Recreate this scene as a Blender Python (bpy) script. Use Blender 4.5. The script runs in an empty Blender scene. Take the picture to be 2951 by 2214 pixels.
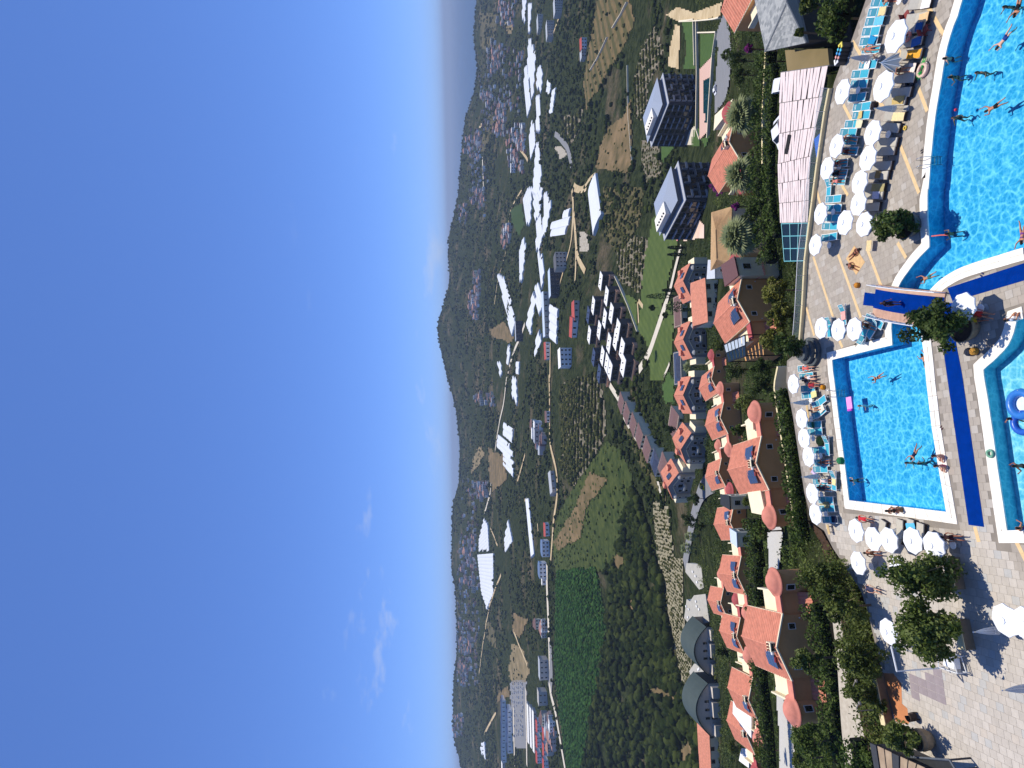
import bpy, math, random
import numpy as np
from mathutils import Vector, Matrix
from mathutils.geometry import tessellate_polygon
random.seed(7)
RNG = np.random.default_rng(11)
SC = bpy.context.scene
COL = SC.collection

# ------------------------------------------------------------------ camera (phone held sideways: world up is the picture's left)
FPX, CU, CV, CAMZ = 1750.0, 1475.5, 1107.0, 36.0
PITCH = math.atan(170.5 / FPX)
RS = 0.02; RC = math.sqrt(1 - RS * RS)
fwd = Vector((0, math.cos(PITCH), -math.sin(PITCH)))
down0 = Vector((0, -math.sin(PITCH), -math.cos(PITCH)))
right0 = Vector((1, 0, 0))
CX = down0 * RC - right0 * RS
CY = down0 * RS + right0 * RC
cam = bpy.data.cameras.new('Camera'); camo = bpy.data.objects.new('Camera', cam); COL.objects.link(camo)
cam.sensor_width = 36; cam.lens = 36 * FPX / 2951
cam.clip_start = 0.1; cam.clip_end = 200000
Rm = Matrix((CX, CY, -fwd)).transposed()
camo.matrix_world = Matrix.Translation((0, 0, CAMZ)) @ Rm.to_4x4()
SC.camera = camo

# ------------------------------------------------------------------ sky, sun, exposure
SUN_EL, SUN_AZ = math.radians(73), math.radians(24)      # azimuth measured from straight ahead (+Y) towards the right (+X)
sund = Vector((math.cos(SUN_EL) * math.sin(SUN_AZ), math.cos(SUN_EL) * math.cos(SUN_AZ), math.sin(SUN_EL)))
W = bpy.data.worlds.new('World'); SC.world = W; W.use_nodes = True
wt = W.node_tree; wt.nodes.clear()
wo = wt.nodes.new('ShaderNodeOutputWorld'); wb = wt.nodes.new('ShaderNodeBackground'); ws = wt.nodes.new('ShaderNodeTexSky')
ws.sky_type = 'NISHITA'; ws.sun_disc = False; ws.sun_elevation = SUN_EL; ws.sun_rotation = SUN_AZ
ws.altitude = 4000; ws.air_density = 1.0; ws.dust_density = 0.0; ws.ozone_density = 10.0
wb.inputs['Strength'].default_value = 0.10
hs = wt.nodes.new('ShaderNodeGamma'); hs.inputs['Gamma'].default_value = 0.66
wt.links.new(ws.outputs[0], hs.inputs['Color']); tn = wt.nodes.new('ShaderNodeMix'); tn.data_type = 'RGBA'; tn.blend_type = 'MULTIPLY'; tn.inputs['Factor'].default_value = 1.0; tn.inputs['B'].default_value = (1.36, 1.82, 2.9, 1)
wt.links.new(hs.outputs[0], tn.inputs['A']); # thin low clouds over the horizon
_t = wt.nodes.new('ShaderNodeTexCoord'); _m = wt.nodes.new('ShaderNodeMapping'); _m.inputs['Scale'].default_value = (1, 1, 2.6); _m.inputs['Location'].default_value = (6.37, 14.4, 2.5)
_n = wt.nodes.new('ShaderNodeTexNoise'); _n.inputs['Scale'].default_value = 5.5; _n.inputs['Detail'].default_value = 7; _n.inputs['Roughness'].default_value = 0.62
_r = wt.nodes.new('ShaderNodeMapRange'); _r.inputs['From Min'].default_value = 0.62; _r.inputs['From Max'].default_value = 0.80; _r.inputs['To Max'].default_value = 0.6
_s = wt.nodes.new('ShaderNodeSeparateXYZ'); _e = wt.nodes.new('ShaderNodeMapRange'); _e.inputs['From Min'].default_value = 0.26; _e.inputs['From Max'].default_value = 0.12
_k = wt.nodes.new('ShaderNodeMath'); _k.operation = 'MULTIPLY'; _c = wt.nodes.new('ShaderNodeMix'); _c.data_type = 'RGBA'; _c.inputs['B'].default_value = (7.2, 7.6, 8.4, 1)
for _a, _b in ((_t.outputs['Generated'], _m.inputs['Vector']), (_m.outputs[0], _n.inputs['Vector']), (_n.outputs['Fac'], _r.inputs['Value']), (_t.outputs['Generated'], _s.inputs[0]), (_s.outputs['Z'], _e.inputs['Value']),
               (_r.outputs['Result'], _k.inputs[0]), (_e.outputs['Result'], _k.inputs[1]), (_k.outputs[0], _c.inputs['Factor']), (tn.outputs['Result'], _c.inputs['A']), (_c.outputs['Result'], wb.inputs['Color'])): wt.links.new(_a, _b); wt.links.new(wb.outputs[0], wo.inputs['Surface'])
sl = bpy.data.lights.new('Sun', 'SUN'); sl.energy = 4.4; sl.angle = math.radians(0.53); sl.color = (1.0, 0.94, 0.83)
slo = bpy.data.objects.new('Sun', sl); COL.objects.link(slo)
slo.rotation_euler = sund.to_track_quat('Z', 'Y').to_euler(); slo.location = (0, 0, 200)
SC.view_settings.view_transform = 'Standard'; SC.view_settings.look = 'None'
SC.view_settings.exposure = 0.0; SC.view_settings.gamma = 1.0; SC.view_settings.use_curve_mapping = False
SC.render.engine = 'CYCLES'
cy = SC.cycles
cy.max_bounces = 6; cy.diffuse_bounces = 3; cy.glossy_bounces = 2; cy.transmission_bounces = 4; cy.transparent_max_bounces = 8
cy.volume_bounces = 0; cy.use_denoising = True; cy.caustics_reflective = False; cy.caustics_refractive = False
cy.sample_clamp_indirect = 4.0

# ------------------------------------------------------------------ pixel of the photograph -> world
def ray(u, v):
    d = fwd * FPX + CX * (u - CU) + CY * (CV - v)
    return d / d.y                                   # one metre of depth
def at(u, v, z=0.0):                                 # point at height z seen at that pixel
    d = ray(u, v); t = (z - CAMZ) / d.z
    return Vector((d.x * t, t, z))
def atY(u, v, Y):
    d = ray(u, v); return Vector((d.x * Y, Y, CAMZ + d.z * Y))
CROPS = dict(A0=(2200, 0, 2.9454), A1=(2200, 540, 2.9454), A2=(2200, 1080, 2.9454), A3=(2200, 1620, 2.795),
             B0=(1800, 0, 2.965), B1=(1800, 540, 2.965), B2=(1800, 1080, 2.965), B3=(1800, 1620, 2.795),
             D0=(1220, 0, 2.9647), D1=(1220, 540, 2.9647), D2=(1220, 1080, 2.9647), D3=(1220, 1620, 2.794),
             E1=(2380, 0, 6.9125), E2=(2360, 230, 6.9125), E3=(2320, 460, 6.9125), E4=(2310, 840, 6.9125),
             E5=(2240, 1040, 9.217), E6=(2260, 1200, 9.217), E7=(2300, 1360, 9.217), E8=(2420, 1440, 5.53),
             F1=(2600, 760, 6.288), F2=(2631, 0, 6.9125), F3=(2631, 240, 6.9125), F4=(2711, 1060, 9.217),
             F5=(2711, 1240, 9.217), F6=(2751, 1620, 11.06), F7=(2500, 1840, 6.9125), F8=(2440, 2060, 6.9125), S=(0, 0, 1.0))
def px(c, x, y):
    a = CROPS[c]; return (a[0] + x / a[2], a[1] + y / a[2])
def pz(c, x, y, z=0.0):
    u, v = px(c, x, y); return at(u, v, z)
def pY(c, x, y, Y):
    u, v = px(c, x, y); return atY(u, v, Y)

# ------------------------------------------------------------------ mesh helpers
def srgb(r, g, b):
    f = lambda c: (c / 255) / 12.92 if c <= 10.3 else ((c / 255 + 0.055) / 1.055) ** 2.4
    return (f(r), f(g), f(b))
class MB:
    def __init__(s): s.v = []; s.f = []; s.mi = []
    def add(s, vs, fs, m=0, T=None):
        o = len(s.v)
        s.v += [tuple(T @ Vector(p)) for p in vs] if T is not None else [tuple(p) for p in vs]
        s.f += [tuple(i + o for i in f) for f in fs]; s.mi += [m] * len(fs); return s
    def box(s, x0, x1, y0, y1, z0, z1, m=0, T=None):
        vs = [(x, y, z) for z in (z0, z1) for y in (y0, y1) for x in (x0, x1)]
        return s.add(vs, [(0, 2, 3, 1), (4, 5, 7, 6), (0, 1, 5, 4), (2, 6, 7, 3), (0, 4, 6, 2), (1, 3, 7, 5)], m, T)
    def cbox(s, c, d, m=0, T=None):
        return s.box(c[0] - d[0] / 2, c[0] + d[0] / 2, c[1] - d[1] / 2, c[1] + d[1] / 2, c[2] - d[2] / 2, c[2] + d[2] / 2, m, T)
    def prism(s, poly, z0, z1, m=0, top=True, bot=False, T=None):
        n = len(poly); vs = [(p[0], p[1], z0) for p in poly] + [(p[0], p[1], z1) for p in poly]
        fs = [(i, (i + 1) % n, n + (i + 1) % n, n + i) for i in range(n)]
        tr = tessellate_polygon([[Vector((p[0], p[1], 0)) for p in poly]])
        ar = sum(poly[i][0] * poly[(i + 1) % n][1] - poly[(i + 1) % n][0] * poly[i][1] for i in range(n))
        if ar < 0: fs = [f[::-1] for f in fs]
        def up(t):
            a, b, c = (poly[i] for i in t)
            return t if (b[0] - a[0]) * (c[1] - a[1]) - (b[1] - a[1]) * (c[0] - a[0]) > 0 else t[::-1]
        if top: fs += [tuple(n + i for i in up(t)) for t in tr]
        if bot: fs += [tuple(up(t))[::-1] for t in tr]
        return s.add(vs, fs, m, T)
    def lathe(s, prof, n=12, c=(0, 0, 0), m=0, T=None, cap=True, a0=0.0, a1=2 * math.pi):
        full = abs(a1 - a0 - 2 * math.pi) < 1e-6; k = n if full else n + 1; vs = []; fs = []
        for r, z in prof:
            for i in range(k):
                a = a0 + (a1 - a0) * i / n; vs.append((c[0] + r * math.cos(a), c[1] + r * math.sin(a), c[2] + z))
        for j in range(len(prof) - 1):
            for i in range(n):
                i2 = (i + 1) % k; fs.append((j * k + i, j * k + i2, (j + 1) * k + i2, (j + 1) * k + i))
        if cap and full:
            if prof[0][0] > 1e-4: fs.append(tuple(range(k))[::-1])
            if prof[-1][0] > 1e-4: fs.append(tuple((len(prof) - 1) * k + i for i in range(k)))
        return s.add(vs, fs, m, T)
    def tube(s, pts, r, n=6, m=0, T=None):
        pts = [Vector(p) for p in pts]; rs = r if isinstance(r, (list, tuple)) else [r] * len(pts); vs = []; fs = []
        for i, p in enumerate(pts):
            d = (pts[min(i + 1, len(pts) - 1)] - pts[max(i - 1, 0)]).normalized()
            a = d.cross(Vector((0, 0, 1)) if abs(d.z) < 0.9 else Vector((1, 0, 0))).normalized(); b = d.cross(a)
            vs += [p + (a * math.cos(t) + b * math.sin(t)) * rs[i] for t in (2 * math.pi * k / n for k in range(n))]
        for i in range(len(pts) - 1):
            for k in range(n):
                fs.append((i * n + k, i * n + (k + 1) % n, (i + 1) * n + (k + 1) % n, (i + 1) * n + k))
        fs.append(tuple(range(n))[::-1]); fs.append(tuple((len(pts) - 1) * n + k for k in range(n)))
        return s.add(vs, fs, m, T)
    def mesh(s, name, mats, smooth=False):
        me = bpy.data.meshes.new(name); me.from_pydata([tuple(p) for p in s.v], [], s.f)
        for m in (mats if isinstance(mats, (list, tuple)) else [mats]): me.materials.append(m)
        if len(me.materials) > 1: me.polygons.foreach_set('material_index', s.mi)
        if smooth: me.polygons.foreach_set('use_smooth', [True] * len(me.polygons))
        me.update(); return me
    def obj(s, name, mats, parent=None, loc=None, rot=0.0, smooth=False):
        return link(name, s.mesh(name, mats, smooth), parent, loc, rot)
def link(name, me, parent=None, loc=None, rot=0.0):
    o = bpy.data.objects.new(name, me); COL.objects.link(o)
    if parent is not None: o.parent = parent
    if loc is not None: o.location = loc
    if rot: o.rotation_euler = (0, 0, rot)
    return o
def npmesh(name, V, F, mats, smooth=False, attr=None):
    me = bpy.data.meshes.new(name); V = np.asarray(V, np.float32); F = np.asarray(F, np.int32)
    me.vertices.add(len(V)); me.vertices.foreach_set('co', V.ravel())
    k = F.shape[1]; me.loops.add(F.size); me.polygons.add(len(F))
    me.loops.foreach_set('vertex_index', F.ravel()); me.polygons.foreach_set('loop_start', np.arange(len(F), dtype=np.int32) * k)
    me.polygons.foreach_set('loop_total', np.full(len(F), k, np.int32))
    for m in (mats if isinstance(mats, (list, tuple)) else [mats]): me.materials.append(m)
    if smooth: me.polygons.foreach_set('use_smooth', np.ones(len(F), bool))
    me.update(calc_edges=True)
    if attr is not None:
        a = me.attributes.new('tint', 'FLOAT', 'POINT'); a.data.foreach_set('value', np.asarray(attr, np.float32))
    return me
LABELS = {}
def tag(o, label=None, cat=None, group=None, kind=None):
    if label:
        if label in LABELS and LABELS[label] != (group or o.name): print('DUPLABEL', label)
        LABELS[label] = group or o.name; o['label'] = label
    if cat: o['category'] = cat
    if group: o['group'] = group
    if kind: o['kind'] = kind
    return o
def thing(name, label, cat, loc=(0, 0, 0), rot=0.0, group=None, scale=1.0):
    o = bpy.data.objects.new(name, None); COL.objects.link(o); o.location = loc; o.rotation_euler = (0, 0, rot)
    o.empty_display_size = 0.2
    if scale != 1.0: o.scale = (scale,) * 3
    return tag(o, label, cat, group)
KIDS = {}
def copy_tree(src, loc, rot, label, group=None, scale=None):
    r = src.copy(); COL.objects.link(r); r.location = loc; r.rotation_euler = (0, 0, rot)
    if scale is not None: r.scale = (scale,) * 3 if not isinstance(scale, (list, tuple)) else scale
    for ch in src.children:
        c = ch.copy(); COL.objects.link(c); c.parent = r
        for g in ch.children:
            d = g.copy(); COL.objects.link(d); d.parent = c
    if 'group' in r and not group: group = r['group']
    tag(r, label, r['category'], group); return r
ORD = ['first', 'second', 'third', 'fourth', 'fifth', 'sixth', 'seventh', 'eighth', 'ninth', 'tenth', 'eleventh', 'twelfth', 'thirteenth',
       'fourteenth', 'fifteenth', 'sixteenth', 'seventeenth', 'eighteenth', 'nineteenth', 'twentieth'] + \
      ['twenty-' + x for x in ('first', 'second', 'third', 'fourth', 'fifth', 'sixth', 'seventh', 'eighth', 'ninth')] + ['thirtieth'] + \
      ['thirty-' + x for x in ('first', 'second', 'third', 'fourth', 'fifth', 'sixth', 'seventh', 'eighth', 'ninth')] + ['fortieth']

# ------------------------------------------------------------------ materials
MATS = {}
def M(name, c, rough=0.7, var=0.12, scale=2.0, bump=0.0, metal=0.0, spec=0.3, c2=None, detail=4.0, bscale=None, tint=False, tintc=None, coord='Object'):
    if name in MATS: return MATS[name]
    m = bpy.data.materials.new(name); m.use_nodes = True; nt = m.node_tree; b = nt.nodes['Principled BSDF']
    b.inputs['Roughness'].default_value = rough; b.inputs['Metallic'].default_value = metal
    b.inputs['Specular IOR Level'].default_value = spec
    c = srgb(*c) if max(c) > 1.001 else c
    tc = nt.nodes.new('ShaderNodeTexCoord'); nz = nt.nodes.new('ShaderNodeTexNoise')
    nz.inputs['Scale'].default_value = scale; nz.inputs['Detail'].default_value = detail; nz.inputs['Roughness'].default_value = 0.6
    nt.links.new(tc.outputs[coord], nz.inputs['Vector'])
    mx = nt.nodes.new('ShaderNodeMix'); mx.data_type = 'RGBA'
    if c2 is not None: lo, hi = c, (srgb(*c2) if max(c2) > 1.001 else c2)
    else: lo, hi = tuple(x * (1 - var) for x in c), tuple(min(1, x * (1 + var)) for x in c)
    mx.inputs['A'].default_value = (*lo, 1); mx.inputs['B'].default_value = (*hi, 1)
    mr = nt.nodes.new('ShaderNodeMapRange'); mr.inputs['From Min'].default_value = 0.32; mr.inputs['From Max'].default_value = 0.68
    nt.links.new(nz.outputs['Fac'], mr.inputs['Value']); nt.links.new(mr.outputs['Result'], mx.inputs['Factor'])
    out = mx.outputs['Result']
    if tint:
        at_ = nt.nodes.new('ShaderNodeAttribute'); at_.attribute_name = 'tint'
        m2 = nt.nodes.new('ShaderNodeMix'); m2.data_type = 'RGBA'; t = srgb(*tintc) if max(tintc) > 1.001 else tintc
        m2.inputs['B'].default_value = (*t, 1); nt.links.new(at_.outputs['Fac'], m2.inputs['Factor']); nt.links.new(out, m2.inputs['A']); out = m2.outputs['Result']
    nt.links.new(out, b.inputs['Base Color'])
    if bump:
        n2 = nt.nodes.new('ShaderNodeTexNoise'); n2.inputs['Scale'].default_value = bscale or scale * 6; n2.inputs['Detail'].default_value = 5
        nt.links.new(tc.outputs[coord], n2.inputs['Vector'])
        bp = nt.nodes.new('ShaderNodeBump'); bp.inputs['Strength'].default_value = bump; bp.inputs['Distance'].default_value = 0.1
        nt.links.new(n2.outputs['Fac'], bp.inputs['Height']); nt.links.new(bp.outputs['Normal'], b.inputs['Normal'])
    MATS[name] = m; return m
def leafmat(name, c, c2, trans=0.25, scale=0.8, tintc=None):
    m = M(name, c, rough=0.55 if trans else 0.9, c2=c2, scale=scale, spec=0.2 if trans else 0.02, tint=tintc is not None, tintc=tintc)
    nt = m.node_tree; b = nt.nodes['Principled BSDF']; o = nt.nodes['Material Output']
    if trans:
        t = nt.nodes.new('ShaderNodeBsdfTranslucent'); mx = nt.nodes.new('ShaderNodeMixShader'); mx.inputs[0].default_value = trans
        src = b.inputs['Base Color'].links[0].from_socket; nt.links.new(src, t.inputs['Color'])
        nt.links.new(b.outputs[0], mx.inputs[1]); nt.links.new(t.outputs[0], mx.inputs[2]); nt.links.new(mx.outputs[0], o.inputs['Surface'])
    return m

# ------------------------------------------------------------------ terrain as slope-from-camera table S(a, Y), a = X / Y
YK = [30, 50, 60, 72, 84, 100, 115, 143, 200, 268, 350, 450, 600, 850, 1200, 1700, 2500]
TV = [-500, 0, 420, 870, 1340, 1870, 2214, 2700]
TU = {0: [2560, 2400, 2300, 2225, 2180, 2140, 2100, 2066, 2000, 1900, 1780, 1670, 1590, 1490],
      420: [2560, 2400, 2300, 2230, 2195, 2145, 2090, 2060, 1990, 1885, 1750, 1635, 1550, 1445],
      870: [2570, 2420, 2300, 2215, 2180, 2130, 2038, 1988, 1895, 1805, 1665, 1565, 1482, 1395],
      1340: [2580, 2430, 2275, 2225, 2190, 2135, 2050, 1990, 1905, 1790, 1645, 1545, 1460, 1385],
      1870: [2600, 2420, 2320, 2240, 2205, 2150, 2088, 2035, 1965, 1845, 1685, 1552, 1453, 1387],
      2214: [2600, 2430, 2330, 2255, 2215, 2160, 2100, 2060, 1990, 1880, 1700, 1580, 1470, 1400]}
TU[-500] = TU[0]; TU[2700] = TU[2214]
SKYL = [(-500, 1390), (0, 1368), (60, 1364), (115, 1360), (140, 1366), (200, 1373), (270, 1360), (340, 1336), (430, 1325), (560, 1316), (620, 1305), (680, 1289), (740, 1288), (810, 1291), (850, 1281),
        (885, 1271), (925, 1257), (960, 1258), (1000, 1264), (1040, 1275), (1080, 1284), (1120, 1296), (1180, 1311), (1280, 1323), (1390, 1321), (1450, 1303), (1500, 1300),
        (1560, 1297), (1640, 1296), (1700, 1309), (1780, 1312), (1860, 1315), (1920, 1309), (1980, 1303), (2110, 1302), (2150, 1308), (2180, 1317), (2214, 1325), (2400, 1345), (2700, 1350)]
NA, NY = 420, 360
AG = np.linspace(-0.95, 0.95, NA); YG = np.exp(np.linspace(math.log(30), math.log(4200), NY))
def slope(u, v): return ray(u, v).z
lyk = np.log(YK); lyg = np.log(YG); cols = []; acol = []
for v in TV:
    us = TU[v]; s = [-48.0 / 30, -47.0 / 50] + [slope(u, v) for u in us]
    s[0], s[1] = (-47.0) / 30, (-46.0) / 50
    cols.append(s); acol.append(ray(1900, v).x)
cols = np.array(cols); acol = np.array(acol); od = np.argsort(acol); acol = acol[od]; cols = cols[od]
S = np.zeros((NA, NY))
tab = np.array([np.interp(AG, acol, cols[:, k]) for k in range(cols.shape[1])]).T      # NA x len(YK)-1
sky_a = np.array([ray(u, v).x for v, u in SKYL]); sky_s = np.array([slope(u, v) for v, u in SKYL]); o2 = np.argsort(sky_a)
skyS = np.interp(AG, sky_a[o2], sky_s[o2])
for i in range(NA):
    yy = list(YK[:-1]) + [2500, 2900, 4200]
    ss = list(tab[i]) + [skyS[i], skyS[i] - 0.03, skyS[i] - 0.10]
    S[i] = np.interp(lyg, np.log(yy), ss)
def smooth(S, n, ax):
    k = np.ones(n) / n; pad = [(0, 0), (0, 0)]; pad[ax] = (n // 2, n - 1 - n // 2)
    return np.apply_along_axis(lambda r: np.convolve(r, k, 'valid'), ax, np.pad(S, pad, mode='edge'))
S2 = smooth(smooth(S, 7, 1), 5, 1); S2 = smooth(S2, 5, 0)
wgt = np.clip((YG - 2050) / 250, 0, 1)[None, :] * np.clip((2750 - YG) / 200, 0, 1)[None, :]
S = S2 * (1 - wgt * 0.6) + S * wgt * 0.6
def vnoise(X, Y, seed):
    r = np.random.default_rng(seed).random((64, 64)); xi = np.floor(X).astype(int); yi = np.floor(Y).astype(int); fx = X - xi; fy = Y - yi
    fx = fx * fx * (3 - 2 * fx); fy = fy * fy * (3 - 2 * fy); g = lambda a, b: r[a % 64, b % 64]
    return (g(xi, yi) * (1 - fx) + g(xi + 1, yi) * fx) * (1 - fy) + (g(xi, yi + 1) * (1 - fx) + g(xi + 1, yi + 1) * fx) * fy - 0.5
GX = AG[:, None] * YG[None, :]; GY = np.broadcast_to(YG[None, :], GX.shape)
amp = np.clip((YG - 300) / 600, 0, 1)[None, :]
S = S + amp * (vnoise(GX / 170, GY / 170, 3) * 9 + vnoise(GX / 60, GY / 60, 4) * 3.5) / GY * np.clip((2600 - GY) / 400, 0.5, 1)
GZ = CAMZ + S * GY
def hz(X, Y):
    X = np.asarray(X, float); Y = np.asarray(Y, float); a = np.clip((X / Y - AG[0]) / (AG[1] - AG[0]), 0, NA - 1.001)
    b = np.clip((np.log(Y) - lyg[0]) / (lyg[1] - lyg[0]), 0, NY - 1.001); i = a.astype(int); j = b.astype(int); fa = a - i; fb = b - j
    s = (S[i, j] * (1 - fa) + S[i + 1, j] * fa) * (1 - fb) + (S[i, j + 1] * (1 - fa) + S[i + 1, j + 1] * fa) * fb
    return CAMZ + s * Y
def groundN(U, V, ymin=72.0):
    """pixels -> terrain points (first hit beyond ymin); NaN rows where the ray misses"""
    U = np.asarray(U, float); V = np.asarray(V, float); out = np.full((len(U), 3), np.nan)
    D = np.array(fwd)[None] * FPX + np.array(CX)[None] * (U - CU)[:, None] + np.array(CY)[None] * (CV - V)[:, None]
    dx = D[:, 0] / D[:, 1]; dz = D[:, 2] / D[:, 1]
    a = np.clip((dx - AG[0]) / (AG[1] - AG[0]), 0, NA - 1.001); i = a.astype(int); fa = (a - i)[:, None]
    prof = S[i] * (1 - fa) + S[i + 1] * fa
    j0 = np.searchsorted(YG, ymin)
    hit = (prof >= dz[:, None]); hit[:, :j0] = False
    k = hit.argmax(1); ok = hit.any(1); k = np.clip(k, 1, NY - 1)
    r = np.arange(len(U)); s0 = prof[r, k - 1]; s1 = prof[r, k]
    t = np.clip((dz - s0) / np.where(np.abs(s1 - s0) < 1e-9, 1e-9, s1 - s0), 0, 1)
    Y = np.exp(lyg[k - 1] * (1 - t) + lyg[k] * t); out[:, 0] = dx * Y; out[:, 1] = Y; out[:, 2] = CAMZ + dz * Y
    out[~ok] = np.nan; return out
def ground(u, v, ymin=72.0):
    return Vector(groundN([u], [v], ymin)[0])
def gpx(c, x, y, ymin=72.0):
    return ground(*px(c, x, y), ymin)
def inpoly(P, X, Y):
    X = np.asarray(X, float); Y = np.asarray(Y, float); r = np.zeros(X.shape, bool); n = len(P)
    for i in range(n):
        x0, y0 = P[i][:2]; x1, y1 = P[(i + 1) % n][:2]
        if y0 == y1: continue
        c = ((y0 > Y) != (y1 > Y)) & (X < (x1 - x0) * (Y - y0) / (y1 - y0) + x0); r ^= c
    return r

# ================================================================== SETTING
# ------------------------------------------------------------------ terrain
def terrain_mat():
    m = bpy.data.materials.new('terrain'); m.use_nodes = True; nt = m.node_tree; b = nt.nodes['Principled BSDF']; L = nt.links.new
    b.inputs['Roughness'].default_value = 0.95; b.inputs['Specular IOR Level'].default_value = 0.0
    tc = nt.nodes.new('ShaderNodeTexCoord')
    def nz(scale, detail=6, rough=0.62):
        n = nt.nodes.new('ShaderNodeTexNoise'); n.inputs['Scale'].default_value = scale; n.inputs['Detail'].default_value = detail; n.inputs['Roughness'].default_value = rough
        L(tc.outputs['Object'], n.inputs['Vector']); return n.outputs['Fac']
    def ramp(f, lo, hi):
        r = nt.nodes.new('ShaderNodeMapRange'); r.inputs['From Min'].default_value = lo; r.inputs['From Max'].default_value = hi; L(f, r.inputs['Value']); return r.outputs['Result']
    def mix(f, a, c):
        x = nt.nodes.new('ShaderNodeMix'); x.data_type = 'RGBA'; L(f, x.inputs['Factor'])
        for k, q in (('A', a), ('B', c)):
            if isinstance(q, tuple): x.inputs[k].default_value = (*q, 1)
            else: L(q, x.inputs[k])
        return x.outputs['Result']
    g = mix(ramp(nz(0.16, 8), 0.38, 0.62), (0.014, 0.022, 0.008), (0.052, 0.064, 0.026))
    d = mix(ramp(nz(0.3, 6), 0.35, 0.65), (0.075, 0.064, 0.038), (0.16, 0.128, 0.08))
    c = mix(ramp(nz(0.012, 7, 0.7), 0.54, 0.64), g, d)
    L(c, b.inputs['Base Color'])
    bp = nt.nodes.new('ShaderNodeBump'); bp.inputs['Strength'].default_value = 1.0; bp.inputs['Distance'].default_value = 3.0
    L(nz(0.35, 6), bp.inputs['Height']); L(bp.outputs['Normal'], b.inputs['Normal'])
    return m
V3 = np.stack([GX, GY, GZ], -1).reshape(-1, 3)
ii, jj = np.meshgrid(np.arange(NA - 1), np.arange(NY - 1), indexing='ij'); q = ii * NY + jj
F4_ = np.stack([q, q + NY, q + NY + 1, q + 1], -1).reshape(-1, 4)
terr = link('terrain', npmesh('terrain', V3, F4_, terrain_mat(), True)); terr['kind'] = 'structure'

# ------------------------------------------------------------------ the sea beyond the low ground
seam = M('sea_water', (0.010, 0.045, 0.085), rough=0.35, var=0.25, scale=0.01, spec=0.5, bump=0.2, bscale=0.05)
sb = MB(); SEAZ = -165.0
sb.add([(-60000, 2600, SEAZ), (60000, 2600, SEAZ), (60000, 60000, SEAZ), (-60000, 60000, SEAZ)], [(0, 1, 2, 3)])
sea = sb.obj('sea', seam); sea['kind'] = 'structure'

# ------------------------------------------------------------------ deck, pools
def P2(c, pts, z=0.0): return [pz(c, x, y, z) for x, y in pts]
deck_px = [(2515, -120), (2495, 0), (2453, 119), (2424, 183), (2404, 238), (2385, 322), (2363, 470), (2341, 638), (2327, 750), (2320, 880), (2312, 981), (2306, 1010),
           (2268, 1040), (2266, 1100), (2285, 1200), (2303, 1320), (2318, 1420), (2340, 1505), (2375, 1530), (2400, 1580), (2440, 1640), (2480, 1700), (2500, 1760), (2532, 1900), (2556, 2000),
           (2572, 2085), (2598, 2110), (2640, 2214), (2690, 2330), (3600, 2500), (3600, -300), (2560, -260)]
deck_poly = [at(u, v) for u, v in deck_px]
A1w = [(1400, 0), (1394, 80), (1394, 160), (1394, 260), (1398, 330), (1404, 400), (1410, 450), (1411, 505), (1372, 545), (1330, 588), (1285, 640), (1240, 700), (1203, 750), (1170, 800), (1148, 845), (1130, 890)]
A1e = [(1150, 985), (1122, 1050), (1090, 1130), (1088, 1200), (1092, 1270), (1096, 1335), (960, 1367), (770, 1414), (585, 1460), (592, 1560), (605, 1649)]
A2w = [(640, 360), (690, 740), (730, 1072), (1010, 1106), (1290, 1139), (1565, 1172), (1500, 800), (1440, 440), (1395, 60)]
A1r = [(1380, 1480), (1367, 1366), (1352, 1260), (1345, 1180), (1360, 1080), (1372, 1000), (1385, 930), (1410, 892), (1440, 860), (1470, 828), (1500, 800), (1550, 762), (1600, 732), (1650, 704), (1700, 682), (1775, 655), (1850, 630), (2000, 585), (2100, 553), (2212, 520)]
A0w = [(1690, 0), (1672, 60), (1650, 140), (1616, 220), (1590, 300), (1562, 400), (1545, 480), (1528, 580), (1510, 700), (1492, 800), (1475, 900), (1460, 1000), (1448, 1100), (1438, 1200), (1428, 1300), (1418, 1400), (1412, 1500), (1405, 1600)]
pool1 = [at(2830, -160), at(2800, -90)] + P2('A0', A0w) + P2('A1', A1w) + P2('A1', A1e) + P2('A2', A2w) + P2('A1', A1r) + [at(3060, 684), at(3400, 575), at(3400, -200)]
A1k = [(2212, 1108), (2150, 1128), (2138, 1180), (2126, 1230), (2105, 1285), (2080, 1335), (2040, 1385), (1990, 1435), (1945, 1478), (1900, 1515), (1868, 1545), (1872, 1600)]
A2k = [(1880, 60), (1905, 200), (1927, 350), (1950, 500), (1970, 650), (1990, 800), (2010, 930), (2030, 1060), (2050, 1200), (2070, 1330), (2212, 1327)]
pool3 = P2('A1', A1k) + P2('A2', A2k) + [at(3060, 1530), at(3400, 1525), at(3400, 800), at(3060, 890)]
def area(P): return 0.5 * sum(P[i].x * P[(i + 1) % len(P)].y - P[(i + 1) % len(P)].x * P[i].y for i in range(len(P)))
def ccw(P): return P if area(P) > 0 else P[::-1]
def offset(P, d):
    P = ccw(P); n = len(P); out = []
    for i in range(n):
        a, b, c = P[i - 1], P[i], P[(i + 1) % n]; e1 = (b - a).to_2d().normalized(); e2 = (c - b).to_2d().normalized()
        n1 = Vector((e1.y, -e1.x)); n2 = Vector((e2.y, -e2.x)); m = (n1 + n2); m = m / max(m.length_squared * 0.5, 0.35)
        out.append(Vector((b.x + m.x * d, b.y + m.y * d, b.z)))
    return out
pool1, pool3, deck_poly = ccw(pool1), ccw(pool3), ccw(deck_poly)
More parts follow.
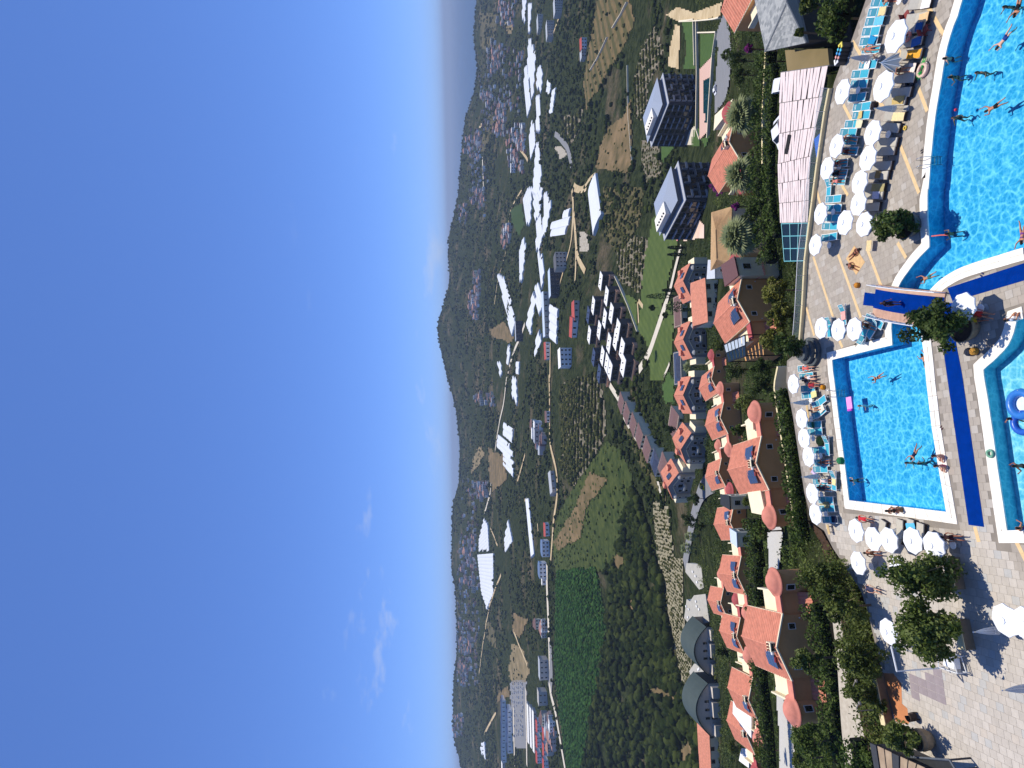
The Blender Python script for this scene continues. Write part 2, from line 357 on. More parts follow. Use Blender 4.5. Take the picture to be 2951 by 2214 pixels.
def holed(outer, holes, z, m, name):
    loops = [[Vector((p.x, p.y, 0)) for p in outer]] + [[Vector((p.x, p.y, 0)) for p in h] for h in holes]
    pts = [p for l in loops for p in l]; tr = tessellate_polygon(loops); mb = MB(); fs = []
    for t in tr:
        a, b, c = (pts[i] for i in t)
        fs.append(tuple(t) if (b - a).cross(c - a).z > 0 else tuple(t)[::-1])
    mb.add([(p.x, p.y, z) for p in pts], fs); return mb
grout = M('paving_joint', (140, 131, 119), rough=0.9, var=0.12, scale=0.8)
db = holed(deck_poly, [pool1, pool3], 0.0, grout, 'deck')
n = len(deck_poly)
for i in range(n):
    a, b = deck_poly[i], deck_poly[(i + 1) % n]
    db.add([(a.x, a.y, -13), (b.x, b.y, -13), (b.x, b.y, 0), (a.x, a.y, 0)], [(0, 1, 2, 3)], 1)
deck = db.obj('pool_deck', [grout, M('deck_retaining_wall', (188, 176, 150), rough=0.85, scale=0.5, bump=0.2)]); deck['kind'] = 'structure'
TH = math.atan2(*( (lambda d: (d.y, d.x))(at(2447.9, 1444) - at(2398.6, 1035.8)) ))   # pool frame
ex, ey = Vector((math.cos(TH), math.sin(TH))), Vector((-math.sin(TH), math.cos(TH)))
print('pool frame deg', math.degrees(TH))
# paving tiles: about 300 nearest ones as single pieces, the rest joined
tilec = [(170, 160, 146), (166, 156, 142), (173, 163, 149), (163, 153, 140), (180, 172, 160), (169, 157, 143)]
tilel = [(190, 181, 168), (186, 177, 164), (193, 184, 171), (183, 174, 161), (180, 177, 170), (191, 180, 165)]
tm = [M('paving_stone_%s' % w, c, rough=0.75, var=0.08, scale=2.2, bump=0.08, spec=0.25) for w, c in zip(('sand', 'tan', 'cream', 'umber', 'pale', 'rose'), tilec)]
tl = [M('plaza_stone_%s' % w, c, rough=0.75, var=0.07, scale=2.2, bump=0.08, spec=0.25) for w, c in zip(('light', 'grey', 'white', 'drab', 'blue', 'buff'), tilel)]
TS = 0.56; po1, po3, dki = offset(pool1, 0.75), offset(pool3, 0.75), offset(deck_poly, -0.15)
gi, gj = np.meshgrid(np.arange(-160, 160), np.arange(-160, 160), indexing='ij'); gi = gi.ravel(); gj = gj.ravel()
org = at(2600, 1107)
def tilexy(di, dj):
    s = (gi + di) * TS; t = (gj + dj + 0.5 * (gi % 2)) * TS
    return org.x + ex.x * s + ey.x * t, org.y + ex.y * s + ey.y * t
keep = np.ones(len(gi), bool)
for di, dj in ((0.04, 0.04), (0.96, 0.04), (0.04, 0.96), (0.96, 0.96), (0.5, 0.5)):
    X, Y = tilexy(di, dj); keep &= inpoly(dki, X, Y) & ~inpoly(po1, X, Y) & ~inpoly(po3, X, Y)
X, Y = tilexy(0.5, 0.5)
keep &= (Y > 26) & (np.abs(X / Y) < 0.85)
idx = np.where(keep)[0]
plaza_x = np.array([at(2700, 1560).x])[0]
g = 0.007
tile_me = []
for m in tm + tl:
    mb = MB(); mb.box(g, TS - g, g, TS - g, -0.01, 0.012)
    tile_me.append(mb.mesh('paving_tile', m))
vis = (np.abs(X / Y) < 0.62) & (Y > 37.2)
near = set(idx[vis[idx]][np.argsort(Y[idx[vis[idx]]])][:300].tolist())
Vs, Fs, Mi = [], [], []
def tint_of(x, y):
    r = random.random()
    left = x < plaza_x + 2.5 * math.sin(y * 0.7)
    k = [0, 1, 2, 3, 4, 5][min(5, int(random.triangular(0, 6, 1.2)))] if random.random() < 0.9 else random.randrange(6)
    return k + (6 if left else 0)
Xo, Yo = tilexy(0, 0)
cnt = 0
for k in idx:
    t = tint_of(X[k], Y[k])
    if k in near:
        o = link('paving_tile', tile_me[t], deck, (Xo[k], Yo[k], random.uniform(0, 0.003)), TH)
    else:
        z = random.uniform(0.010, 0.014); b0 = len(Vs)
        for s, t2 in ((g, g), (TS - g, g), (TS - g, TS - g), (g, TS - g)):
            Vs.append((Xo[k] + ex.x * s + ey.x * t2, Yo[k] + ex.y * s + ey.y * t2, z))
        Fs.append((b0, b0 + 1, b0 + 2, b0 + 3)); Mi.append(t)
me = npmesh('paving_tile_field', Vs, Fs, tm + tl); me.polygons.foreach_set('material_index', np.array(Mi, np.int32))
o = link('paving_tile_field', me, deck); o['kind'] = 'stuff'
# sand-coloured bands across the paving
bandm = M('paving_band', (222, 190, 140), rough=0.75, var=0.08, scale=2.0)
def band(c, p, q, w=0.30, z=0.02, nm='paving_band', mt=None, c2=None):
    a, b = pz(c, *p), pz(c2 or c, *q); d = (b - a); L_ = d.length; d.normalize(); s = Vector((-d.y, d.x, 0)) * w / 2; k = max(1, round(L_ / 0.85))
    for i in range(k):
        p0, p1 = a + d * (L_ * i / k + 0.004), a + d * (L_ * (i + 1) / k - 0.004)
        mb = MB(); mb.prism([p0 - s, p1 - s, p1 + s, p0 + s], 0.0, z); mb.obj(nm, mt or bandm, deck)
for c, p, q in (('A1', (425, 590), (592, 1100)), ('A1', (635, 570), (828, 1105)), ('A1', (885, 530), (1012, 868)), ('A1', (1140, 470), (1212, 600)),
                ('A0', (1400, 60), (1530, 292)), ('A0', (1310, 730), (1392, 945)), ('A0', (1165, 1240), (1322, 1640)), ('A0', (680, 890), (748, 1020)),
                ('A0', (758, 350), (828, 470)), ('A0', (660, 1560), (718, 1660)), ('A0', (448, 1590), (490, 1760)), ('A1', (365, 1020), (432, 1260)), ('A1', (640, 1290), (672, 1360)),
                ('A2', (2140, 1400), (2260, 1640)), ('A0', (1140, 410), (1190, 500)), ('A0', (970, 850), (1020, 910)), ('A2', (1795, 1290), (1830, 1420))):
    band(c, p, q)
# purple-grey and terracotta paving patches on the plaza
def patch(name, c, pts, z, m):
    mb = MB(); mb.prism(P2(c, pts), 0.0, z); o = mb.obj(name, m, deck); return o
pp = M('plaza_dark_slab', (150, 138, 138), rough=0.75, var=0.08, scale=1.5)
A_, B_ = [(868, 640), (1165, 778), (1148, 640), (1510, 672), (1610, 1435), (1108, 1172), (1118, 1312), (905, 1205), (868, 900)], None
poly = P2('F7', A_); xs = [ (p - org) for p in poly ]
du = [p.x * ex.x + p.y * ex.y for p in xs]; dv = [p.x * ey.x + p.y * ey.y for p in xs]
s0 = math.floor(min(du) / 0.62); s1 = math.ceil(max(du) / 0.62); t0 = math.floor(min(dv) / 0.9); t1 = math.ceil(max(dv) / 0.9)
for i in range(s0, s1 + 1):
    for j in range(t0, t1 + 1):
        x = org.x + ex.x * (i + .5) * .62 + ey.x * (j + .5) * .9; y = org.y + ex.y * (i + .5) * .62 + ey.y * (j + .5) * .9
        if inpoly(poly, [x], [y])[0]:
            mb = MB(); mb.box(-.30, .30, -.44, .44, 0, 0.02); mb.obj('dark_slab', pp, deck, (x, y, 0), TH)
patch('terracotta_paving', 'F7', [(300, 690), (560, 1640), (640, 1700), (830, 1700), (800, 1400), (690, 1300), (680, 900), (520, 700)], 0.019, M('terracotta_floor', (196, 128, 82), rough=0.7, var=0.12, scale=1.2))
# coping stones
copem = [M('coping_stone_cream', (240, 232, 216), rough=0.6, var=0.05, scale=2), M('coping_stone_white', (246, 240, 228), rough=0.6, var=0.05, scale=2)]
def coping(P, d0, d1, z, nm):
    In, Out = offset(P, d0), offset(P, d1); n = len(P)
    for i in range(n):
        a, b, c, d = In[i], In[(i + 1) % n], Out[(i + 1) % n], Out[i]
        if min(a.y, b.y) < 33 or max(abs(a.x / a.y), abs(b.x / b.y)) > 0.75: continue
        k = max(1, round((b - a).length / 1.1))
        for j in range(k):
            t0, t1 = j / k + 0.004, (j + 1) / k - 0.004
            mb = MB(); mb.prism([a.lerp(b, t0), a.lerp(b, t1), d.lerp(c, t1), d.lerp(c, t0)], -0.02, z); mb.obj(nm, copem[(i + j) % 2], deck)
for P in (pool1, pool3):
    coping(P, -0.06, 0.34, 0.075, 'coping_stone'); coping(P, 0.35, 0.74, 0.045, 'coping_stone')
# pool basins
def mosaic(name, c, c2):
    m = M(name, c, rough=0.35, c2=c2, scale=1.5, detail=2); nt = m.node_tree
    return m
wallm = mosaic('pool_wall_mosaic', (0.02, 0.58, 0.97), (0.03, 0.62, 0.98))
wallm3 = mosaic('small_pool_wall_mosaic', (0.12, 0.66, 0.92), (0.14, 0.70, 0.94))
floorm = mosaic('pool_floor_mosaic', (0.14, 0.64, 0.95), (0.18, 0.70, 0.97))
floorm3 = mosaic('small_pool_floor_mosaic', (0.30, 0.74, 0.92), (0.35, 0.80, 0.95))
def basin(name, P, depth, wm, fm):
    mb = MB(); n = len(P)
    for i in range(n):
        a, b = P[i], P[(i + 1) % n]; mb.add([(a.x, a.y, 0.0), (b.x, b.y, 0.0), (b.x, b.y, -depth), (a.x, a.y, -depth)], [(0, 3, 2, 1)], 0)
    tr = tessellate_polygon([[Vector((p.x, p.y, 0)) for p in P]])
    fs = []
    for t in tr:
        a, b, c = (P[i] for i in t); fs.append(tuple(t) if (b - a).cross(c - a).z > 0 else tuple(t)[::-1])
    mb.add([(p.x, p.y, -depth) for p in P], fs, 1)
    o = mb.obj(name, [wm, fm]); o['kind'] = 'structure'; return o
basin('pool_basin', pool1, 1.35, wallm, floorm); basin('pool_basin', pool3, 0.95, wallm3, floorm3)
# water: clear surface with ripples; a net of caustic light is painted into the transmittance colour
def water_mat(name, deep, net):
    m = bpy.data.materials.new(name); m.use_nodes = True; nt = m.node_tree; nt.nodes.clear(); L = nt.links.new
    o = nt.nodes.new('ShaderNodeOutputMaterial'); tc = nt.nodes.new('ShaderNodeTexCoord')
    wn = nt.nodes.new('ShaderNodeTexNoise'); wn.inputs['Scale'].default_value = 0.9; wn.inputs['Detail'].default_value = 2
    L(tc.outputs['Object'], wn.inputs['Vector'])
    ad = nt.nodes.new('ShaderNodeMix'); ad.data_type = 'VECTOR'; ad.inputs['Factor'].default_value = 0.30
    L(tc.outputs['Object'], ad.inputs['A']); L(wn.outputs['Color'], ad.inputs['B'])
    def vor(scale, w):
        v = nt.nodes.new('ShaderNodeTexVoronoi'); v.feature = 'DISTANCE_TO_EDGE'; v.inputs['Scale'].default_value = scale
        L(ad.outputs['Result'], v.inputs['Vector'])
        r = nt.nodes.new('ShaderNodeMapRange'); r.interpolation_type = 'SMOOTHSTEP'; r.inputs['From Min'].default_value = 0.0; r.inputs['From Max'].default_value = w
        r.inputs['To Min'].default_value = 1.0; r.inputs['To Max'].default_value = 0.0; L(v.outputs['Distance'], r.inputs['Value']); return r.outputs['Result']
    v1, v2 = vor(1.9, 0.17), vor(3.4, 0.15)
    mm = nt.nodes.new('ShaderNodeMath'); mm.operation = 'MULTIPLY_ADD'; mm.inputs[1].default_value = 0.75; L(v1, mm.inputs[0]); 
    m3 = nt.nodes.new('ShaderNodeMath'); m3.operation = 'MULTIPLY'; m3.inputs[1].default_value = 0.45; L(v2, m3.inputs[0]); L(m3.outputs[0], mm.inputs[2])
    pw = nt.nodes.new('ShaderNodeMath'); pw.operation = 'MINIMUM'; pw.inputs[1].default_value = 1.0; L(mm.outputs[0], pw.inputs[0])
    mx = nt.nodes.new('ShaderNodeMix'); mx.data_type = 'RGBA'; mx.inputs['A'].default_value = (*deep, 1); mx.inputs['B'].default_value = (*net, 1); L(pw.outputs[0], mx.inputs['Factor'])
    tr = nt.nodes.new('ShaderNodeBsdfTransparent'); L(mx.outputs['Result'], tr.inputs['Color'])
    gl = nt.nodes.new('ShaderNodeBsdfGlossy'); gl.inputs['Roughness'].default_value = 0.08
    bp = nt.nodes.new('ShaderNodeBump'); bp.inputs['Strength'].default_value = 0.22; bp.inputs['Distance'].default_value = 0.12; L(pw.outputs[0], bp.inputs['Height']); L(bp.outputs['Normal'], gl.inputs['Normal'])
    fr = nt.nodes.new('ShaderNodeFresnel'); fr.inputs['IOR'].default_value = 1.33; L(bp.outputs['Normal'], fr.inputs['Normal'])
    ms = nt.nodes.new('ShaderNodeMixShader'); L(fr.outputs[0], ms.inputs[0]); L(tr.outputs[0], ms.inputs[1]); L(gl.outputs[0], ms.inputs[2]); L(ms.outputs[0], o.inputs['Surface'])
    return m
for P, m, z in ((pool1, water_mat('pool_water_blue', (0.30, 0.66, 0.80), (0.95, 1, 1)), -0.10), (pool3, water_mat('pool_water_pale', (0.46, 0.74, 0.82), (0.97, 1, 1)), -0.10)):
    mb = MB(); tr = tessellate_polygon([[Vector((p.x, p.y, 0)) for p in P]]); fs = []
    for t in tr:
        a, b, c = (P[i] for i in t); fs.append(tuple(t) if (b - a).cross(c - a).z > 0 else tuple(t)[::-1])
    mb.add([(p.x, p.y, z) for p in P], fs); o = mb.obj('pool_water', m); o['kind'] = 'structure'
# blue runner carpets
carpm = M('blue_carpet', (1, 47, 128), rough=1.0, var=0.14, scale=1.5, bump=0.15, spec=0.02)
def carpet(label, pts):
    mb = MB(); mb.prism(pts, 0.016, 0.034); o = mb.obj('carpet_runner', carpm)
    tag(o, label, 'carpet'); return o
carpet('blue carpet runner along the curved edge of the big pool', P2('A1', [(1565, 855), (2212, 645), (2330, 607), (2330, 757), (1765, 925), (1612, 978)]))
carpet('long blue carpet runner between the square pool and the pale pool', P2('A1', [(1490, 985), (1610, 982), (1640, 1330)]) + P2('A2', [(1690, 0), (1876, 1293), (1745, 1275), (1560, 0)]) + P2('A1', [(1520, 1310)]))

# ------------------------------------------------------------------ haze
hm = bpy.data.materials.new('haze_air'); hm.use_nodes = True; hn = hm.node_tree; hn.nodes.clear()
ho = hn.nodes.new('ShaderNodeOutputMaterial'); hv = hn.nodes.new('ShaderNodeVolumePrincipled')
hv.inputs['Color'].default_value = (0.62, 0.76, 0.95, 1); hv.inputs['Density'].default_value = 0.00009; hv.inputs['Anisotropy'].default_value = 0.0
hn.links.new(hv.outputs[0], ho.inputs['Volume'])
hb = MB(); hb.box(-62000, 62000, -2000, 62000, SEAZ - 40, 160); hz_o = hb.obj('haze', hm); hz_o['kind'] = 'stuff'

# ================================================================== DECK THINGS
white_p = M('white_paint', (235, 235, 232), rough=0.4, var=0.03)
canvas = M('white_canvas', (238, 239, 240), rough=0.85, var=0.02, scale=1.5, spec=0.1)
canvas_g = M('grey_canvas', (196, 198, 198), rough=0.85, var=0.05, scale=1.5, spec=0.1)
steel = M('steel_tube', (200, 203, 205), rough=0.25, metal=0.9, var=0.05)
concrete = M('concrete', (178, 174, 166), rough=0.9, var=0.12, scale=1.5, bump=0.2)
teal = M('turquoise_sling', (64, 168, 190), rough=0.7, var=0.06, scale=3, spec=0.15)
teald = M('turquoise_sling_back', (72, 150, 168), rough=0.7, var=0.06, scale=3, spec=0.15)
beige = M('beige_cushion', (188, 182, 168), rough=0.9, var=0.06, scale=3, spec=0.1)
rattan = M('dark_rattan', (58, 46, 40), rough=0.8, var=0.2, scale=20, bump=0.3)
wood = M('warm_wood', (150, 104, 64), rough=0.6, var=0.2, scale=4)
stone_d = M('dark_planter_stone', (84, 90, 92), rough=0.9, var=0.2, scale=4, bump=0.4)
stone_t = M('tan_planter_stone', (150, 132, 104), rough=0.9, var=0.2, scale=3, bump=0.4)
soil = M('soil', (70, 52, 38), rough=1.0, var=0.3, scale=5)
def heading(a, b):                         # rotation that turns local +Y onto a - b (head minus foot)
    d = a - b; return math.atan2(-d.x, d.y)
# ---- parasols
def make_umbrella():
    t = thing('parasol', 'white octagonal parasol', 'umbrella')
    R, hr, ha = 1.32, 2.06, 2.46
    mb = MB(); ring = []
    for k in range(8):
        a = math.pi * (2 * k + 1) / 8; ring.append((R * math.cos(a), R * math.sin(a)))
    vs = [(0, 0, ha)]; fs = []
    for k in range(8):
        a = math.pi * (2 * k + 1) / 8; am = a + math.pi / 8
        vs += [(0.5 * R * math.cos(a), 0.5 * R * math.sin(a), (ha + hr) / 2 + 0.03), (R * math.cos(a), R * math.sin(a), hr),
               (0.46 * R * math.cos(am), 0.46 * R * math.sin(am), (ha + hr) / 2 + 0.02), (0.90 * R * math.cos(am), 0.90 * R * math.sin(am), hr + 0.05),
               (R * math.cos(a), R * math.sin(a), hr - 0.12), (0.90 * R * math.cos(am), 0.90 * R * math.sin(am), hr - 0.06)]
    for k in range(8):
        i, j = 1 + 6 * k, 1 + 6 * ((k + 1) % 8)
        fs += [(0, i, i + 2), (0, i + 2, j), (i, i + 1, i + 3, i + 2), (i + 2, i + 3, j + 1, j), (i + 1, i + 4, i + 5, i + 3), (i + 3, i + 5, j + 4, j + 1)]
    mb.add(vs, fs); mb.obj('canopy', canvas, t)
    m2 = MB(); m2.lathe([(0.30, ha - 0.045), (0.29, ha - 0.02), (0.0, ha + 0.03)], 8); m2.obj('vent_cap', canvas, t)
    m3 = MB(); m3.lathe([(0.025, 0.05), (0.025, ha)], 8); m3.obj('pole', steel, t)
    m4 = MB(); m4.lathe([(0.32, 0.02), (0.32, 0.09), (0.10, 0.12), (0.05, 0.30)], 14); m4.obj('base', concrete, t)
    for k in range(8):
        a = math.pi * (2 * k + 1) / 8; r = MB(); r.tube([(0.03 * math.cos(a), 0.03 * math.sin(a), ha - 0.06), (0.97 * R * math.cos(a), 0.97 * R * math.sin(a), hr - 0.03)], 0.012, 4); r.obj('rib', steel, t)
    return t
UMB = make_umbrella(); used_umb = [False]
RIMZ = 2.15
def place(src, flag, loc, rot, label, group=None, scale=None):
    if not flag[0]:
        flag[0] = True; src.location = loc; src.rotation_euler = (0, 0, rot)
        if scale is not None: src.scale = (scale,) * 3
        tag(src, label, src['category'], group); return src
    return copy_tree(src, loc, rot, label, group, scale)
UM = []
def umbrella(c, x, y, ext, label):
    p = pz(c, x, y, RIMZ); ppm = FPX / p.y; R = ext / CROPS[c][2] / 2 / ppm; s = max(0.78, min(1.35, R / 1.30))
    p = pz(c, x, y, RIMZ * s)
    i = place(UMB, used_umb, (p.x, p.y, 0.015), random.uniform(0, 0.78), label, 'white parasols on the pool deck', s)
    UM.append((p.x, p.y)); return i
ul = [('A0', 1115, 310, 285, 'white parasol over the beige loungers beside the blue towel'), ('A0', 1010, 735, 270, 'white parasol between the striped-rib folded parasol and the grey spindle parasol'),
      ('A0', 665, 780, 220, 'white parasol overlapping the cream rail beside the pink slat roof'), ('A0', 920, 1130, 212, 'white parasol beside the small yellow swim ring'),
      ('A0', 615, 1240, 210, 'white parasol near the rail across from the blue tank'), ('A0', 535, 1430, 178, 'small white parasol almost touching the cream rail, beside the dark-haired sunbathers'),
      ('A0', 880, 1345, 232, 'white parasol touching the one beside the yellow swim ring'), ('A0', 810, 1550, 200, 'creased white parasol in the front row of beige loungers'),
      ('A1', 800, 140, 185, 'white parasol next to the creased parasol, towards the round planter'), ('A1', 480, 225, 198, 'white parasol by the rail above two shaded turquoise loungers'),
      ('A1', 685, 300, 228, 'white parasol standing free between the rail row and the round planter'), ('A1', 850, 315, 226, 'white parasol half hidden behind the round planter tree'),
      ('A1', 435, 490, 194, 'white parasol with its whole shadow open on the empty paving'), ('A1', 485, 1195, 176, 'white parasol nearest the rail in the trio beside the bridge'.replace('nearest', 'closest to')[:0] + 'rail-side parasol of the white trio by the bridge'),
      ('A1', 630, 1210, 186, 'middle parasol of the white trio by the bridge'), ('A1', 765, 1205, 202, 'pool-side parasol of the white trio by the bridge'),
      ('A1', 1690, 1020, 250, 'white parasol sharing the island with the round tree and the blue carpets'),
      ('A2', 250, 80, 178, 'white parasol beside the dark ringed planter and the seated guests'), ('A2', 320, 375, 156, 'crumpled white parasol along the hedge beside the wooden bench'),
      ('A2', 340, 540, 162, 'white parasol along the hedge shading the green bean bag'), ('A2', 378, 695, 180, 'pleated white parasol along the hedge beside the brown sunbather'),
      ('A2', 410, 1010, 182, 'white parasol along the hedge touching the last one before the trees'), ('A2', 437, 1185, 180, 'last white parasol along the hedge before the trees'),
      ('A2', 780, 1325, 216, 'white parasol at the square pool corner beside the red-clothed guest'), ('A2', 925, 1395, 200, 'second white parasol from the pool corner in the overlapping row'),
      ('A2', 1060, 1405, 190, 'third white parasol from the pool corner in the overlapping row'), ('A2', 1262, 1410, 205, 'fourth white parasol of the overlapping row, beside the pale blue towel'),
      ('A2', 1440, 1450, 255, 'large white parasol ending the overlapping row, dappled by tree shade'), ('A2', 800, 1600, 150, 'white parasol standing alone behind the overlapping row among the trees'),
      ('A3', 1085, 70, 190, 'white parasol under the big plaza tree'), ('A3', 1945, 470, 278, 'large white parasol on the pale plaza beside a folded one'), ('A3', 2110, 500, 230, 'white parasol cut by the edge behind the large plaza parasol'),
      ('A3', 1000, 560, 105, 'small white parasol peeping through the plaza tree leaves')]
for a in ul: umbrella(*a)
def make_closed(name='folded_parasol', n=16):
    t = thing(name, 'folded parasol', 'umbrella'); mb = MB(); vs = []; fs = []
    prof = [(0.03, 2.55), (0.09, 2.3), (0.16, 1.9), (0.20, 1.5), (0.23, 1.15), (0.19, 0.95)]
    for r, z in prof:
        for i in range(n): a = 2 * math.pi * i / n; rr = r * (1.18 if i % 2 else 0.72); vs.append((rr * math.cos(a), rr * math.sin(a), z))
    for j in range(len(prof) - 1):
        for i in range(n): fs.append((j * n + i, (j + 1) * n + i, (j + 1) * n + (i + 1) % n, j * n + (i + 1) % n))
    mb.add(vs, fs); mb.obj('folded_canopy', canvas_g, t)
    m = MB(); m.lathe([(0.025, 0.05), (0.025, 2.72), (0.05, 2.74), (0.0, 2.8)], 8); m.obj('pole', steel, t)
    m = MB(); m.lathe([(0.32, 0.02), (0.32, 0.09), (0.10, 0.12), (0.05, 0.30)], 14); m.obj('base', concrete, t)
    m = MB(); m.lathe([(0.205, 1.30), (0.215, 1.33), (0.205, 1.36)], 10, cap=False); m.obj('tie_band', white_p, t); return t
CLO = make_closed(); fl = [False]
for c, x, y, l in (('A0', 940, 920, 'grey folded parasol like a spindle between the beige loungers'), ('A0', 722, 490, 'thin grey folded parasol beside the white towel lounger'),
                   ('A2', 235, 240, 'folded grey parasol leaning over the hedge by the wooden bench'), ('A2', 325, 870, 'folded grey parasol along the hedge beside a guest in a pale hat'),
                   ('A3', 1690, 565, 'folded grey parasol beside the large plaza parasol'), ('A3', 1925, 1035, 'folded grey parasol alone on the pale plaza')):
    p = pz(c, x, y, 2.75); place(CLO, fl, (p.x, p.y, 0.015), 0.3, l, 'folded parasols')
# half-open parasol with bare ribs
p = pz('E1', 1110, 1250, 2.5); t = thing('half_open_parasol', 'half-open grey parasol with bare white ribs among the beige loungers', 'umbrella', (p.x, p.y, 0.015))
m = MB(); vs = [(0, 0, 2.55)]; fs = []
for k in range(8):
    a = math.pi * k / 4; vs += [(0.72 * math.cos(a), 0.72 * math.sin(a), 1.35), (0.52 * math.cos(a + .39), 0.52 * math.sin(a + .39), 1.45)]
for k in range(8): i = 1 + 2 * k; j = 1 + 2 * ((k + 1) % 8); fs += [(0, i, i + 1), (0, i + 1, j)]
m.add(vs, fs); m.obj('canopy', M('thin_grey_cloth', (176, 176, 172), rough=0.9, var=0.05), t)
for k in range(8): a = math.pi * k / 4; m = MB(); m.tube([(0, 0, 2.56), (0.75 * math.cos(a), 0.75 * math.sin(a), 1.36)], 0.022, 5); m.obj('rib', white_p, t)
m = MB(); m.lathe([(0.03, 0.05), (0.03, 2.7)], 8); m.obj('pole', steel, t); m = MB(); m.lathe([(0.32, 0.02), (0.32, 0.1), (0.05, 0.28)], 14); m.obj('base', concrete, t)
# ---- loungers
def make_lounger(kind):
    if kind == 'sling':
        t = thing('sun_lounger', 'turquoise lounger', 'sun lounger'); H = 0.34
        f = MB()
        for s in (-1, 1): f.box(s * 0.33 - 0.025, s * 0.33 + 0.025, -0.98, 0.98, H - 0.03, H + 0.02)
        for y in (-0.96, 0.2): f.box(-0.305, 0.305, y - 0.02, y + 0.02, H - 0.028, H + 0.018)
        f.obj('frame', white_p, t)
        m = MB(); m.box(-0.30, 0.30, -0.93, 0.22, H - 0.01, H + 0.012); m.obj('seat', teal, t)
        a = math.radians(24); T = Matrix.Translation((0, 0.22, H)) @ Matrix.Rotation(a, 4, 'X')
        m = MB(); m.box(-0.29, 0.29, 0.02, 0.74, 0.0, 0.02, 0, T); b = m.obj('backrest', teald, t)
        m = MB()
        for s in (-1, 1): m.box(s * 0.315 - 0.02, s * 0.315 + 0.02, 0.0, 0.78, -0.01, 0.03, 0, T)
        m.box(-0.29, 0.29, 0.75, 0.78, -0.01, 0.03, 0, T); m.box(-0.2, 0.2, 0.50, 0.53, 0.021, 0.027, 0, T); m.box(-0.2, 0.2, 0.60, 0.62, 0.021, 0.027, 0, T)
        m.obj('backrest_frame', white_p, t)
        for x, y in ((-.33, -.85), (.33, -.85), (-.33, .85), (.33, .85)): m = MB(); m.box(x - .022, x + .022, y - .022, y + .022, 0, H - 0.031); m.obj('leg', white_p, t)
    else:
        t = thing('cushioned_lounger', 'beige lounger', 'sun lounger'); H = 0.30
        m = MB(); m.box(-0.36, 0.36, -1.0, 1.0, 0.14, H); m.obj('base', rattan, t)
        m = MB(); m.box(-0.345, 0.345, -0.99, 0.24, H + 0.002, H + 0.10); m.obj('seat_cushion', beige, t)
        a = math.radians(20); T = Matrix.Translation((0, 0.25, H + 0.002)) @ Matrix.Rotation(a, 4, 'X')
        m = MB(); m.box(-0.345, 0.345, 0.02, 0.76, 0.0, 0.10, 0, T); m.obj('back_cushion', beige, t)
        for x, y in ((-.32, -.94), (.32, -.94), (-.32, .94), (.32, .94)): m = MB(); m.box(x - .03, x + .03, y - .03, y + .03, 0, 0.139); m.obj('leg', rattan, t)
    return t
LS, LB = make_lounger('sling'), make_lounger('cushion'); fS, fB = [False], [False]
LOUNG = []
def lounger(kind, c, h, f, label, group):
    a, b = pz(c, *h, 0.42), pz(c, *f, 0.34); mid = (a + b) / 2
    o = place(LS if kind == 's' else LB, fS if kind == 's' else fB, (mid.x, mid.y, 0.015), heading(a, b), label, group); LOUNG.append(o); return o
back = [('E1', (925, 60), (1290, 30)), ('E1', (850, 265), (1240, 215)), ('E1', (800, 450), (1180, 400)), ('E1', (740, 645), (1110, 605)), ('E1', (700, 840), (1060, 800)), ('E1', (740, 1000), (1110, 965)),
        ('E1', (690, 1300), (1040, 1270)), ('E1', (530, 1490), (890, 1460)), ('E2', (650, 90), (1000, 75)), ('E2', (640, 370), (930, 330)), ('E2', (700, 560), (1060, 510)), ('E2', (690, 720), (1050, 690)),
        ('E2', (520, 890), (900, 870)), ('E2', (440, 1050), (780, 1050)), ('E2', (500, 1220), (740, 1220)), ('E2', (520, 1420), (740, 1420)), ('E3', (560, 90), (860, 60)), ('E3', (560, 260), (850, 270)),
        ('E3', (510, 430), (830, 430)), ('E3', (470, 490), (470, 690)), ('E3', (440, 800), (740, 770)), ('E3', (470, 970), (710, 970)), ('E3', (450, 1160), (660, 1160)), ('E3', (370, 1330), (660, 1330)), ('E3', (370, 1570), (640, 1520))]
BACK = [lounger('s', *a, 'turquoise lounger, %s in the rail row counted from the waste bins end' % ORD[i], 'turquoise loungers along the rail') for i, a in enumerate(back)]
front = [('E1', (1690, 100), (2100, 50)), ('E1', (1620, 400), (2050, 330)), ('E1', (1580, 590), (1960, 540)), ('E1', (1560, 860), (1900, 800)), ('E1', (1540, 1110), (1900, 1060)), ('E1', (1400, 1400), (1790, 1350)),
         ('E1', (1390, 1570), (1780, 1545)), ('E2', (1430, 270), (1860, 235)), ('E2', (1380, 420), (1730, 410)), ('E2', (1330, 740), (1710, 730)), ('E2', (1250, 930), (1620, 970)), ('E2', (1190, 1250), (1580, 1240)),
         ('E2', (1180, 1430), (1500, 1410)), ('E3', (1370, 130), (1720, 115)), ('E3', (1310, 310), (1670, 310)), ('E3', (1230, 560), (1590, 555)), ('E3', (1250, 710), (1530, 710)), ('E3', (1190, 960), (1430, 940))]
FRONT = [lounger('b', *a, 'beige cushioned lounger, %s along the big pool counted towards the round planter' % ORD[i], 'beige loungers facing the big pool') for i, a in enumerate(front)]
for c, h, f, l in (('E4', (815, 340), (845, 590), 'turquoise lounger turned sideways by the bridge parasols, holding a pink towel'), ('E4', (545, 560), (560, 860), 'turquoise lounger between two parasols of the white trio'),
                   ('E4', (1370, 530), (1560, 660), 'turquoise lounger at the bridge foot with a raised white arm'), ('E4', (1500, 600), (1340, 880), 'turquoise lounger angled to the pool corner beside the trio'),
                   ('E4', (1210, 930), (1270, 760), 'small turquoise lounger under the pool side of the trio')):
    lounger('s', c, h, f, l, 'turquoise loungers by the bridge')
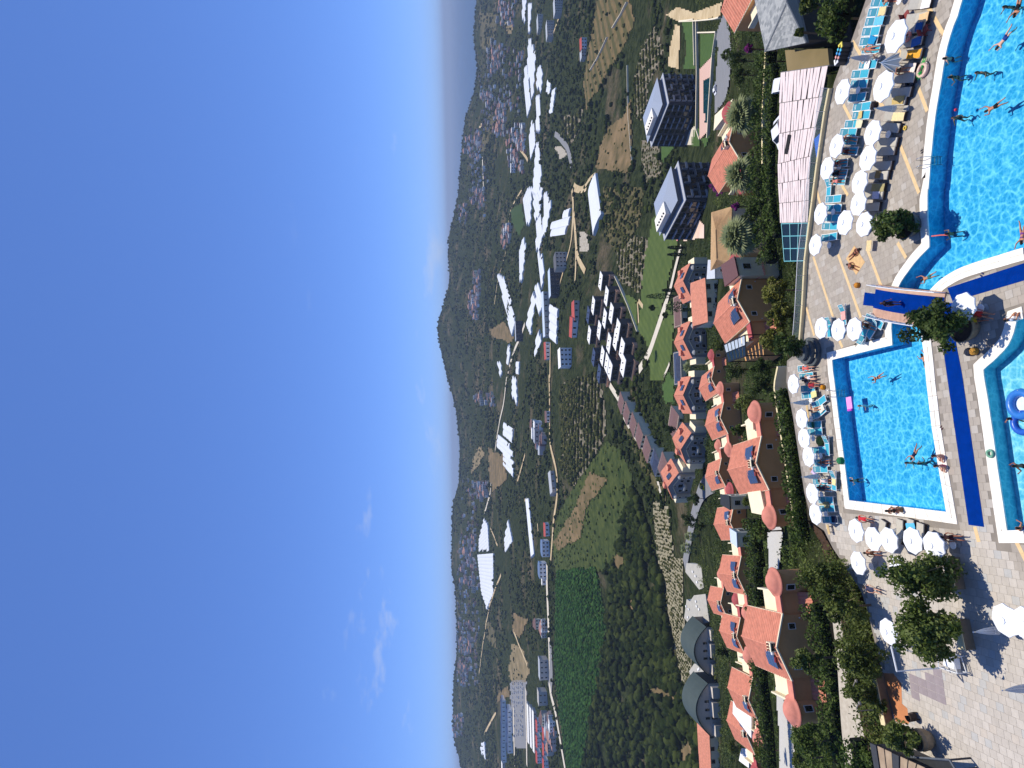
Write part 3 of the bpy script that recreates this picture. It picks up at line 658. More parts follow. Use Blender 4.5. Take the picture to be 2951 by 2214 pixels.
left = [('E5', (570, 230), (940, 150)), ('E5', (600, 430), (1000, 380)), ('E5', (640, 750), (1050, 720)), ('E5', (670, 940), (1050, 880)), ('E5', (1020, 1180), (1250, 1010)), ('E5', (980, 1500), (1290, 1250)), ('E6', (650, 220), (1010, 210)), ('E6', (670, 420), (1030, 400)),
        ('E6', (1110, 550), (1150, 1000)), ('E6', (790, 910), (1090, 890)), ('E6', (830, 1230), (1230, 1230)), ('E6', (790, 1410), (1190, 1400)), ('E7', (930, 50), (960, 400)), ('E7', (480, 260), (760, 290)), ('E7', (560, 420), (880, 440)),
        ('E7', (570, 740), (960, 760)), ('E7', (600, 980), (1010, 970)), ('E7', (660, 1270), (1090, 1270))]
LEFT = [lounger('s', *a, 'turquoise lounger, %s along the hedge counted from the ringed planter' % ORD[i], 'turquoise loungers along the hedge') for i, a in enumerate(left)]
for i, (h, f) in enumerate((((690, 400), (640, 620)), ((965, 410), (950, 620)), ((1135, 410), (1120, 620)), ((1290, 480), (1270, 680)))):
    lounger('b', 'E8', f, h, 'grey cushioned lounger, %s under the overlapping parasol row from the pool corner' % ORD[i], 'loungers under the overlapping parasols')
# ---- side tables
def make_table():
    t = thing('side_table', 'round table', 'table'); m = MB(); m.lathe([(0.0, 0.43), (0.29, 0.43), (0.30, 0.45), (0.29, 0.47), (0.0, 0.47)], 18, cap=False); m.obj('tabletop', white_p, t)
    m = MB(); m.lathe([(0.03, 0.04), (0.03, 0.43)], 8); m.obj('stem', steel, t); m = MB(); m.lathe([(0.2, 0.0), (0.19, 0.03), (0.03, 0.04)], 14); m.obj('foot', concrete, t); return t
TB = make_table(); fT = [False]
tabs = [('E1', 1640, 690, 'beside the blue towel lounger'), ('E2', 1380, 1090, 'beside the pair of beige loungers in shade'), ('E2', 780, 210, 'under the parasol by the pink slat roof'), ('E3', 680, 150, 'by the dark-haired sunbathers'), ('E3', 560, 1040, 'under the parasol above two shaded turquoise loungers'),
        ('A1', 558, 492, 'alone in the open parasol shadow'), ('F1', 1415, 815, 'under the island parasol'), ('E5', 890, 1060, 'at the bench end along the hedge'), ('E5', 905, 1545, 'at the other bench end beside the hedge'), ('E6', 770, 590, 'beside the green bean bag'),
        ('E6', 850, 1070, 'beside the brown sunbather'), ('E6', 970, 1050, 'with a dark top beside the brown sunbather'), ('E7', 620, 600, 'along the hedge with a flower pattern'), ('E7', 735, 1120, 'last along the hedge with a red towel near'), ('E8', 1685, 735, 'at the end of the overlapping parasols'),
        ('E8', 1800, 725, 'second at the end of the overlapping parasols'), ('E8', 500, 1065, 'under the parasol standing alone among trees'), ('E1', 1460, 10, 'at the upper edge beside the beige lounger')]
for c, x, y, l in tabs: p = pz(c, x, y, 0.46); place(TB, fT, (p.x, p.y, 0.015), 0, 'round white side table ' + l, 'round side tables')
# ---- towels
def towel(c, h, f, col, label, w=0.6, z=0.47, name='towel'):
    a, b = pz(c, *h, z), pz(c, *f, z); L_ = max(0.35, (a - b).length); mid = (a + b) / 2
    m = MB(); n = 9; k = 5; vs = []; fs = []
    for i in range(n):
        for j in range(k):
            x = (j / (k - 1) - .5) * w; y = (i / (n - 1) - .5) * L_
            vs.append((x + random.uniform(-.02, .02), y + random.uniform(-.02, .02), random.uniform(0.0, 0.035)))
    for i in range(n - 1):
        for j in range(k - 1): q = i * k + j; fs.append((q, q + 1, q + k + 1, q + k))
    nv = len(vs); vs += [(x, y, zz - 0.02) for x, y, zz in vs]; fs += [tuple(nv + i for i in f)[::-1] for f in fs]
    m.add(vs, fs); o = m.obj(name, M('towel_%d_%d_%d' % col, col, rough=0.95, var=0.1, scale=6, bump=0.3, spec=0.05), None, (mid.x, mid.y, z), heading(a, b), True); tag(o, label, 'towel'); return o
for a in (('E1', (1050, 230), (1190, 215), (226, 205, 150), 'cream towel folded over the second rail-row lounger'), ('E1', (970, 430), (1150, 400), (110, 190, 225), 'light blue striped towel crumpled over a rail-row lounger'),
          ('E1', (690, 1310), (870, 1290), (245, 243, 240), 'plain white towel covering the head of a rail-row lounger'), ('E1', (1900, 90), (2090, 50), (240, 232, 225), 'white towel with a rose stripe on the first beige lounger'),
          ('E1', (1850, 380), (2040, 320), (226, 188, 140), 'apricot towel thrown over the second beige lounger'), ('E1', (1780, 560), (1930, 500), (40, 92, 150), 'dark blue towel hanging from a beige lounger'),
          ('E1', (1700, 880), (1900, 780), (60, 110, 180), 'blue and pink beach towel under the first parasol'), ('E1', (1550, 1110), (1890, 1060), (232, 166, 62), 'orange towel over a beige lounger beside the half-open parasol'),
          ('E1', (1640, 1350), (1780, 1350), (238, 222, 206), 'cream towel with a plum blot on a beige lounger'), ('E2', (740, 880), (860, 880), (228, 218, 180), 'yellowish white bundled towel on a rail-row lounger'),
          ('E2', (1460, 740), (1700, 730), (234, 212, 160), 'two cream towels on the beige lounger beside the spindle parasol'), ('E2', (670, 740), (860, 690), (214, 186, 120), 'tan towel with a fold over the rail-row lounger backrest'),
          ('E2', (1390, 420), (1690, 400), (196, 170, 110), 'olive tan towel over a beige lounger'), ('E3', (1310, 300), (1500, 300), (150, 128, 88), 'brown towel on a beige lounger under the creased parasol'),
          ('E3', (1240, 560), (1580, 560), (168, 156, 110), 'khaki towel lying along a beige lounger'), ('E3', (1340, 710), (1480, 710), (214, 214, 232), 'lilac white towel on a beige lounger by the planter'),
          ('E5', (900, 920), (1040, 870), (222, 216, 150), 'pale yellow patterned towel on a hedge-row lounger'), ('E5', (1120, 1330), (1230, 1220), (226, 218, 200), 'cream patterned towel on the angled hedge-row lounger'),
          ('E6', (620, 230), (790, 230), (30, 96, 80), 'dark green towel over a hedge-row lounger head'), ('E7', (900, 250), (1000, 290), (236, 220, 160), 'straw yellow towel on the sideways hedge-row lounger'),
          ('E7', (580, 880), (820, 880), (150, 146, 110), 'sage towel spread over the hedge-row lounger'), ('E7', (890, 1260), (1020, 1270), (24, 34, 60), 'navy towel with black bag on the last hedge-row lounger'),
          ('E8', (1060, 440), (1200, 440), (96, 186, 224), 'pale blue towel lying on a lounger under the overlapping parasols'), ('E4', (825, 400), (840, 570), (238, 170, 160), 'pink and white towel on the sideways lounger by the bridge'),
          ('E1', (860, 780), (980, 830), (40, 140, 190), 'small wet blue towel on the flat rail-row lounger'), ('A1', (900, 450), (890, 540), (230, 202, 150), 'cream mat lying on the paving by the round planter')):
    towel(*a)
# ---- swim rings and small deck things
def ring(c, x, y, R, r, col, label, z=None, name='swim_ring', cat='swim ring', ex_=None):
    p = pz(c, x, y, 0.05); t = thing(name, label, cat, (p.x, p.y, 0.02 if z is None else z)); m = MB(); n, k = 20, 8; vs = []; fs = []
    for i in range(n):
        for j in range(k): a = 2 * math.pi * i / n; b = 2 * math.pi * j / k; vs.append(((R + r * math.cos(b)) * math.cos(a), (R + r * math.cos(b)) * math.sin(a), r + r * math.sin(b)))
    for i in range(n):
        for j in range(k): fs.append((i * k + j, ((i + 1) % n) * k + j, ((i + 1) % n) * k + (j + 1) % k, i * k + (j + 1) % k))
    m.add(vs, fs); m.obj('ring', M('vinyl_%d_%d_%d' % col, col, rough=0.3, var=0.08, scale=5), t, smooth=True)
    m = MB(); m.lathe([(0.02, 0.0), (0.02, 0.05), (0.0, 0.055)], 6, (R + r * 0.5, 0, 2 * r * 0.9)); m.obj('valve', white_p, t); return t
t = ring('E1', 1955, 1400, 0.42, 0.15, (222, 190, 170), 'large pale swim ring with green leaves beside the beige loungers')
for k, a in enumerate((0.6, 1.0, 1.4, -2.2, -1.9)):
    m = MB(); L_ = 0.7 if a > 0 else 0.9; m.add([(0, 0, .2), (.10, L_ * .5, .28), (0, L_, .22), (-.10, L_ * .5, .28), (0, L_ * .5, .18)], [(0, 1, 4), (1, 2, 4), (2, 3, 4), (3, 0, 4), (0, 3, 2, 1)]); o = m.obj('green_leaf_tab', M('green_vinyl', (40, 170, 70), rough=0.3), t, (0, 0, 0.02), a)
ring('E1', 1700, 1640, 0.36, 0.14, (24, 30, 48), 'black inner tube leaning on the beige loungers'); ring('E2', 1722, 962, 0.13, 0.06, (226, 190, 80), 'small yellow swim ring on the paving beside a beige lounger')
ring('F5', 1350, 620, 0.22, 0.085, (120, 170, 140), 'pale green swim ring on the white edge of the pale pool', 0.08); ring('E1', 1760, 740, 0.28, 0.10, (216, 130, 110), 'salmon swim ring lying on the blue beach towel', 0.5)
t = ring('A2', 2198, 250, 0.75, 0.26, (52, 120, 196), 'big blue inflatable boat floating in the pale pool', -0.14, 'inflatable_boat', 'boat'); m = MB(); m.lathe([(0.0, 0.1), (0.6, 0.1), (0.6, 0.14), (0.0, 0.14)], 16, cap=False); m.obj('floor', M('white_vinyl', (220, 236, 244), rough=0.3), t)
ring('A2', 2206, 410, 0.6, 0.22, (40, 96, 190), 'blue inflatable seat floating beside the boat', -0.14, 'pool_float', 'float')
# pink air mattress, red noodle
p = pz('A2', 730, 240, -0.05); t = thing('air_mattress', 'pink ribbed air mattress floating in the square pool', 'float', (p.x, p.y, -0.12), TH)
for k in range(5): m = MB(); m.tube([(-0.55, -0.3 + .15 * k, .06), (0.55, -0.3 + .15 * k, .06)], .075, 8); m.obj('air_tube', M('pink_vinyl', (226, 120, 206), rough=0.35), t)
m = MB(); m.tube([(0.65, -.3, .08), (0.65, .3, .08)], .1, 8); m.obj('pillow', M('magenta_vinyl', (206, 80, 190), rough=0.35), t)
p, q = pz('A1', 1420, 415, 0), pz('A1', 1560, 405, 0); m = MB(); m.tube([(p.x, p.y, -.07), ((p.x + q.x) / 2, (p.y + q.y) / 2 - .15, -.04), (q.x, q.y, -.06)], .045, 8); tag(m.obj('pool_noodle', M('coral_foam', (226, 110, 90), rough=0.8)), 'coral foam noodle floating at the pool edge by the planter', 'pool noodle')
p = pz('F3', 845, 530, 0); m = MB(); m.lathe([(0.11 * math.sin(a), -0.11 * math.cos(a)) for a in [math.pi * i / 8 for i in range(9)]], 12, cap=False); tag(m.obj('ball', M('red_rubber', (214, 50, 70), rough=0.4), None, (p.x, p.y, -.03), smooth=True), 'red ball held up in the big pool', 'ball')
def flipflops(c, x, y, col, label):
    p = pz(c, x, y); t = thing('flip_flops', label, 'sandals', (p.x, p.y, 0.02), random.uniform(0, 3))
    for s in (-1, 1):
        m = MB(); m.prism([(s * .09 + .05 * math.cos(a) * (1.1 if math.sin(a) > 0 else .8), .14 * math.sin(a)) for a in [2 * math.pi * i / 12 for i in range(12)]], 0, .025); o = m.obj('sandal', M('sandal_%d_%d_%d' % col, col, rough=0.8), t)
for c, x, y, col, l in (('F2', 560, 735, (190, 170, 150), 'pair of pale sandals on the paving at the big pool edge'), ('F3', 185, 1360, (26, 28, 44), 'pair of black sandals beside the big pool ladder'), ('F1', 1450, 200, (30, 40, 90), 'pair of dark blue sandals on the carpet edge by the big pool'),
                        ('F5', 1360, 420, (120, 112, 96), 'pair of brown sandals on the white edge of the pale pool'), ('A2', 2040, 1320, (90, 60, 70), 'pair of maroon sandals at the pale pool corner'), ('A2', 1515, 450, (90, 60, 60), 'pair of dark sandals on the square pool edge'), ('E4', 1085, 1065, (22, 22, 26), 'pair of black sandals by the square pool corner')):
    flipflops(c, x, y, col, l)
def bag(c, x, y, col, label, s=1.0, name='beach_bag'):
    p = pz(c, x, y, 0.15); t = thing(name, label, 'bag', (p.x, p.y, 0.015), random.uniform(0, 3)); m = MB()
    m.lathe([(0.20 * s, 0.0), (0.24 * s, 0.12 * s), (0.22 * s, 0.26 * s), (0.15 * s, 0.33 * s)], 9); m.obj('bag_body', M('bag_%d_%d_%d' % col, col, rough=0.8, var=0.15, scale=6), t)
    m = MB(); m.tube([(-.14 * s, 0, .3 * s), (-.1 * s, 0, .46 * s), (.1 * s, 0, .46 * s), (.14 * s, 0, .3 * s)], .015, 5); m.obj('bag_handle', M('bag_strap', (50, 40, 34), rough=0.8), t)
for a in (('E5', 1215, 705, (214, 140, 20), 'mustard orange bag on the paving beside the pool ladder', 1.1), ('A1', 797, 832, (206, 132, 40), 'orange bag alone on the empty paving before the bridge', 1.1), ('E2', 1110, 510, (30, 22, 26), 'black and red bag on the end of a rail-row lounger', 1.2),
          ('E8', 900, 490, (160, 160, 160), 'grey bag under the overlapping parasols', .8), ('E4', 1200, 1000, (190, 222, 220), 'pale mint bag by the square pool corner', 1.2), ('F1', 1310, 1590, (180, 130, 50), 'ochre bag in the island tree shade', 1.2), ('F1', 1230, 1600, (34, 40, 56), 'dark rucksack in the island tree shade', 1.3), ('E6', 1520, 1180, (40, 120, 70), 'green bag on the white edge of the square pool', 1.5)):
    bag(*a)
p = pz('E6', 930, 660, 0.3); m = MB(); m.lathe([(0.30, 0.0), (0.46, 0.12), (0.48, 0.26), (0.36, 0.42), (0.15, 0.5), (0, 0.52)], 14); tag(m.obj('bean_bag', M('green_plaid', (120, 138, 70), c2=(70, 100, 50), rough=0.9, scale=7), None, (p.x, p.y, .015), smooth=True), 'green plaid bean bag in parasol shade along the hedge', 'bean bag')
# wooden benches along the hedge, maroon cube chairs
def slat_bench(c, a, b, label):
    p, q = pz(c, *a, .42), pz(c, *b, .42); L_ = (p - q).length; mid = (p + q) / 2; t = thing('slat_bench', label, 'bench', (mid.x, mid.y, .015), heading(p, q))
    for k in range(3): m = MB(); m.box(-.17 + .12 * k, -.07 + .12 * k, -L_ / 2, L_ / 2, .38, .42); m.obj('slat', M('bench_wood', (214, 184, 130), rough=.6, var=.12, scale=4), t)
    for s in (-1, 1): m = MB(); m.box(-.17, .17, s * (L_ / 2 - .2) - .04, s * (L_ / 2 - .2) + .04, 0, .379); m.obj('leg', concrete, t)
slat_bench('E5', (770, 1050), (830, 1640), 'pale wooden slat bench along the green strip by the hedge')
slat_bench('E7', (770, 1400), (830, 1660), 'short wooden slat bench where the hedge row meets the trees')
def cube_chair(c, x, y, label, rot):
    p = pz(c, x, y, .3); t = thing('low_chair', label, 'chair', (p.x, p.y, .015), rot); mt = M('maroon_plastic', (132, 52, 46), rough=.5)
    m = MB(); m.box(-.28, .28, -.28, .28, .34, .38); m.obj('seat', mt, t); m = MB(); m.box(-.28, .28, .25, .28, .38, .75); m.obj('backrest', mt, t)
    for a in (-1, 1):
        for b in (-1, 1): m = MB(); m.box(a * .26 - .02, a * .26 + .02, b * .22 - .02, b * .22 + .02, 0, .339); m.obj('leg', mt, t)
cube_chair('E1', 1620, 300, 'maroon low chair behind the second beige lounger', .3); cube_chair('E1', 1985, 600, 'maroon low chair at the foot of the blue towel lounger', .3)
# waste bins with coloured lids
for i, (y, col, w) in enumerate(((920, (232, 214, 90), 'yellow'), (1000, (80, 190, 214), 'cyan'), (1075, (70, 160, 220), 'blue'), (1150, (226, 160, 150), 'salmon'), (1230, (240, 240, 236), 'white'))):
    p = pz('E1', 420 - 22 * i, y, 0.3); t = thing('waste_bin', 'dark waste bin with a %s lid in the row behind the rail' % w, 'bin', (p.x, p.y, .015), TH, 'waste bins')
    m = MB(); m.prism([(-.22, -.22), (.22, -.22), (.22, .22), (-.22, .22)], 0, .85); m.obj('bin_body', M('bin_grey', (58, 60, 62), rough=.6), t)
    m = MB(); m.box(-.25, .25, -.25, .25, .851, .93); m.obj('lid', M('lid_' + w, col, rough=.5), t); m = MB(); m.box(-.12, .12, -.06, .06, .931, .94); m.obj('slot', M('black_slot', (15, 15, 15), rough=.8), t)
# ---- pool ladders
def ladder(c, a, b, label):
    p = (pz(c, *a) + pz(c, *b)) / 2; q = pz(c, *b) - pz(c, *a); t = thing('pool_ladder', label, 'ladder', (p.x, p.y, .05), math.atan2(q.y, q.x) + math.pi)
    for s in (-.3, .3):
        m = MB(); m.tube([(s, .75, 0), (s, .7, .55), (s, .45, .75), (s, .1, .72), (s, -.12, .45), (s, -.16, 0), (s, -.16, -.85)], .024, 6); m.obj('handrail', steel, t, smooth=True)
    for k in range(3): m = MB(); m.box(-.3, .3, -.2, -.12, -.25 - .25 * k, -.22 - .25 * k); m.obj('tread', steel, t)
ladder('A0', (1420, 1345), (1420, 1395), 'steel ladder on the long edge of the big pool'); ladder('A2', (620, 140), (622, 178), 'steel ladder on the hedge side of the square pool')
# ---- footbridge over the channel
a, b = pz('A1', 950, 960), pz('A1', 1530, 1045); d = (b - a); BL = d.length; mid = (a + b) / 2; brot = math.atan2(d.y, d.x)
t = thing('footbridge', 'arched footbridge with blue carpet and white railings over the channel', 'bridge', (mid.x, mid.y, 0), brot)
def arch(s): return 0.10 + 0.62 * (1 - (2 * s) ** 2)
def strip(y0, y1, z0, z1, m, nm, n=16):
    mb = MB(); vs = []; fs = []
    for i in range(n + 1):
        s = i / n - .5; vs += [(s * BL, y0, arch(s) + z0), (s * BL, y1, arch(s) + z0), (s * BL, y1, arch(s) + z1), (s * BL, y0, arch(s) + z1)]
    for i in range(n):
        q = 4 * i; fs += [(q + 3, q + 7, q + 6, q + 2), (q, q + 1, q + 5, q + 4), (q, q + 4, q + 7, q + 3), (q + 1, q + 2, q + 6, q + 5)]
    fs += [(0, 3, 2, 1), (4 * n, 4 * n + 1, 4 * n + 2, 4 * n + 3)]; mb.add(vs, fs); return mb.obj(nm, m, t)
strip(-1.35, 1.35, -.22, 0, M('bridge_stone', (196, 160, 136), rough=.8, var=.12, scale=2), 'bridge_slab'); strip(-.62, .95, .002, .02, carpm, 'bridge_carpet')
for k in range(14):
    for r in (0, 1):
        s0, s1 = -.42 + k * .06, -.42 + k * .06 + .056; y0 = -1.22 + r * .3
        m = MB(); m.add([(s0 * BL, y0, arch(s0) + .012), (s1 * BL, y0, arch(s1) + .012), (s1 * BL, y0 + .28, arch(s1) + .012), (s0 * BL, y0 + .28, arch(s0) + .012)], [(0, 1, 2, 3)]); m.obj('bridge_paver', M('bridge_paver_rose', (190, 150, 128), rough=.8, var=.1), t)
for sd in (-1.30, 1.30):
    for h in (.35, .62, .9): m = MB(); m.tube([((i / 12 - .5) * BL, sd, arch(i / 12 - .5) + h) for i in range(13)], .035 if h > .8 else .022, 6); m.obj('handrail', white_p, t)
    for i in range(9): s = i / 8 - .5; m = MB(); m.lathe([(.028, arch(s)), (.028, arch(s) + .9)], 6, (s * BL, sd, 0)); m.obj('baluster', white_p, t)
p = pz('A1', 905, 948); mb = MB(); mb.prism(P2('A1', [(862, 892), (960, 905), (958, 1012), (848, 1000)]), .016, .034); tag(mb.obj('carpet_mat', carpm), 'short blue carpet mat at the rail end of the footbridge', 'carpet')
# ---- rail and parapet along the far deck edge
railc = M('cream_rail', (226, 208, 160), rough=.6, var=.06, scale=2); glassm = bpy.data.materials.new('railing_glass'); glassm.use_nodes = True
_b = glassm.node_tree.nodes['Principled BSDF']; _b.inputs['Base Color'].default_value = (.55, .72, .66, 1); _b.inputs['Roughness'].default_value = .05; _b.inputs['Alpha'].default_value = .35
epts = [at(u, v) for u, v in [(2398, 255), (2385, 322), (2363, 470), (2341, 638), (2327, 750), (2320, 880), (2312, 981)]]
t = thing('deck_railing', 'cream topped glass railing along the far edge of the deck', 'railing')
for i in range(len(epts) - 1):
    a, b = epts[i], epts[i + 1]; d = (b - a); L_ = d.length; n_ = max(1, round(L_ / 1.6)); d.normalize(); nrm = Vector((-d.y, d.x, 0)); nrm = nrm if nrm.y > 0 else -nrm
    c0, c1 = a + nrm * .05, b + nrm * .05
    m = MB(); m.prism([a - nrm * .12, b - nrm * .12, b + nrm * .14, a + nrm * .14], .0, .34); m.obj('parapet', railc, t)
    m = MB(); m.tube([c0 + Vector((0, 0, 1.05)), c1 + Vector((0, 0, 1.05))], .03, 6); m.obj('handrail', white_p, t)
    for k in range(n_):
        p0, p1 = c0.lerp(c1, k / n_) , c0.lerp(c1, (k + 1) / n_); m = MB(); m.box(-.02, .02, -.02, .02, .34, 1.05); m.obj('post', white_p, t, p0)
        e = (p1 - p0); q0, q1 = p0 + e * .04, p0 + e * .96; m = MB(); m.add([(q0.x, q0.y, .40), (q1.x, q1.y, .40), (q1.x, q1.y, .98), (q0.x, q0.y, .98)], [(0, 1, 2, 3)]); m.obj('glass_panel', glassm, t)

# ================================================================== PEOPLE
def rotx(p, a): return Vector((p.x, p.y * math.cos(a) - p.z * math.sin(a), p.y * math.sin(a) + p.z * math.cos(a)))
def skeleton(pose):
    J = {}
    V = lambda *a: Vector(a)
    J['pel'] = V(0, 0, .95); J['waist'] = V(0, 0, 1.10); J['chest'] = V(0, .01, 1.30); J['neck'] = V(0, 0, 1.46); J['head'] = V(0, .01, 1.60)
    for s, n in ((-1, 'L'), (1, 'R')):
        J['hip' + n] = V(s * .10, 0, .90); J['sho' + n] = V(s * .18, 0, 1.41)
        if pose in ('stand',):
            J['kne' + n] = V(s * .11, .02, .49); J['ank' + n] = V(s * .10, -.02, .08); J['toe' + n] = V(s * .12, .15, .03)
            J['elb' + n] = V(s * .25, -.02, 1.12); J['wri' + n] = V(s * .27, .10, .90)
        elif pose == 'lie':
            J['kne' + n] = V(s * .13, .03, .49); J['ank' + n] = V(s * .14, -.0, .08); J['toe' + n] = V(s * .17, .14, .0)
            J['elb' + n] = V(s * .32, .0, 1.15); J['wri' + n] = V(s * .28, .06, .92)
        elif pose == 'bend':
            J['kne' + n] = V(s * .14, .30, .60); J['ank' + n] = V(s * .15, .02, .28); J['toe' + n] = V(s * .17, .05, .10)
            J['elb' + n] = V(s * .34, .02, 1.46); J['wri' + n] = V(s * .16, .05, 1.66)
        elif pose == 'swim':
            J['kne' + n] = V(s * .13, -.10, .54); J['ank' + n] = V(s * .15, -.05 - .12 * s, .16); J['toe' + n] = V(s * .16, -.14 - .12 * s, .03)
            J['elb' + n] = V(s * .36, -.04, 1.50 + .1 * s); J['wri' + n] = V(s * .34, -.10, 1.70 + .16 * s)
        elif pose == 'tread':
            J['kne' + n] = V(s * .16, .16, .56); J['ank' + n] = V(s * .18, -.08, .20); J['toe' + n] = V(s * .2, -.02, .08)
            J['elb' + n] = V(s * .34, .10, 1.22 + .06 * s); J['wri' + n] = V(s * .36, .30, 1.26 + .08 * s)
        elif pose == 'sit':
            J['kne' + n] = V(s * .14, .42, .96); J['ank' + n] = V(s * .15, .50, .55); J['toe' + n] = V(s * .16, .64, .50)
            J['elb' + n] = V(s * .26, .02, 1.13); J['wri' + n] = V(s * .20, .24, 1.02)
        d = (J['wri' + n] - J['elb' + n]).normalized(); J['han' + n] = J['wri' + n] + d * .09
    E = [('pel', 'waist'), ('waist', 'chest'), ('chest', 'neck'), ('neck', 'head')]
    for n in 'LR': E += [('pel', 'hip' + n), ('hip' + n, 'kne' + n), ('kne' + n, 'ank' + n), ('ank' + n, 'toe' + n), ('chest', 'sho' + n), ('sho' + n, 'elb' + n), ('elb' + n, 'wri' + n), ('wri' + n, 'han' + n)]
    return J, E
RAD = dict(pel=(.155, .12), waist=(.135, .10), chest=(.165, .115), neck=(.06, .06), head=(.085, .10), hip=(.095, .095), kne=(.06, .06), ank=(.042, .042), toe=(.04, .03), sho=(.065, .06), elb=(.045, .045), wri=(.032, .03), han=(.04, .022))
BODY = {}
def body_mesh(pose):
    if pose in BODY: return BODY[pose]
    J, E = skeleton(pose); names = list(J); ix = {n: i for i, n in enumerate(names)}
    me = bpy.data.meshes.new('person_' + pose); me.from_pydata([J[n] for n in names], [(ix[a], ix[b]) for a, b in E], []); o = bpy.data.objects.new('tmp', me); COL.objects.link(o)
    md = o.modifiers.new('s', 'SKIN'); md.use_smooth_shade = True
    for i, n in enumerate(names):
        k = n.rstrip('LR') if n[:-1] in RAD else n
        me.skin_vertices[0].data[i].radius = RAD.get(k, RAD.get(n[:3], (.05, .05))); me.skin_vertices[0].data[i].use_root = (n == 'pel')
    o.modifiers.new('u', 'SUBSURF').levels = 1
    dg = bpy.context.evaluated_depsgraph_get(); ev = o.evaluated_get(dg); m2 = ev.to_mesh()
    mb = MB(); mb.add([v.co.copy() for v in m2.vertices], [tuple(p.vertices) for p in m2.polygons]); ev.to_mesh_clear(); bpy.data.objects.remove(o); 
    nb = len(mb.f); hd = J['head']
    mb.lathe([(.085 * math.sin(a) , -.125 * math.cos(a)) for a in [math.pi * i / 8 for i in range(9)]], 12, (hd.x, hd.y + .01, hd.z + .03), cap=False)      # skull
    mb.cbox((hd.x, hd.y + .105, hd.z + .015), (.026, .035, .04))                                       # nose
    for s in (-1, 1): mb.cbox((hd.x + s * .09, hd.y, hd.z + .02), (.02, .04, .055))                     # ears
    for n in 'LR':
        w, h = J['wri' + n], J['han' + n]; d = (h - w).normalized(); sd = d.cross(Vector((0, 1, 0)) if abs(d.y) < .8 else Vector((0, 0, 1))).normalized()
        for k, (off, L_) in enumerate(((-.03, .065), (-.011, .08), (.009, .075), (.028, .055))): b0 = h + sd * off; mb.tube([b0 - d * .02, b0 + d * L_ * .5, b0 + d * L_ + sd.cross(d) * .015], .009, 5)
        tb = w + d * .05 + sd * -.035; mb.tube([tb, tb + d * .03 - sd * .03, tb + d * .06 - sd * .04], .010, 5)
    # regions by closest bone, for clothing shells
    segs = [(a, J[a], J[b]) for a, b in E] ; segn = [(a, b) for a, b in E]
    cen = []
    for f in mb.f:
        c = Vector((0, 0, 0))
        for i in f: c += Vector(mb.v[i])
        cen.append(c / len(f))
    reg = []
    for k, c in enumerate(cen):
        best = None
        for (a, b), (_, p, q) in zip(segn, segs):
            d = q - p; t = max(0, min(1, (c - p).dot(d) / d.length_squared)); r = (c - (p + d * t)).length
            if best is None or r < best[0]: best = (r, a, b, t)
        reg.append(best[1:] if k < nb else ('x', 'x', 0))
    BODY[pose] = (mb, reg, J); return BODY[pose]
def shell(mb, reg, test, off, mat, nm, cache={}):
    key = (id(mb), nm, mat.name)
    if key in cache: return cache[key]
    fs = [f for f, r in zip(mb.f, reg) if test(*r)]; use = sorted({i for f in fs for i in f}); mp = {i: k for k, i in enumerate(use)}
    nr = {i: Vector((0, 0, 0)) for i in use}
    for f in fs:
        p = [Vector(mb.v[i]) for i in f]; n = (p[1] - p[0]).cross(p[2] - p[0])
        for i in f: nr[i] += n.normalized() if n.length else n
    o = MB(); o.add([Vector(mb.v[i]) + (nr[i].normalized() if nr[i].length else nr[i]) * off for i in use], [tuple(mp[i] for i in f) for f in fs])
    cache[key] = o.mesh(nm, mat, True); return cache[key]
SKIN = [M('skin_light', (222, 170, 140), rough=.5, var=.05), M('skin_tan', (188, 126, 92), rough=.5, var=.05), M('skin_brown', (150, 92, 66), rough=.5, var=.05)]
HAIR = [M('hair_dark', (34, 24, 20), rough=.6, var=.1), M('hair_brown', (84, 56, 36), rough=.6, var=.1), M('hair_fair', (176, 140, 90), rough=.6, var=.1)]
PM = {}
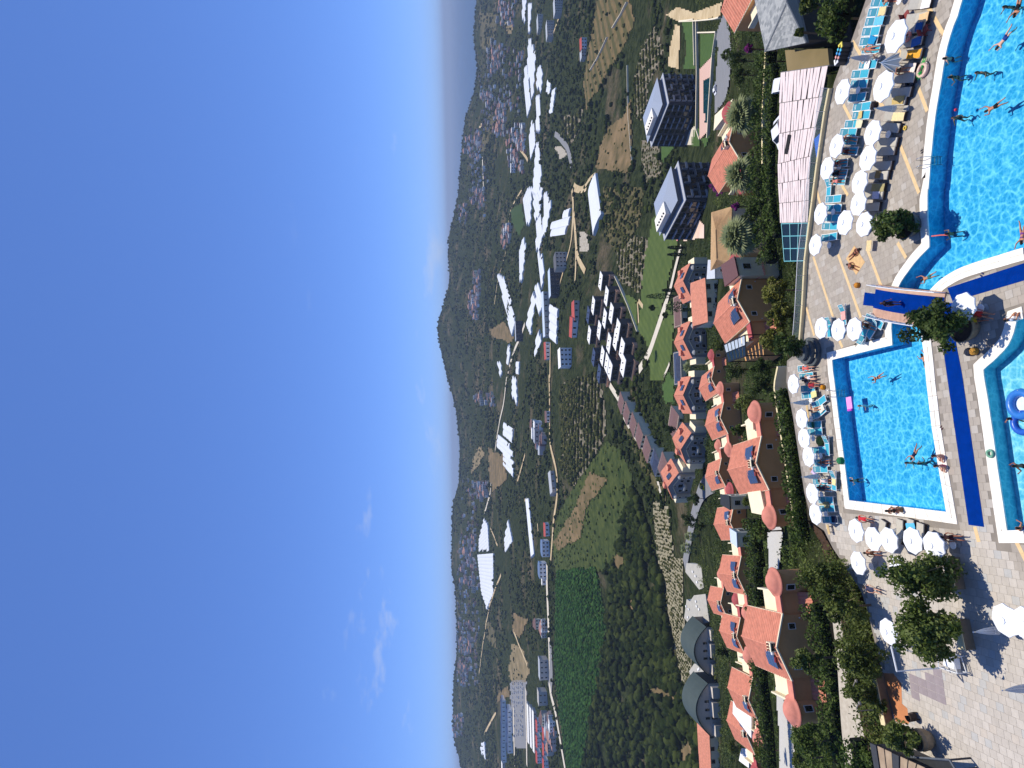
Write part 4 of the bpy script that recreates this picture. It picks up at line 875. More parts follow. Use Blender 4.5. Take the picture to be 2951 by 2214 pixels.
def person(pose, loc, rot, label, skin=1, hair=0, wear='shorts', col=(20, 24, 40), tilt=0.0, name='person'):
    mb, reg, J = body_mesh(pose); key = (pose, skin)
    if key not in PM: PM[key] = mb.mesh('person_body', SKIN[skin], True)
    t = link(name, PM[key], None, loc); t.rotation_euler = (tilt, 0, rot); t.rotation_mode = 'XYZ'
    tag(t, label, 'person')
    if pose in ('swim', 'tread'): t.scale = (.9, .9, .9)
    cm = M('cloth_%d_%d_%d' % col, col, rough=.85, var=.06)
    legs = lambda a, b, s: a.startswith('hip') and b.startswith('kne') and s < .55
    hips = lambda a, b, s: (a == 'pel' and b.startswith('hip')) or (a == 'pel' and b == 'waist' and s < .55)
    bust = lambda a, b, s: (a == 'waist' and b == 'chest' and s > .55) or (a == 'chest' and b == 'neck' and s < .2)
    torso = lambda a, b, s: a in ('pel', 'waist') or (a == 'chest' and (b.startswith('sho') or s < .5)) or (a.startswith('sho') and s < .35)
    def add(nm, f):
        c = link(nm, shell(mb, reg, f, .012, cm, nm)); c.parent = t
    if wear == 'shorts': add('swim_shorts', lambda a, b, s: legs(a, b, s) or hips(a, b, s))
    elif wear == 'bikini': add('bikini_bottom', hips); add('bikini_top', bust)
    elif wear == 'suit': add('swimsuit', lambda a, b, s: hips(a, b, s) or a in ('waist',) or (a == 'pel') or bust(a, b, s))
    elif wear == 'dress': add('dress', lambda a, b, s: torso(a, b, s) or legs(a, b, s) or hips(a, b, s))
    hk = ('hair', pose, hair)
    if hk not in PM:
        hd = J['head']; h = MB(); h.lathe([(.098 * math.sin(a), -.135 * math.cos(a)) for a in [math.pi * (3 + i) / 9 for i in range(7)]], 12, (hd.x, hd.y - .018, hd.z + .035), cap=False)
        h.lathe([(.07, -.16), (.085, 0.0)], 10, (hd.x, hd.y - .05, hd.z), cap=False); PM[hk] = h.mesh('hair', HAIR[hair], True)
    c = link('hair', PM[hk]); c.parent = t; return t
LIE = math.radians(-90)
def lying(c, h, f, label, z=.52, pose='lie', recl=8, **k):
    a, b = pz(c, *h, z), pz(c, *f, z); mid = (a + b) / 2; d = a - b; rot = math.atan2(-d.x, d.y)
    ca, sa = math.cos(math.radians(recl)), math.sin(math.radians(recl)); off = Vector((-math.sin(rot), math.cos(rot), 0)) * -.85 * ca
    return person(pose, (mid.x + off.x, mid.y + off.y, z + .06 - .55 * sa), rot, label, tilt=LIE + math.radians(recl), **k)
def water(c, x, y, label, kind='tread', rot=0.0, depth=None, **k):
    p = pz(c, x, y, 0.1)
    if kind == 'swim':
        return person('swim', (p.x + math.sin(rot) * .9, p.y - math.cos(rot) * .9, -.24), rot, label, tilt=LIE + math.radians(9), **k)
    return person(kind, (p.x, p.y, -1.42 if depth is None else depth - .12), rot, label, **k)
def seated(c, x, y, label, rot, z=0.0, **k):
    p = pz(c, x, y, z + .3); return person('sit', (p.x, p.y, z - .86 + .02), rot, label, **k)
R_ = math.radians
# swimmers
water('F2', 1800, 140, 'swimmer with dark hair beside another in the big pool corner', 'tread', R_(60), wear='bikini', col=(20, 20, 30))
water('F2', 2040, 120, 'swimmer in black stretched out in the big pool corner', 'swim', R_(70), wear='suit', col=(12, 12, 18))
water('F2', 1760, 790, 'swimmer with one arm thrown forward alone in the big pool', 'swim', R_(35), skin=0, wear='shorts', col=(30, 60, 130))
water('F2', 640, 1170, 'bather leaning on the big pool wall in dark trunks', 'tread', R_(10), skin=0, depth=-1.15, wear='shorts', col=(14, 18, 60))
water('F2', 720, 1540, 'dark-haired bather holding the big pool wall', 'tread', R_(15), skin=1, wear='bikini', col=(16, 16, 24))
water('F2', 1250, 1450, 'bather with a long black ponytail in the big pool', 'tread', R_(80), skin=1, wear='bikini', col=(20, 20, 26))
water('F3', 780, 690, 'bather lifting a red ball in the big pool', 'tread', R_(120), skin=1, wear='suit', col=(14, 14, 20))
water('F3', 1570, 470, 'man swimming breaststroke in black trunks in the big pool', 'swim', R_(5), skin=1, wear='shorts', col=(12, 12, 14))
water('A1', 1545, 395, 'bather resting on the coral noodle', 'tread', R_(0), skin=1, wear='shorts', col=(24, 40, 70))
water('A1', 2175, 400, 'swimmer with a purple float at the picture edge of the big pool', 'swim', R_(90), skin=1, wear='bikini', col=(120, 60, 130))
water('A1', 1380, 765, 'swimmer kicking under water where the big pool narrows', 'swim', R_(10), skin=1, wear='shorts', col=(40, 110, 110))
water('A2', 955, 25, 'swimmer with arms spread in the middle of the square pool', 'swim', R_(20), skin=1, wear='bikini', col=(24, 20, 40))
water('A2', 805, 265, 'bather in white holding the pink air mattress', 'tread', R_(90), skin=0, hair=2, wear='dress', col=(230, 230, 235))
water('A2', 1265, 670, 'swimmer in navy, uppermost of three playing in the square pool', 'swim', R_(60), skin=1, wear='suit', col=(16, 20, 60))
water('A2', 1205, 750, 'dark-haired bather facing another in the square pool', 'tread', R_(90), skin=0, wear='bikini', col=(20, 20, 30))
water('A2', 1315, 755, 'bather reaching up in the square pool, beside the pool wall pair', 'tread', R_(-60), skin=1, wear='shorts', col=(20, 30, 60))
water('A2', 745, 900, 'man in dark trunks standing by the square pool wall', 'tread', R_(20), skin=0, depth=-1.2, wear='shorts', col=(14, 16, 26))
water('A2', 2120, 375, 'swimmer with a black bun beside the blue floats', 'tread', R_(70), skin=1, depth=-.9, wear='bikini', col=(30, 26, 22))
water('A2', 2170, 775, 'two-toned bather bending forward in the pale pool', 'tread', R_(40), skin=2, depth=-.85, wear='shorts', col=(60, 26, 20))
water('A2', 2195, 1300, 'bather in violet at the pale pool corner', 'tread', R_(-20), skin=1, depth=-.9, wear='suit', col=(50, 40, 130))
water('A1', 1350, 1480, 'swimmer under the shade of the island tree in the square pool', 'swim', R_(-70), skin=1, wear='shorts', col=(24, 30, 40))
# on the pool edges
seated('A2', 1090, 1155, 'woman with long dark hair sitting on the square pool edge', R_(-10), .08, skin=1, wear='bikini', col=(20, 20, 24)); seated('A2', 1152, 1148, 'person sitting next to the long-haired woman on the pool edge', R_(5), .08, skin=2, wear='shorts', col=(140, 110, 70))
seated('A2', 1490, 690, 'child sitting on the square pool edge, farther from the carpet end'.replace('farther from', 'away from'), R_(80), .08, skin=0, wear='shorts', col=(210, 150, 130)); seated('A2', 1508, 775, 'child sitting on the square pool edge by the ripples', R_(80), .08, skin=0, wear='suit', col=(210, 120, 130))
p = pz('F1', 2010, 1020, .3); person('sit', (p.x, p.y, -.78), R_(-100), 'person in white and black sitting at the pale pool rim', skin=1, wear='dress', col=(225, 225, 225))
# standing and on mats
p = pz('A1', 1160, 985, arch(0) ); person('stand', (p.x, p.y, arch(0) - .03), R_(200), 'woman in dark top and rose shorts walking on the bridge carpet', skin=2, wear='dress', col=(30, 24, 40))
lying('A1', (815, 530), (735, 600), 'sunbather lying on the tan mat in open sun, closer to the planter', z=.05, recl=2, skin=2, wear='bikini', col=(30, 20, 16)); lying('A1', (730, 660), (800, 690), 'sunbather lying at the far end of the tan mat', z=.05, recl=2, skin=2, wear='shorts', col=(60, 40, 24))
p = pz('A1', 780, 620, .02); mb = MB(); mb.box(-1.1, 1.1, -.75, .75, 0, .012); tag(mb.obj('beach_mat', M('tan_mat', (214, 176, 124), rough=.95, var=.12, scale=3), None, (p.x, p.y, .018), TH + .5), 'tan beach mat with two sunbathers on the empty paving', 'mat')
# on loungers
for a in (('E1', (800, 990), (1060, 950), 'sunbather with black hair on the rail-row lounger', 1, 'bikini', (200, 120, 120)), ('E1', (1230, 10), (1400, -20), 'reddish sunbather at the upper edge of the rail row', 1, 'shorts', (60, 20, 24)),
          ('E2', (560, 1160), (700, 1190), 'guest shaded under a parasol near the blue tank', 1, 'shorts', (120, 110, 100)), ('E2', (500, 1420), (680, 1440), 'brown-skinned sunbather in deep parasol shade by the rail', 2, 'shorts', (90, 30, 30)),
          ('E3', (600, 80), (800, 50), 'sunbather in dark red by the rail-side small parasol', 2, 'bikini', (110, 30, 30)), ('E3', (590, 280), (770, 260), 'sunbather in a black top by the rail', 2, 'dress', (22, 22, 26)),
          ('E3', (600, 430), (760, 430), 'sunbather in pink between rail loungers', 1, 'bikini', (226, 130, 130)), ('E1', (1440, 1410), (1650, 1390), 'guest in black lying beside the pale ring', 1, 'suit', (20, 18, 20)),
          ('E1', (850, 1170), (960, 1120), 'guest with a white hat beside the white towel', 0, 'dress', (230, 228, 220)), ('E5', (740, 200), (930, 200), 'guest in coral by the ringed planter', 0, 'dress', (222, 110, 100)),
          ('E5', (720, 470), (1050, 420), 'guest in white shorts under the hedge parasol', 0, 'shorts', (230, 226, 224)), ('E5', (700, 520), (1060, 540), 'bald guest in dark clothes under the hedge parasol', 0, 'dress', (56, 50, 56)),
          ('E5', (860, 650), (1100, 640), 'guest in red beside the mustard bag', 1, 'dress', (160, 40, 50)), ('E5', (930, 1310), (1110, 1260), 'sunbather with legs up on the angled hedge loungers', 1, 'bikini', (220, 200, 170)),
          ('E6', (940, 1230), (1250, 1210), 'very tanned sunbather lying along the hedge', 2, 'bikini', (60, 24, 24)), ('E7', (620, 420), (800, 440), 'guest in dark violet on the hedge lounger', 1, 'dress', (66, 40, 60)),
          ('E7', (670, 240), (850, 250), 'guest in a pale wide hat on the hedge lounger', 1, 'dress', (232, 214, 206)), ('E8', (340, 290), (500, 340), 'guest dressed in bright red by the corner parasol', 1, 'dress', (206, 50, 60)),
          ('E8', (1640, 590), (1980, 620), 'deeply tanned sunbather stretched past the large dappled parasol', 2, 'shorts', (90, 30, 30)), ('F1', (1240, 1030), (1440, 1000), 'lifeguard in a yellow shirt under the island parasol', 2, 'dress', (230, 186, 40)),
          ('F1', (1380, 900), (1500, 930), 'person in red sitting under the island parasol', 1, 'dress', (200, 50, 40)), ('E4', (1270, 650), (1400, 720), 'child sitting in the brown seat by the trio parasols', 1, 'shorts', (90, 60, 40)),
          ('E7', (450, 30), (520, 130), 'guest with a pink hat behind the folded hedge parasol', 0, 'dress', (214, 190, 220)), ('E8', (440, 1390), (640, 1480), 'woman with a pink head scarf under the plaza trees', 0, 'dress', (60, 60, 90)), ('E8', (480, 850), (620, 860), 'man lying in tree shade behind the overlapping parasols', 2, 'shorts', (70, 40, 24))):
    c, h, f, l, sk, we, co = a; lying(c, h, f, l, pose='bend' if random.random() < .35 else 'lie', recl=random.uniform(6, 16), skin=sk, hair=random.choice((0, 0, 1, 2)), wear=we, col=co)
p = pz('F1', 1330, 960, .1); mb = MB(); mb.lathe([(.55, 0), (.6, .1), (.58, .25), (.4, .3)], 16); tag(mb.obj('stone_seat', stone_d, None, (p.x, p.y, .015)), 'low round stone seat under the island parasol', 'seat')

# ================================================================== BUILDINGS
roofm = M('salmon_roof_tile', (212, 138, 112), rough=.75, var=.16, scale=1.3, spec=.2)
domem = M('salmon_dome_plaster', (212, 134, 114), rough=.75, var=.10, scale=1.5)
domem2 = M('rose_dome_plaster', (176, 84, 84), rough=.75, var=.10, scale=1.5)
wallo = M('ochre_plaster', (214, 160, 104), rough=.9, var=.07, scale=.8, bump=.06)
creamw = M('cream_plaster', (236, 224, 190), rough=.85, var=.05, scale=.8)
paneg = M('dark_window_glass', (26, 30, 36), rough=.08, var=.2, spec=.6)
framew = M('window_frame_white', (226, 218, 204), rough=.6, var=.03)
solarm = M('solar_collector_glass', (52, 66, 92), rough=.12, var=.12, scale=3, spec=.7)
solarf = M('collector_frame', (120, 126, 130), rough=.4, metal=.6)
tankr = M('red_boiler_tank', (132, 36, 34), rough=.4, var=.1); tankw = M('white_boiler_tank', (228, 226, 220), rough=.4)
def corrug(w, l, p0, du, dv, dn, step=.45, amp=.10):
    """tile columns: width w along du (column pitch), running l along dv, raised along dn"""
    k = max(2, int(w / step)); prof = []
    for i in range(k):
        for t, h in ((0.0, 0.0), (.28, 1.0), (.62, 1.0), (.9, 0.0)): prof.append(((i + t) * w / k, h * amp))
    prof.append((w, 0.0)); rows = max(1, int(l / .9)); vs = []; fs = []
    for r in range(rows + 1):
        for s, h in prof:
            vs.append(p0 + du * s + dv * (l * r / rows) + dn * (h + (.03 if r < rows else 0.0)))
    n = len(prof)
    for r in range(rows):
        for i in range(n - 1): fs.append((r * n + i, r * n + i + 1, (r + 1) * n + i + 1, (r + 1) * n + i))
    return vs, fs
def windowp(parent, x, y, z, w, h, rot=0.0, fm=None, nm='window'):
    m = MB(); 
    for a, b, c, d in ((-w / 2 - .08, w / 2 + .08, h / 2, h / 2 + .08), (-w / 2 - .08, w / 2 + .08, -h / 2 - .1, -h / 2), (-w / 2 - .08, -w / 2, -h / 2, h / 2), (w / 2, w / 2 + .08, -h / 2, h / 2)): m.box(a, b, -.07, .05, c, d)
    o = m.obj(nm, fm or framew, parent, (x, y, z), rot); q = MB(); q.box(-w / 2, w / 2, -.02, .0, -h / 2, h / 2); q.obj('pane', paneg, o); return o
def villa(name, base=9.0, tankcol=None, panels=(1, 1), dome=None, chim=True, towers=(1, 1), L=9.5):
    t = thing(name, 'villa', 'villa'); hw, ev = 3.9, -1.42; dome = dome or domem; tankcol = tankcol or tankr
    m = MB(); hx = hw - .22; zz = ev + .22 / hw * 1.42
    vs = [(-hx, .25, -base), (hx, .25, -base), (hx, .25, zz - .1), (0, .25, -.12), (-hx, .25, zz - .1)]; vs += [(x, L - .2, z) for x, _, z in vs]
    m.add(vs, [(0, 1, 2, 3, 4), (9, 8, 7, 6, 5), (1, 6, 7, 2), (0, 4, 9, 5), (2, 7, 8, 3), (3, 8, 9, 4)]); m.obj('wall', wallo, t)
    sl = Vector((hw, 0, ev)); sll = sl.length
    for s in (-1, 1):
        dv = Vector((s * hw, 0, ev)).normalized(); dn = Vector((s * -ev, 0, hw)).normalized()
        vs, fs = corrug(L, sll, Vector((0, 0, 0)), Vector((0, 1, 0)), dv, dn); m = MB(); m.add(vs, fs if s > 0 else [f[::-1] for f in fs]); o = m.obj('roof_tile_field', roofm, t); o['kind'] = 'stuff'
        m = MB(); a = Vector((0, 0, .06)); b = dv * sll + Vector((0, 0, .06)); up = Vector((0, 0, 1))
        m.add([a + Vector((0, -.12, -.14)), b + Vector((0, -.12, -.14)), b + Vector((0, -.12, .05)), a + Vector((0, -.12, .05)), a + Vector((0, .14, -.14)), b + Vector((0, .14, -.14)), b + Vector((0, .14, .05)), a + Vector((0, .14, .05))],
              [(0, 1, 2, 3), (7, 6, 5, 4), (3, 2, 6, 7), (0, 4, 5, 1), (1, 5, 6, 2)]); m.obj('verge_board', creamw, t)
        m = MB(); m.tube([dv * sll + Vector((0, .0, 0)), dv * sll + Vector((0, L, 0))], .07, 6); m.obj('gutter', creamw, t)
        if panels[0 if s < 0 else 1]:
            rk = MB(); T = Matrix.Translation(dv * 1.75 + dn * .42 + Vector((0, 1.15, 0))) @ Matrix.Rotation(s * math.radians(14), 4, 'Y') @ Matrix.Rotation(math.radians(-6), 4, 'X')
            fr = MB()
            for k in range(3): fr.box(-1.0, 1.0, k * 1.02 - .02, k * 1.02 + 1.0, -.06, 0, 0, T)
            for k in (0.1, 2.9): fr.tube([T @ Vector((0, k, -.05)), T @ Vector((0, k, -.45))], .03, 5)
            fo = fr.obj('collector_rack', solarf, t)
            for k in range(3): q = MB(); q.box(-.94, .94, k * 1.02 + .04, k * 1.02 + .94, .001, .015, 0, T); q.obj('collector', solarm, fo)
            for k in range(2):
                q = MB(); c = dv * (.9 + .0) + dn * .6 + Vector((0, .55 - .0, 0)); p = Vector((s * (.6 + .9 * k), .6, ev * (.6 + .9 * k) / hw + .55)); q.tube([p + Vector((-.3, .0, 0)), p + Vector((.3, 0, 0))], .21, 10); q.obj('boiler_tank', tankcol if k else tankw, t)
                q = MB(); q.tube([p + Vector((0, 0, -.2)), p + Vector((0, 0, -.6))], .03, 5); q.obj('tank_leg', solarf, t)
    m = MB(); m.tube([(0, -.05, .05), (0, L, .05)], .12, 6); m.obj('ridge_cap', roofm, t)
    if chim:
        m = MB(); m.box(-.55, .55, .35, 1.35, -.7, .62); c = m.obj('chimney', creamw, t); m = MB(); m.box(-.42, .42, .30, .35, .0, .5); m.obj('chimney_opening', paneg, c)
        for k in range(3): m = MB(); m.lathe([(.14, .63), (.12, .9), (.16, .95)], 8, (-.35 + .35 * k, .85, 0)); m.obj('chimney_pot', roofm, c)
    for s in (-1, 1):
        m = MB(); x0, x1 = (3.68, 6.6) if s > 0 else (-6.6, -3.68)
        m.box(x0, x1, .55, 6.2, -base, -2.35); m.obj('wing', wallo, t)
        m = MB(); m.box(x0 - .0, x1 + .0, .30, 1.55, -1.75, -1.50); m.obj('parapet_roof', dome, t)
        m = MB(); m.box(x0, x1, .56, 1.5, -2.35, -1.752); m.obj('parapet_wall', wallo, t)
        m = MB(); m.box(x0, x1, 1.56, 6.1, -2.348, -2.25); m.obj('terrace_floor', creamw, t)
        m = MB(); m.box(x0 if s < 0 else x1 - .2, x0 + .2 if s < 0 else x1, 1.56, 6.1, -2.249, -1.5); m.obj('terrace_wall', creamw, t)
        # tiled lean-to
        m = MB(); vs, fs = corrug(2.5, 2.0, Vector((s * 5.1 - 1.25, .6, -4.1)), Vector((1, 0, 0)), Vector((0, -.92, -.39)), Vector((0, -.39, .92))); m.add(vs, [f[::-1] for f in fs]); a = m.obj('porch_roof', roofm, t)
        m = MB(); m.box(s * 5.1 - 1.1, s * 5.1 + 1.1, -.9, .54, -base, -4.95); m.obj('porch', wallo, t)
        if towers[0 if s < 0 else 1]:
            m = MB(); m.lathe([(1.5, -base), (1.5, -1.62)], 22, (s * 7.6, 1.25, 0), cap=False); m.obj('tower', wallo, t, smooth=True)
            m = MB(); m.lathe([(1.45, -1.70), (1.86, -1.66), (1.90, -1.54), (1.62, -1.48), (1.40, -1.18), (1.05, -.86), (.6, -.62), (.2, -.50), (0, -.48)], 24, (s * 7.6, 1.25, 0), cap=False); m.obj('tower_dome', dome, t, smooth=True)
            windowp(t, s * 7.6 - s * .55, 1.25 - 1.42, -2.9, .62, .95, -s * .38)
        windowp(t, s * 2.35, .25, -2.5, .62, .8)
        m = MB(); m.lathe([(.05, -.12), (.10, -.06), (.10, .06), (0, .1)], 8, (s * 3.3, .12, -3.6)); m.obj('wall_lamp', framew, t)
    return t
VP = [villa('salmon_villa'), villa('salmon_villa', tankcol=tankw, panels=(0, 1), dome=domem2), villa('salmon_villa', panels=(1, 0), dome=domem, chim=True), villa('salmon_villa', panels=(1, 1), dome=domem2, towers=(0, 1))]
vflag = [[False] for _ in VP]
VILLAS = [(0, 'B2', 1125, 755, 84, 14, 'ochre villa with two salmon domes behind the hedge of the square pool'), (2, 'B3', 1225, 690, 72, 14, 'ochre villa with two orange domes beside the plaza trees'),
          (3, 'B1', 965, 960, 94, 18, 'ochre villa with one rose dome and a dark glass pergola beyond the rail'), (1, 'B0', 895, 1215, 103, 18, 'ochre villa behind three palms beyond the pink slat roof'),
          (1, 'B0', 1080, -420, 78, 16, 'ochre villa with a wide rose dome behind the grey hip roof'),
          (0, 'B2', 820, 370, 142, 15, 'smaller looking salmon villa in the second row, straight behind the hedge villa'), (2, 'B2', 805, 835, 160, 17, 'salmon villa in the second row beside the yellow taxi road'), (3, 'B1', 745, 1640, 165, 17, 'salmon villa half hidden beside the second-row villas and the golf lawn'),
          (0, 'B3', 910, 110, 122, 14, 'salmon villa with a blue solar rack next to the white glass conservatory'), (1, 'B2', 905, 1265, 136, 15, 'salmon villa with a slatted black pergola and dark red dome'), (2, 'B3', 1000, 1110, 114, 13, 'salmon villa with a broad white side roof near the lower edge'),
          (3, 'B3', 905, 600, 132, 14, 'salmon villa before the two barrel-roofed halls'), (1, 'B3', 985, 1395, 120, 12, 'salmon villa with a white terrace close to the lower edge'), (2, 'B3', 775, 330, 168, 14, 'salmon villa at the back beside the flat grey roofs')]
for k, c, x, y, Y, yaw, l in VILLAS:
    p = pY(c, x, y, Y); place(VP[k], vflag[k], tuple(p), R_(yaw), l, 'salmon roofed villas on the slope')
# type two: grey faced villas with small domed turrets above the golf lawn
greyw = M('grey_plaster', (150, 150, 150), rough=.9, var=.06)
def villa2(name):
    t = thing(name, 'villa', 'villa'); hw, L, ev, base = 6.6, 9.0, -3.1, 9.5
    m = MB(); vs = [(-hw + .4, .3, -base), (hw - .4, .3, -base), (hw - .4, .3, ev), (0, .3, -.15), (-hw + .4, .3, ev)]; vs += [(x, L, z) for x, _, z in vs]
    m.add(vs, [(0, 1, 2, 3, 4), (9, 8, 7, 6, 5), (1, 6, 7, 2), (0, 4, 9, 5)]); m.obj('wall', greyw, t)
    for s in (-1, 1):
        dv = Vector((s * hw, 0, ev)); ll = dv.length; dv.normalize(); dn = Vector((s * -ev, 0, hw)).normalized(); vs, fs = corrug(L, ll, Vector((0, 0, 0)), Vector((0, 1, 0)), dv, dn, .5, .07); m = MB(); m.add(vs, fs if s > 0 else [f[::-1] for f in fs]); o = m.obj('roof_tile_field', roofm, t); o['kind'] = 'stuff'
        m = MB(); m.lathe([(.95, -base), (.95, -4.0), (1.1, -3.95), (1.1, -3.8)], 14, (s * 4.6, .2, 0), cap=False); m.lathe([(1.1, -3.8), (.9, -3.3), (.5, -3.0), (0, -2.9)], 14, (s * 4.6, .2, 0), cap=False); m.obj('turret', M('pale_turret', (190, 188, 180), rough=.8, var=.05), t, smooth=True)
        m = MB(); m.tube([(s * .3, .15, -2.1), (s * 3.9, .15, -3.9)], .16, 6); m.obj('arch_trim', creamw, t)
        for z in (-5.2, -7.6): windowp(t, s * 4.6, -.77, z, .6, 1.0); windowp(t, s * 2.3, .3, z, 1.0, 1.3)
        m = MB(); m.box(s * 7.4 - 1.2, s * 7.4 + 1.2, .6, 6, -base, -4.6); m.obj('wing', creamw, t)
        T = Matrix.Translation((s * 2.6, 2.0, ev * 2.6 / hw + .35)) @ Matrix.Rotation(s * .43, 4, 'Y')
        m = MB(); m.box(-1.1, 1.1, 0, 2.2, 0, .08, 0, T); r = m.obj('collector_rack', solarf, t); m = MB(); m.box(-1.02, 1.02, .06, 1.05, .081, .09, 0, T); m.obj('collector', solarm, r); m = MB(); m.box(-1.02, 1.02, 1.12, 2.14, .081, .09, 0, T); m.obj('collector', solarm, r)
        m = MB(); m.box(s * 4.2 - .9, s * 4.2 + .9, 5.2, 7.2, -2.6, -.95); m.obj('dormer', roofm, t)
    m = MB(); m.lathe([(0, -6.6), (1.3, -6.6), (1.5, -6.2), (1.5, -5.5), (1.35, -5.5), (1.3, -6.1), (0, -6.2)], 16, (0, -.3, 0), cap=False); m.obj('round_balcony', M('pale_turret', (190, 188, 180)), t, smooth=True)
    windowp(t, 0, .3, -5.0, 1.6, 1.8); windowp(t, 0, .3, -2.9, .6, .7); return t
V2 = villa2('turret_villa'); f2 = [False]
for c, x, y, Y, yaw, l in (('B1', 500, 800, 208, 3, 'grey turret villa beside the cypress and the golf lawn, closest to the white row'), ('B1', 500, 1300, 206, 3, 'grey turret villa with a solar roof in the middle of the lawn row'), ('B2', 500, 175, 206, 2, 'grey turret villa at the end of the lawn row beside the solar garage'),
                          ('B2', 480, 640, 212, -22, 'grey turret villa turned towards the brown roof row'), ('B2', 370, 960, 222, -30, 'grey turret villa at the foot of the pale stone terrace')):
    p = pY(c, x, y, Y); place(V2, f2, tuple(p), R_(yaw), l, 'turret villas above the golf lawn')
# flat box helper for simple buildings set on the slope
def gz(x, y): return float(hz([x], [y])[0])
def face_windows(t, x0, x1, y, z0, floors, fh, n, w, h, rot=0.0, T=None, mat=None, pm=None):
    key = (round(w, 2), round(h, 2), (mat or framew).name)
    if key not in KIDS:
        m = MB(); m.box(-w / 2 - .1, w / 2 + .1, -.12, .04, -h / 2 - .1, h / 2 + .1); a = m.mesh('window', mat or framew); m = MB(); m.box(-w / 2, w / 2, -.16, -.121, -h / 2, h / 2); KIDS[key] = (a, m.mesh('pane', paneg))
    a, b = KIDS[key]
    for f in range(floors):
        for k in range(n):
            p = Vector((x0 + (x1 - x0) * (k + .5) / n, y, z0 + fh * (f + .55))); p = T @ p if T is not None else p
            o = link('window', a, t, p, rot); link('pane', b, o)
# ---- grey hip roof kiosk at the top edge
ez, rz = -5.5, -3.6; c1, c2, c3 = pz('B0', 1205, 440, ez), pz('B0', 1556, 365, ez), pz('B0', 1390, 20, rz); sh = Vector((9.5, 2.8, 0)); c4, c5 = c2 + sh, c1 + sh; c6 = c3 + sh * .75
t = thing('hip_roof_pavilion', 'pavilion with a grey shingled hip roof beside the pink slat roof', 'pavilion', (c3.x, c3.y, -12)); O = Vector((c3.x, c3.y, -12))
shg = M('grey_shingle', (150, 152, 150), rough=.85, var=.08, scale=4); shl = [M('grey_shingle', (0, 0, 0)), M('grey_shingle_light', (166, 167, 163), rough=.85, var=.08, scale=4), M('grey_shingle_dark', (134, 137, 136), rough=.85, var=.08, scale=4)]
def shingled(poly, ea, eb, top, rows, nm):
    """rows of shingles from eave ea-eb up to the top edge (top[0], top[1])"""
    m = MB(); m.add([p - O for p in poly], [tuple(range(len(poly)))]); m.obj('roof_slope', shg, t)
    nrm = (poly[1] - poly[0]).cross(poly[2] - poly[0]).normalized(); nrm = nrm if nrm.z > 0 else -nrm; mb = MB()
    for r in range(rows):
        a, b = ea.lerp(top[0], r / rows), eb.lerp(top[1], r / rows); a2, b2 = ea.lerp(top[0], (r + 1) / rows), eb.lerp(top[1], (r + 1) / rows); k = max(1, int((b - a).length / .5))
        for i in range(k):
            f0, f1 = (i + .03) / k, (i + .97) / k; mb.add([a.lerp(b, f0) - O + nrm * .07, a.lerp(b, f1) - O + nrm * .07, a2.lerp(b2, f1) - O + nrm * .02, a2.lerp(b2, f0) - O + nrm * .02], [(0, 1, 2, 3)], random.randrange(3))
    o = mb.obj(nm, shl, t); o['kind'] = 'stuff'
shingled([c1, c2, c3], c1, c2, (c3, c3), 14, 'shingle_field'); shingled([c2, c4, c6, c3], c2, c4, (c3, c6), 12, 'shingle_field'); shingled([c5, c1, c3, c6], c5, c1, (c6, c3), 12, 'shingle_field')
for a, b in ((c1, c3), (c2, c3), (c3, c6)): m = MB(); m.tube([a - O + Vector((0, 0, .06)), b - O + Vector((0, 0, .06))], .13, 6); m.obj('hip_cap', M('grey_shingle_dark', (134, 137, 136)), t)
m = MB(); ins = [c1.lerp(c4, .06), c2.lerp(c5, .06), c4.lerp(c1, .06), c5.lerp(c2, .06)]; m.prism([(p - O) for p in ins], 0, 12 + ez - .45); m.obj('wall', M('roof_shade_wall', (58, 54, 48), rough=.8, var=.15), t)  # wall coloured dark to stand in for the shade below the roof
m = MB(); fs_ = [c1, c2, c4, c5]
for i in range(4): a, b = fs_[i] - O, fs_[(i + 1) % 4] - O; m.add([a, b, b - Vector((0, 0, .3)), a - Vector((0, 0, .3))], [(0, 1, 2, 3)])
m.obj('fascia', M('grey_fascia', (120, 120, 116), rough=.7), t)
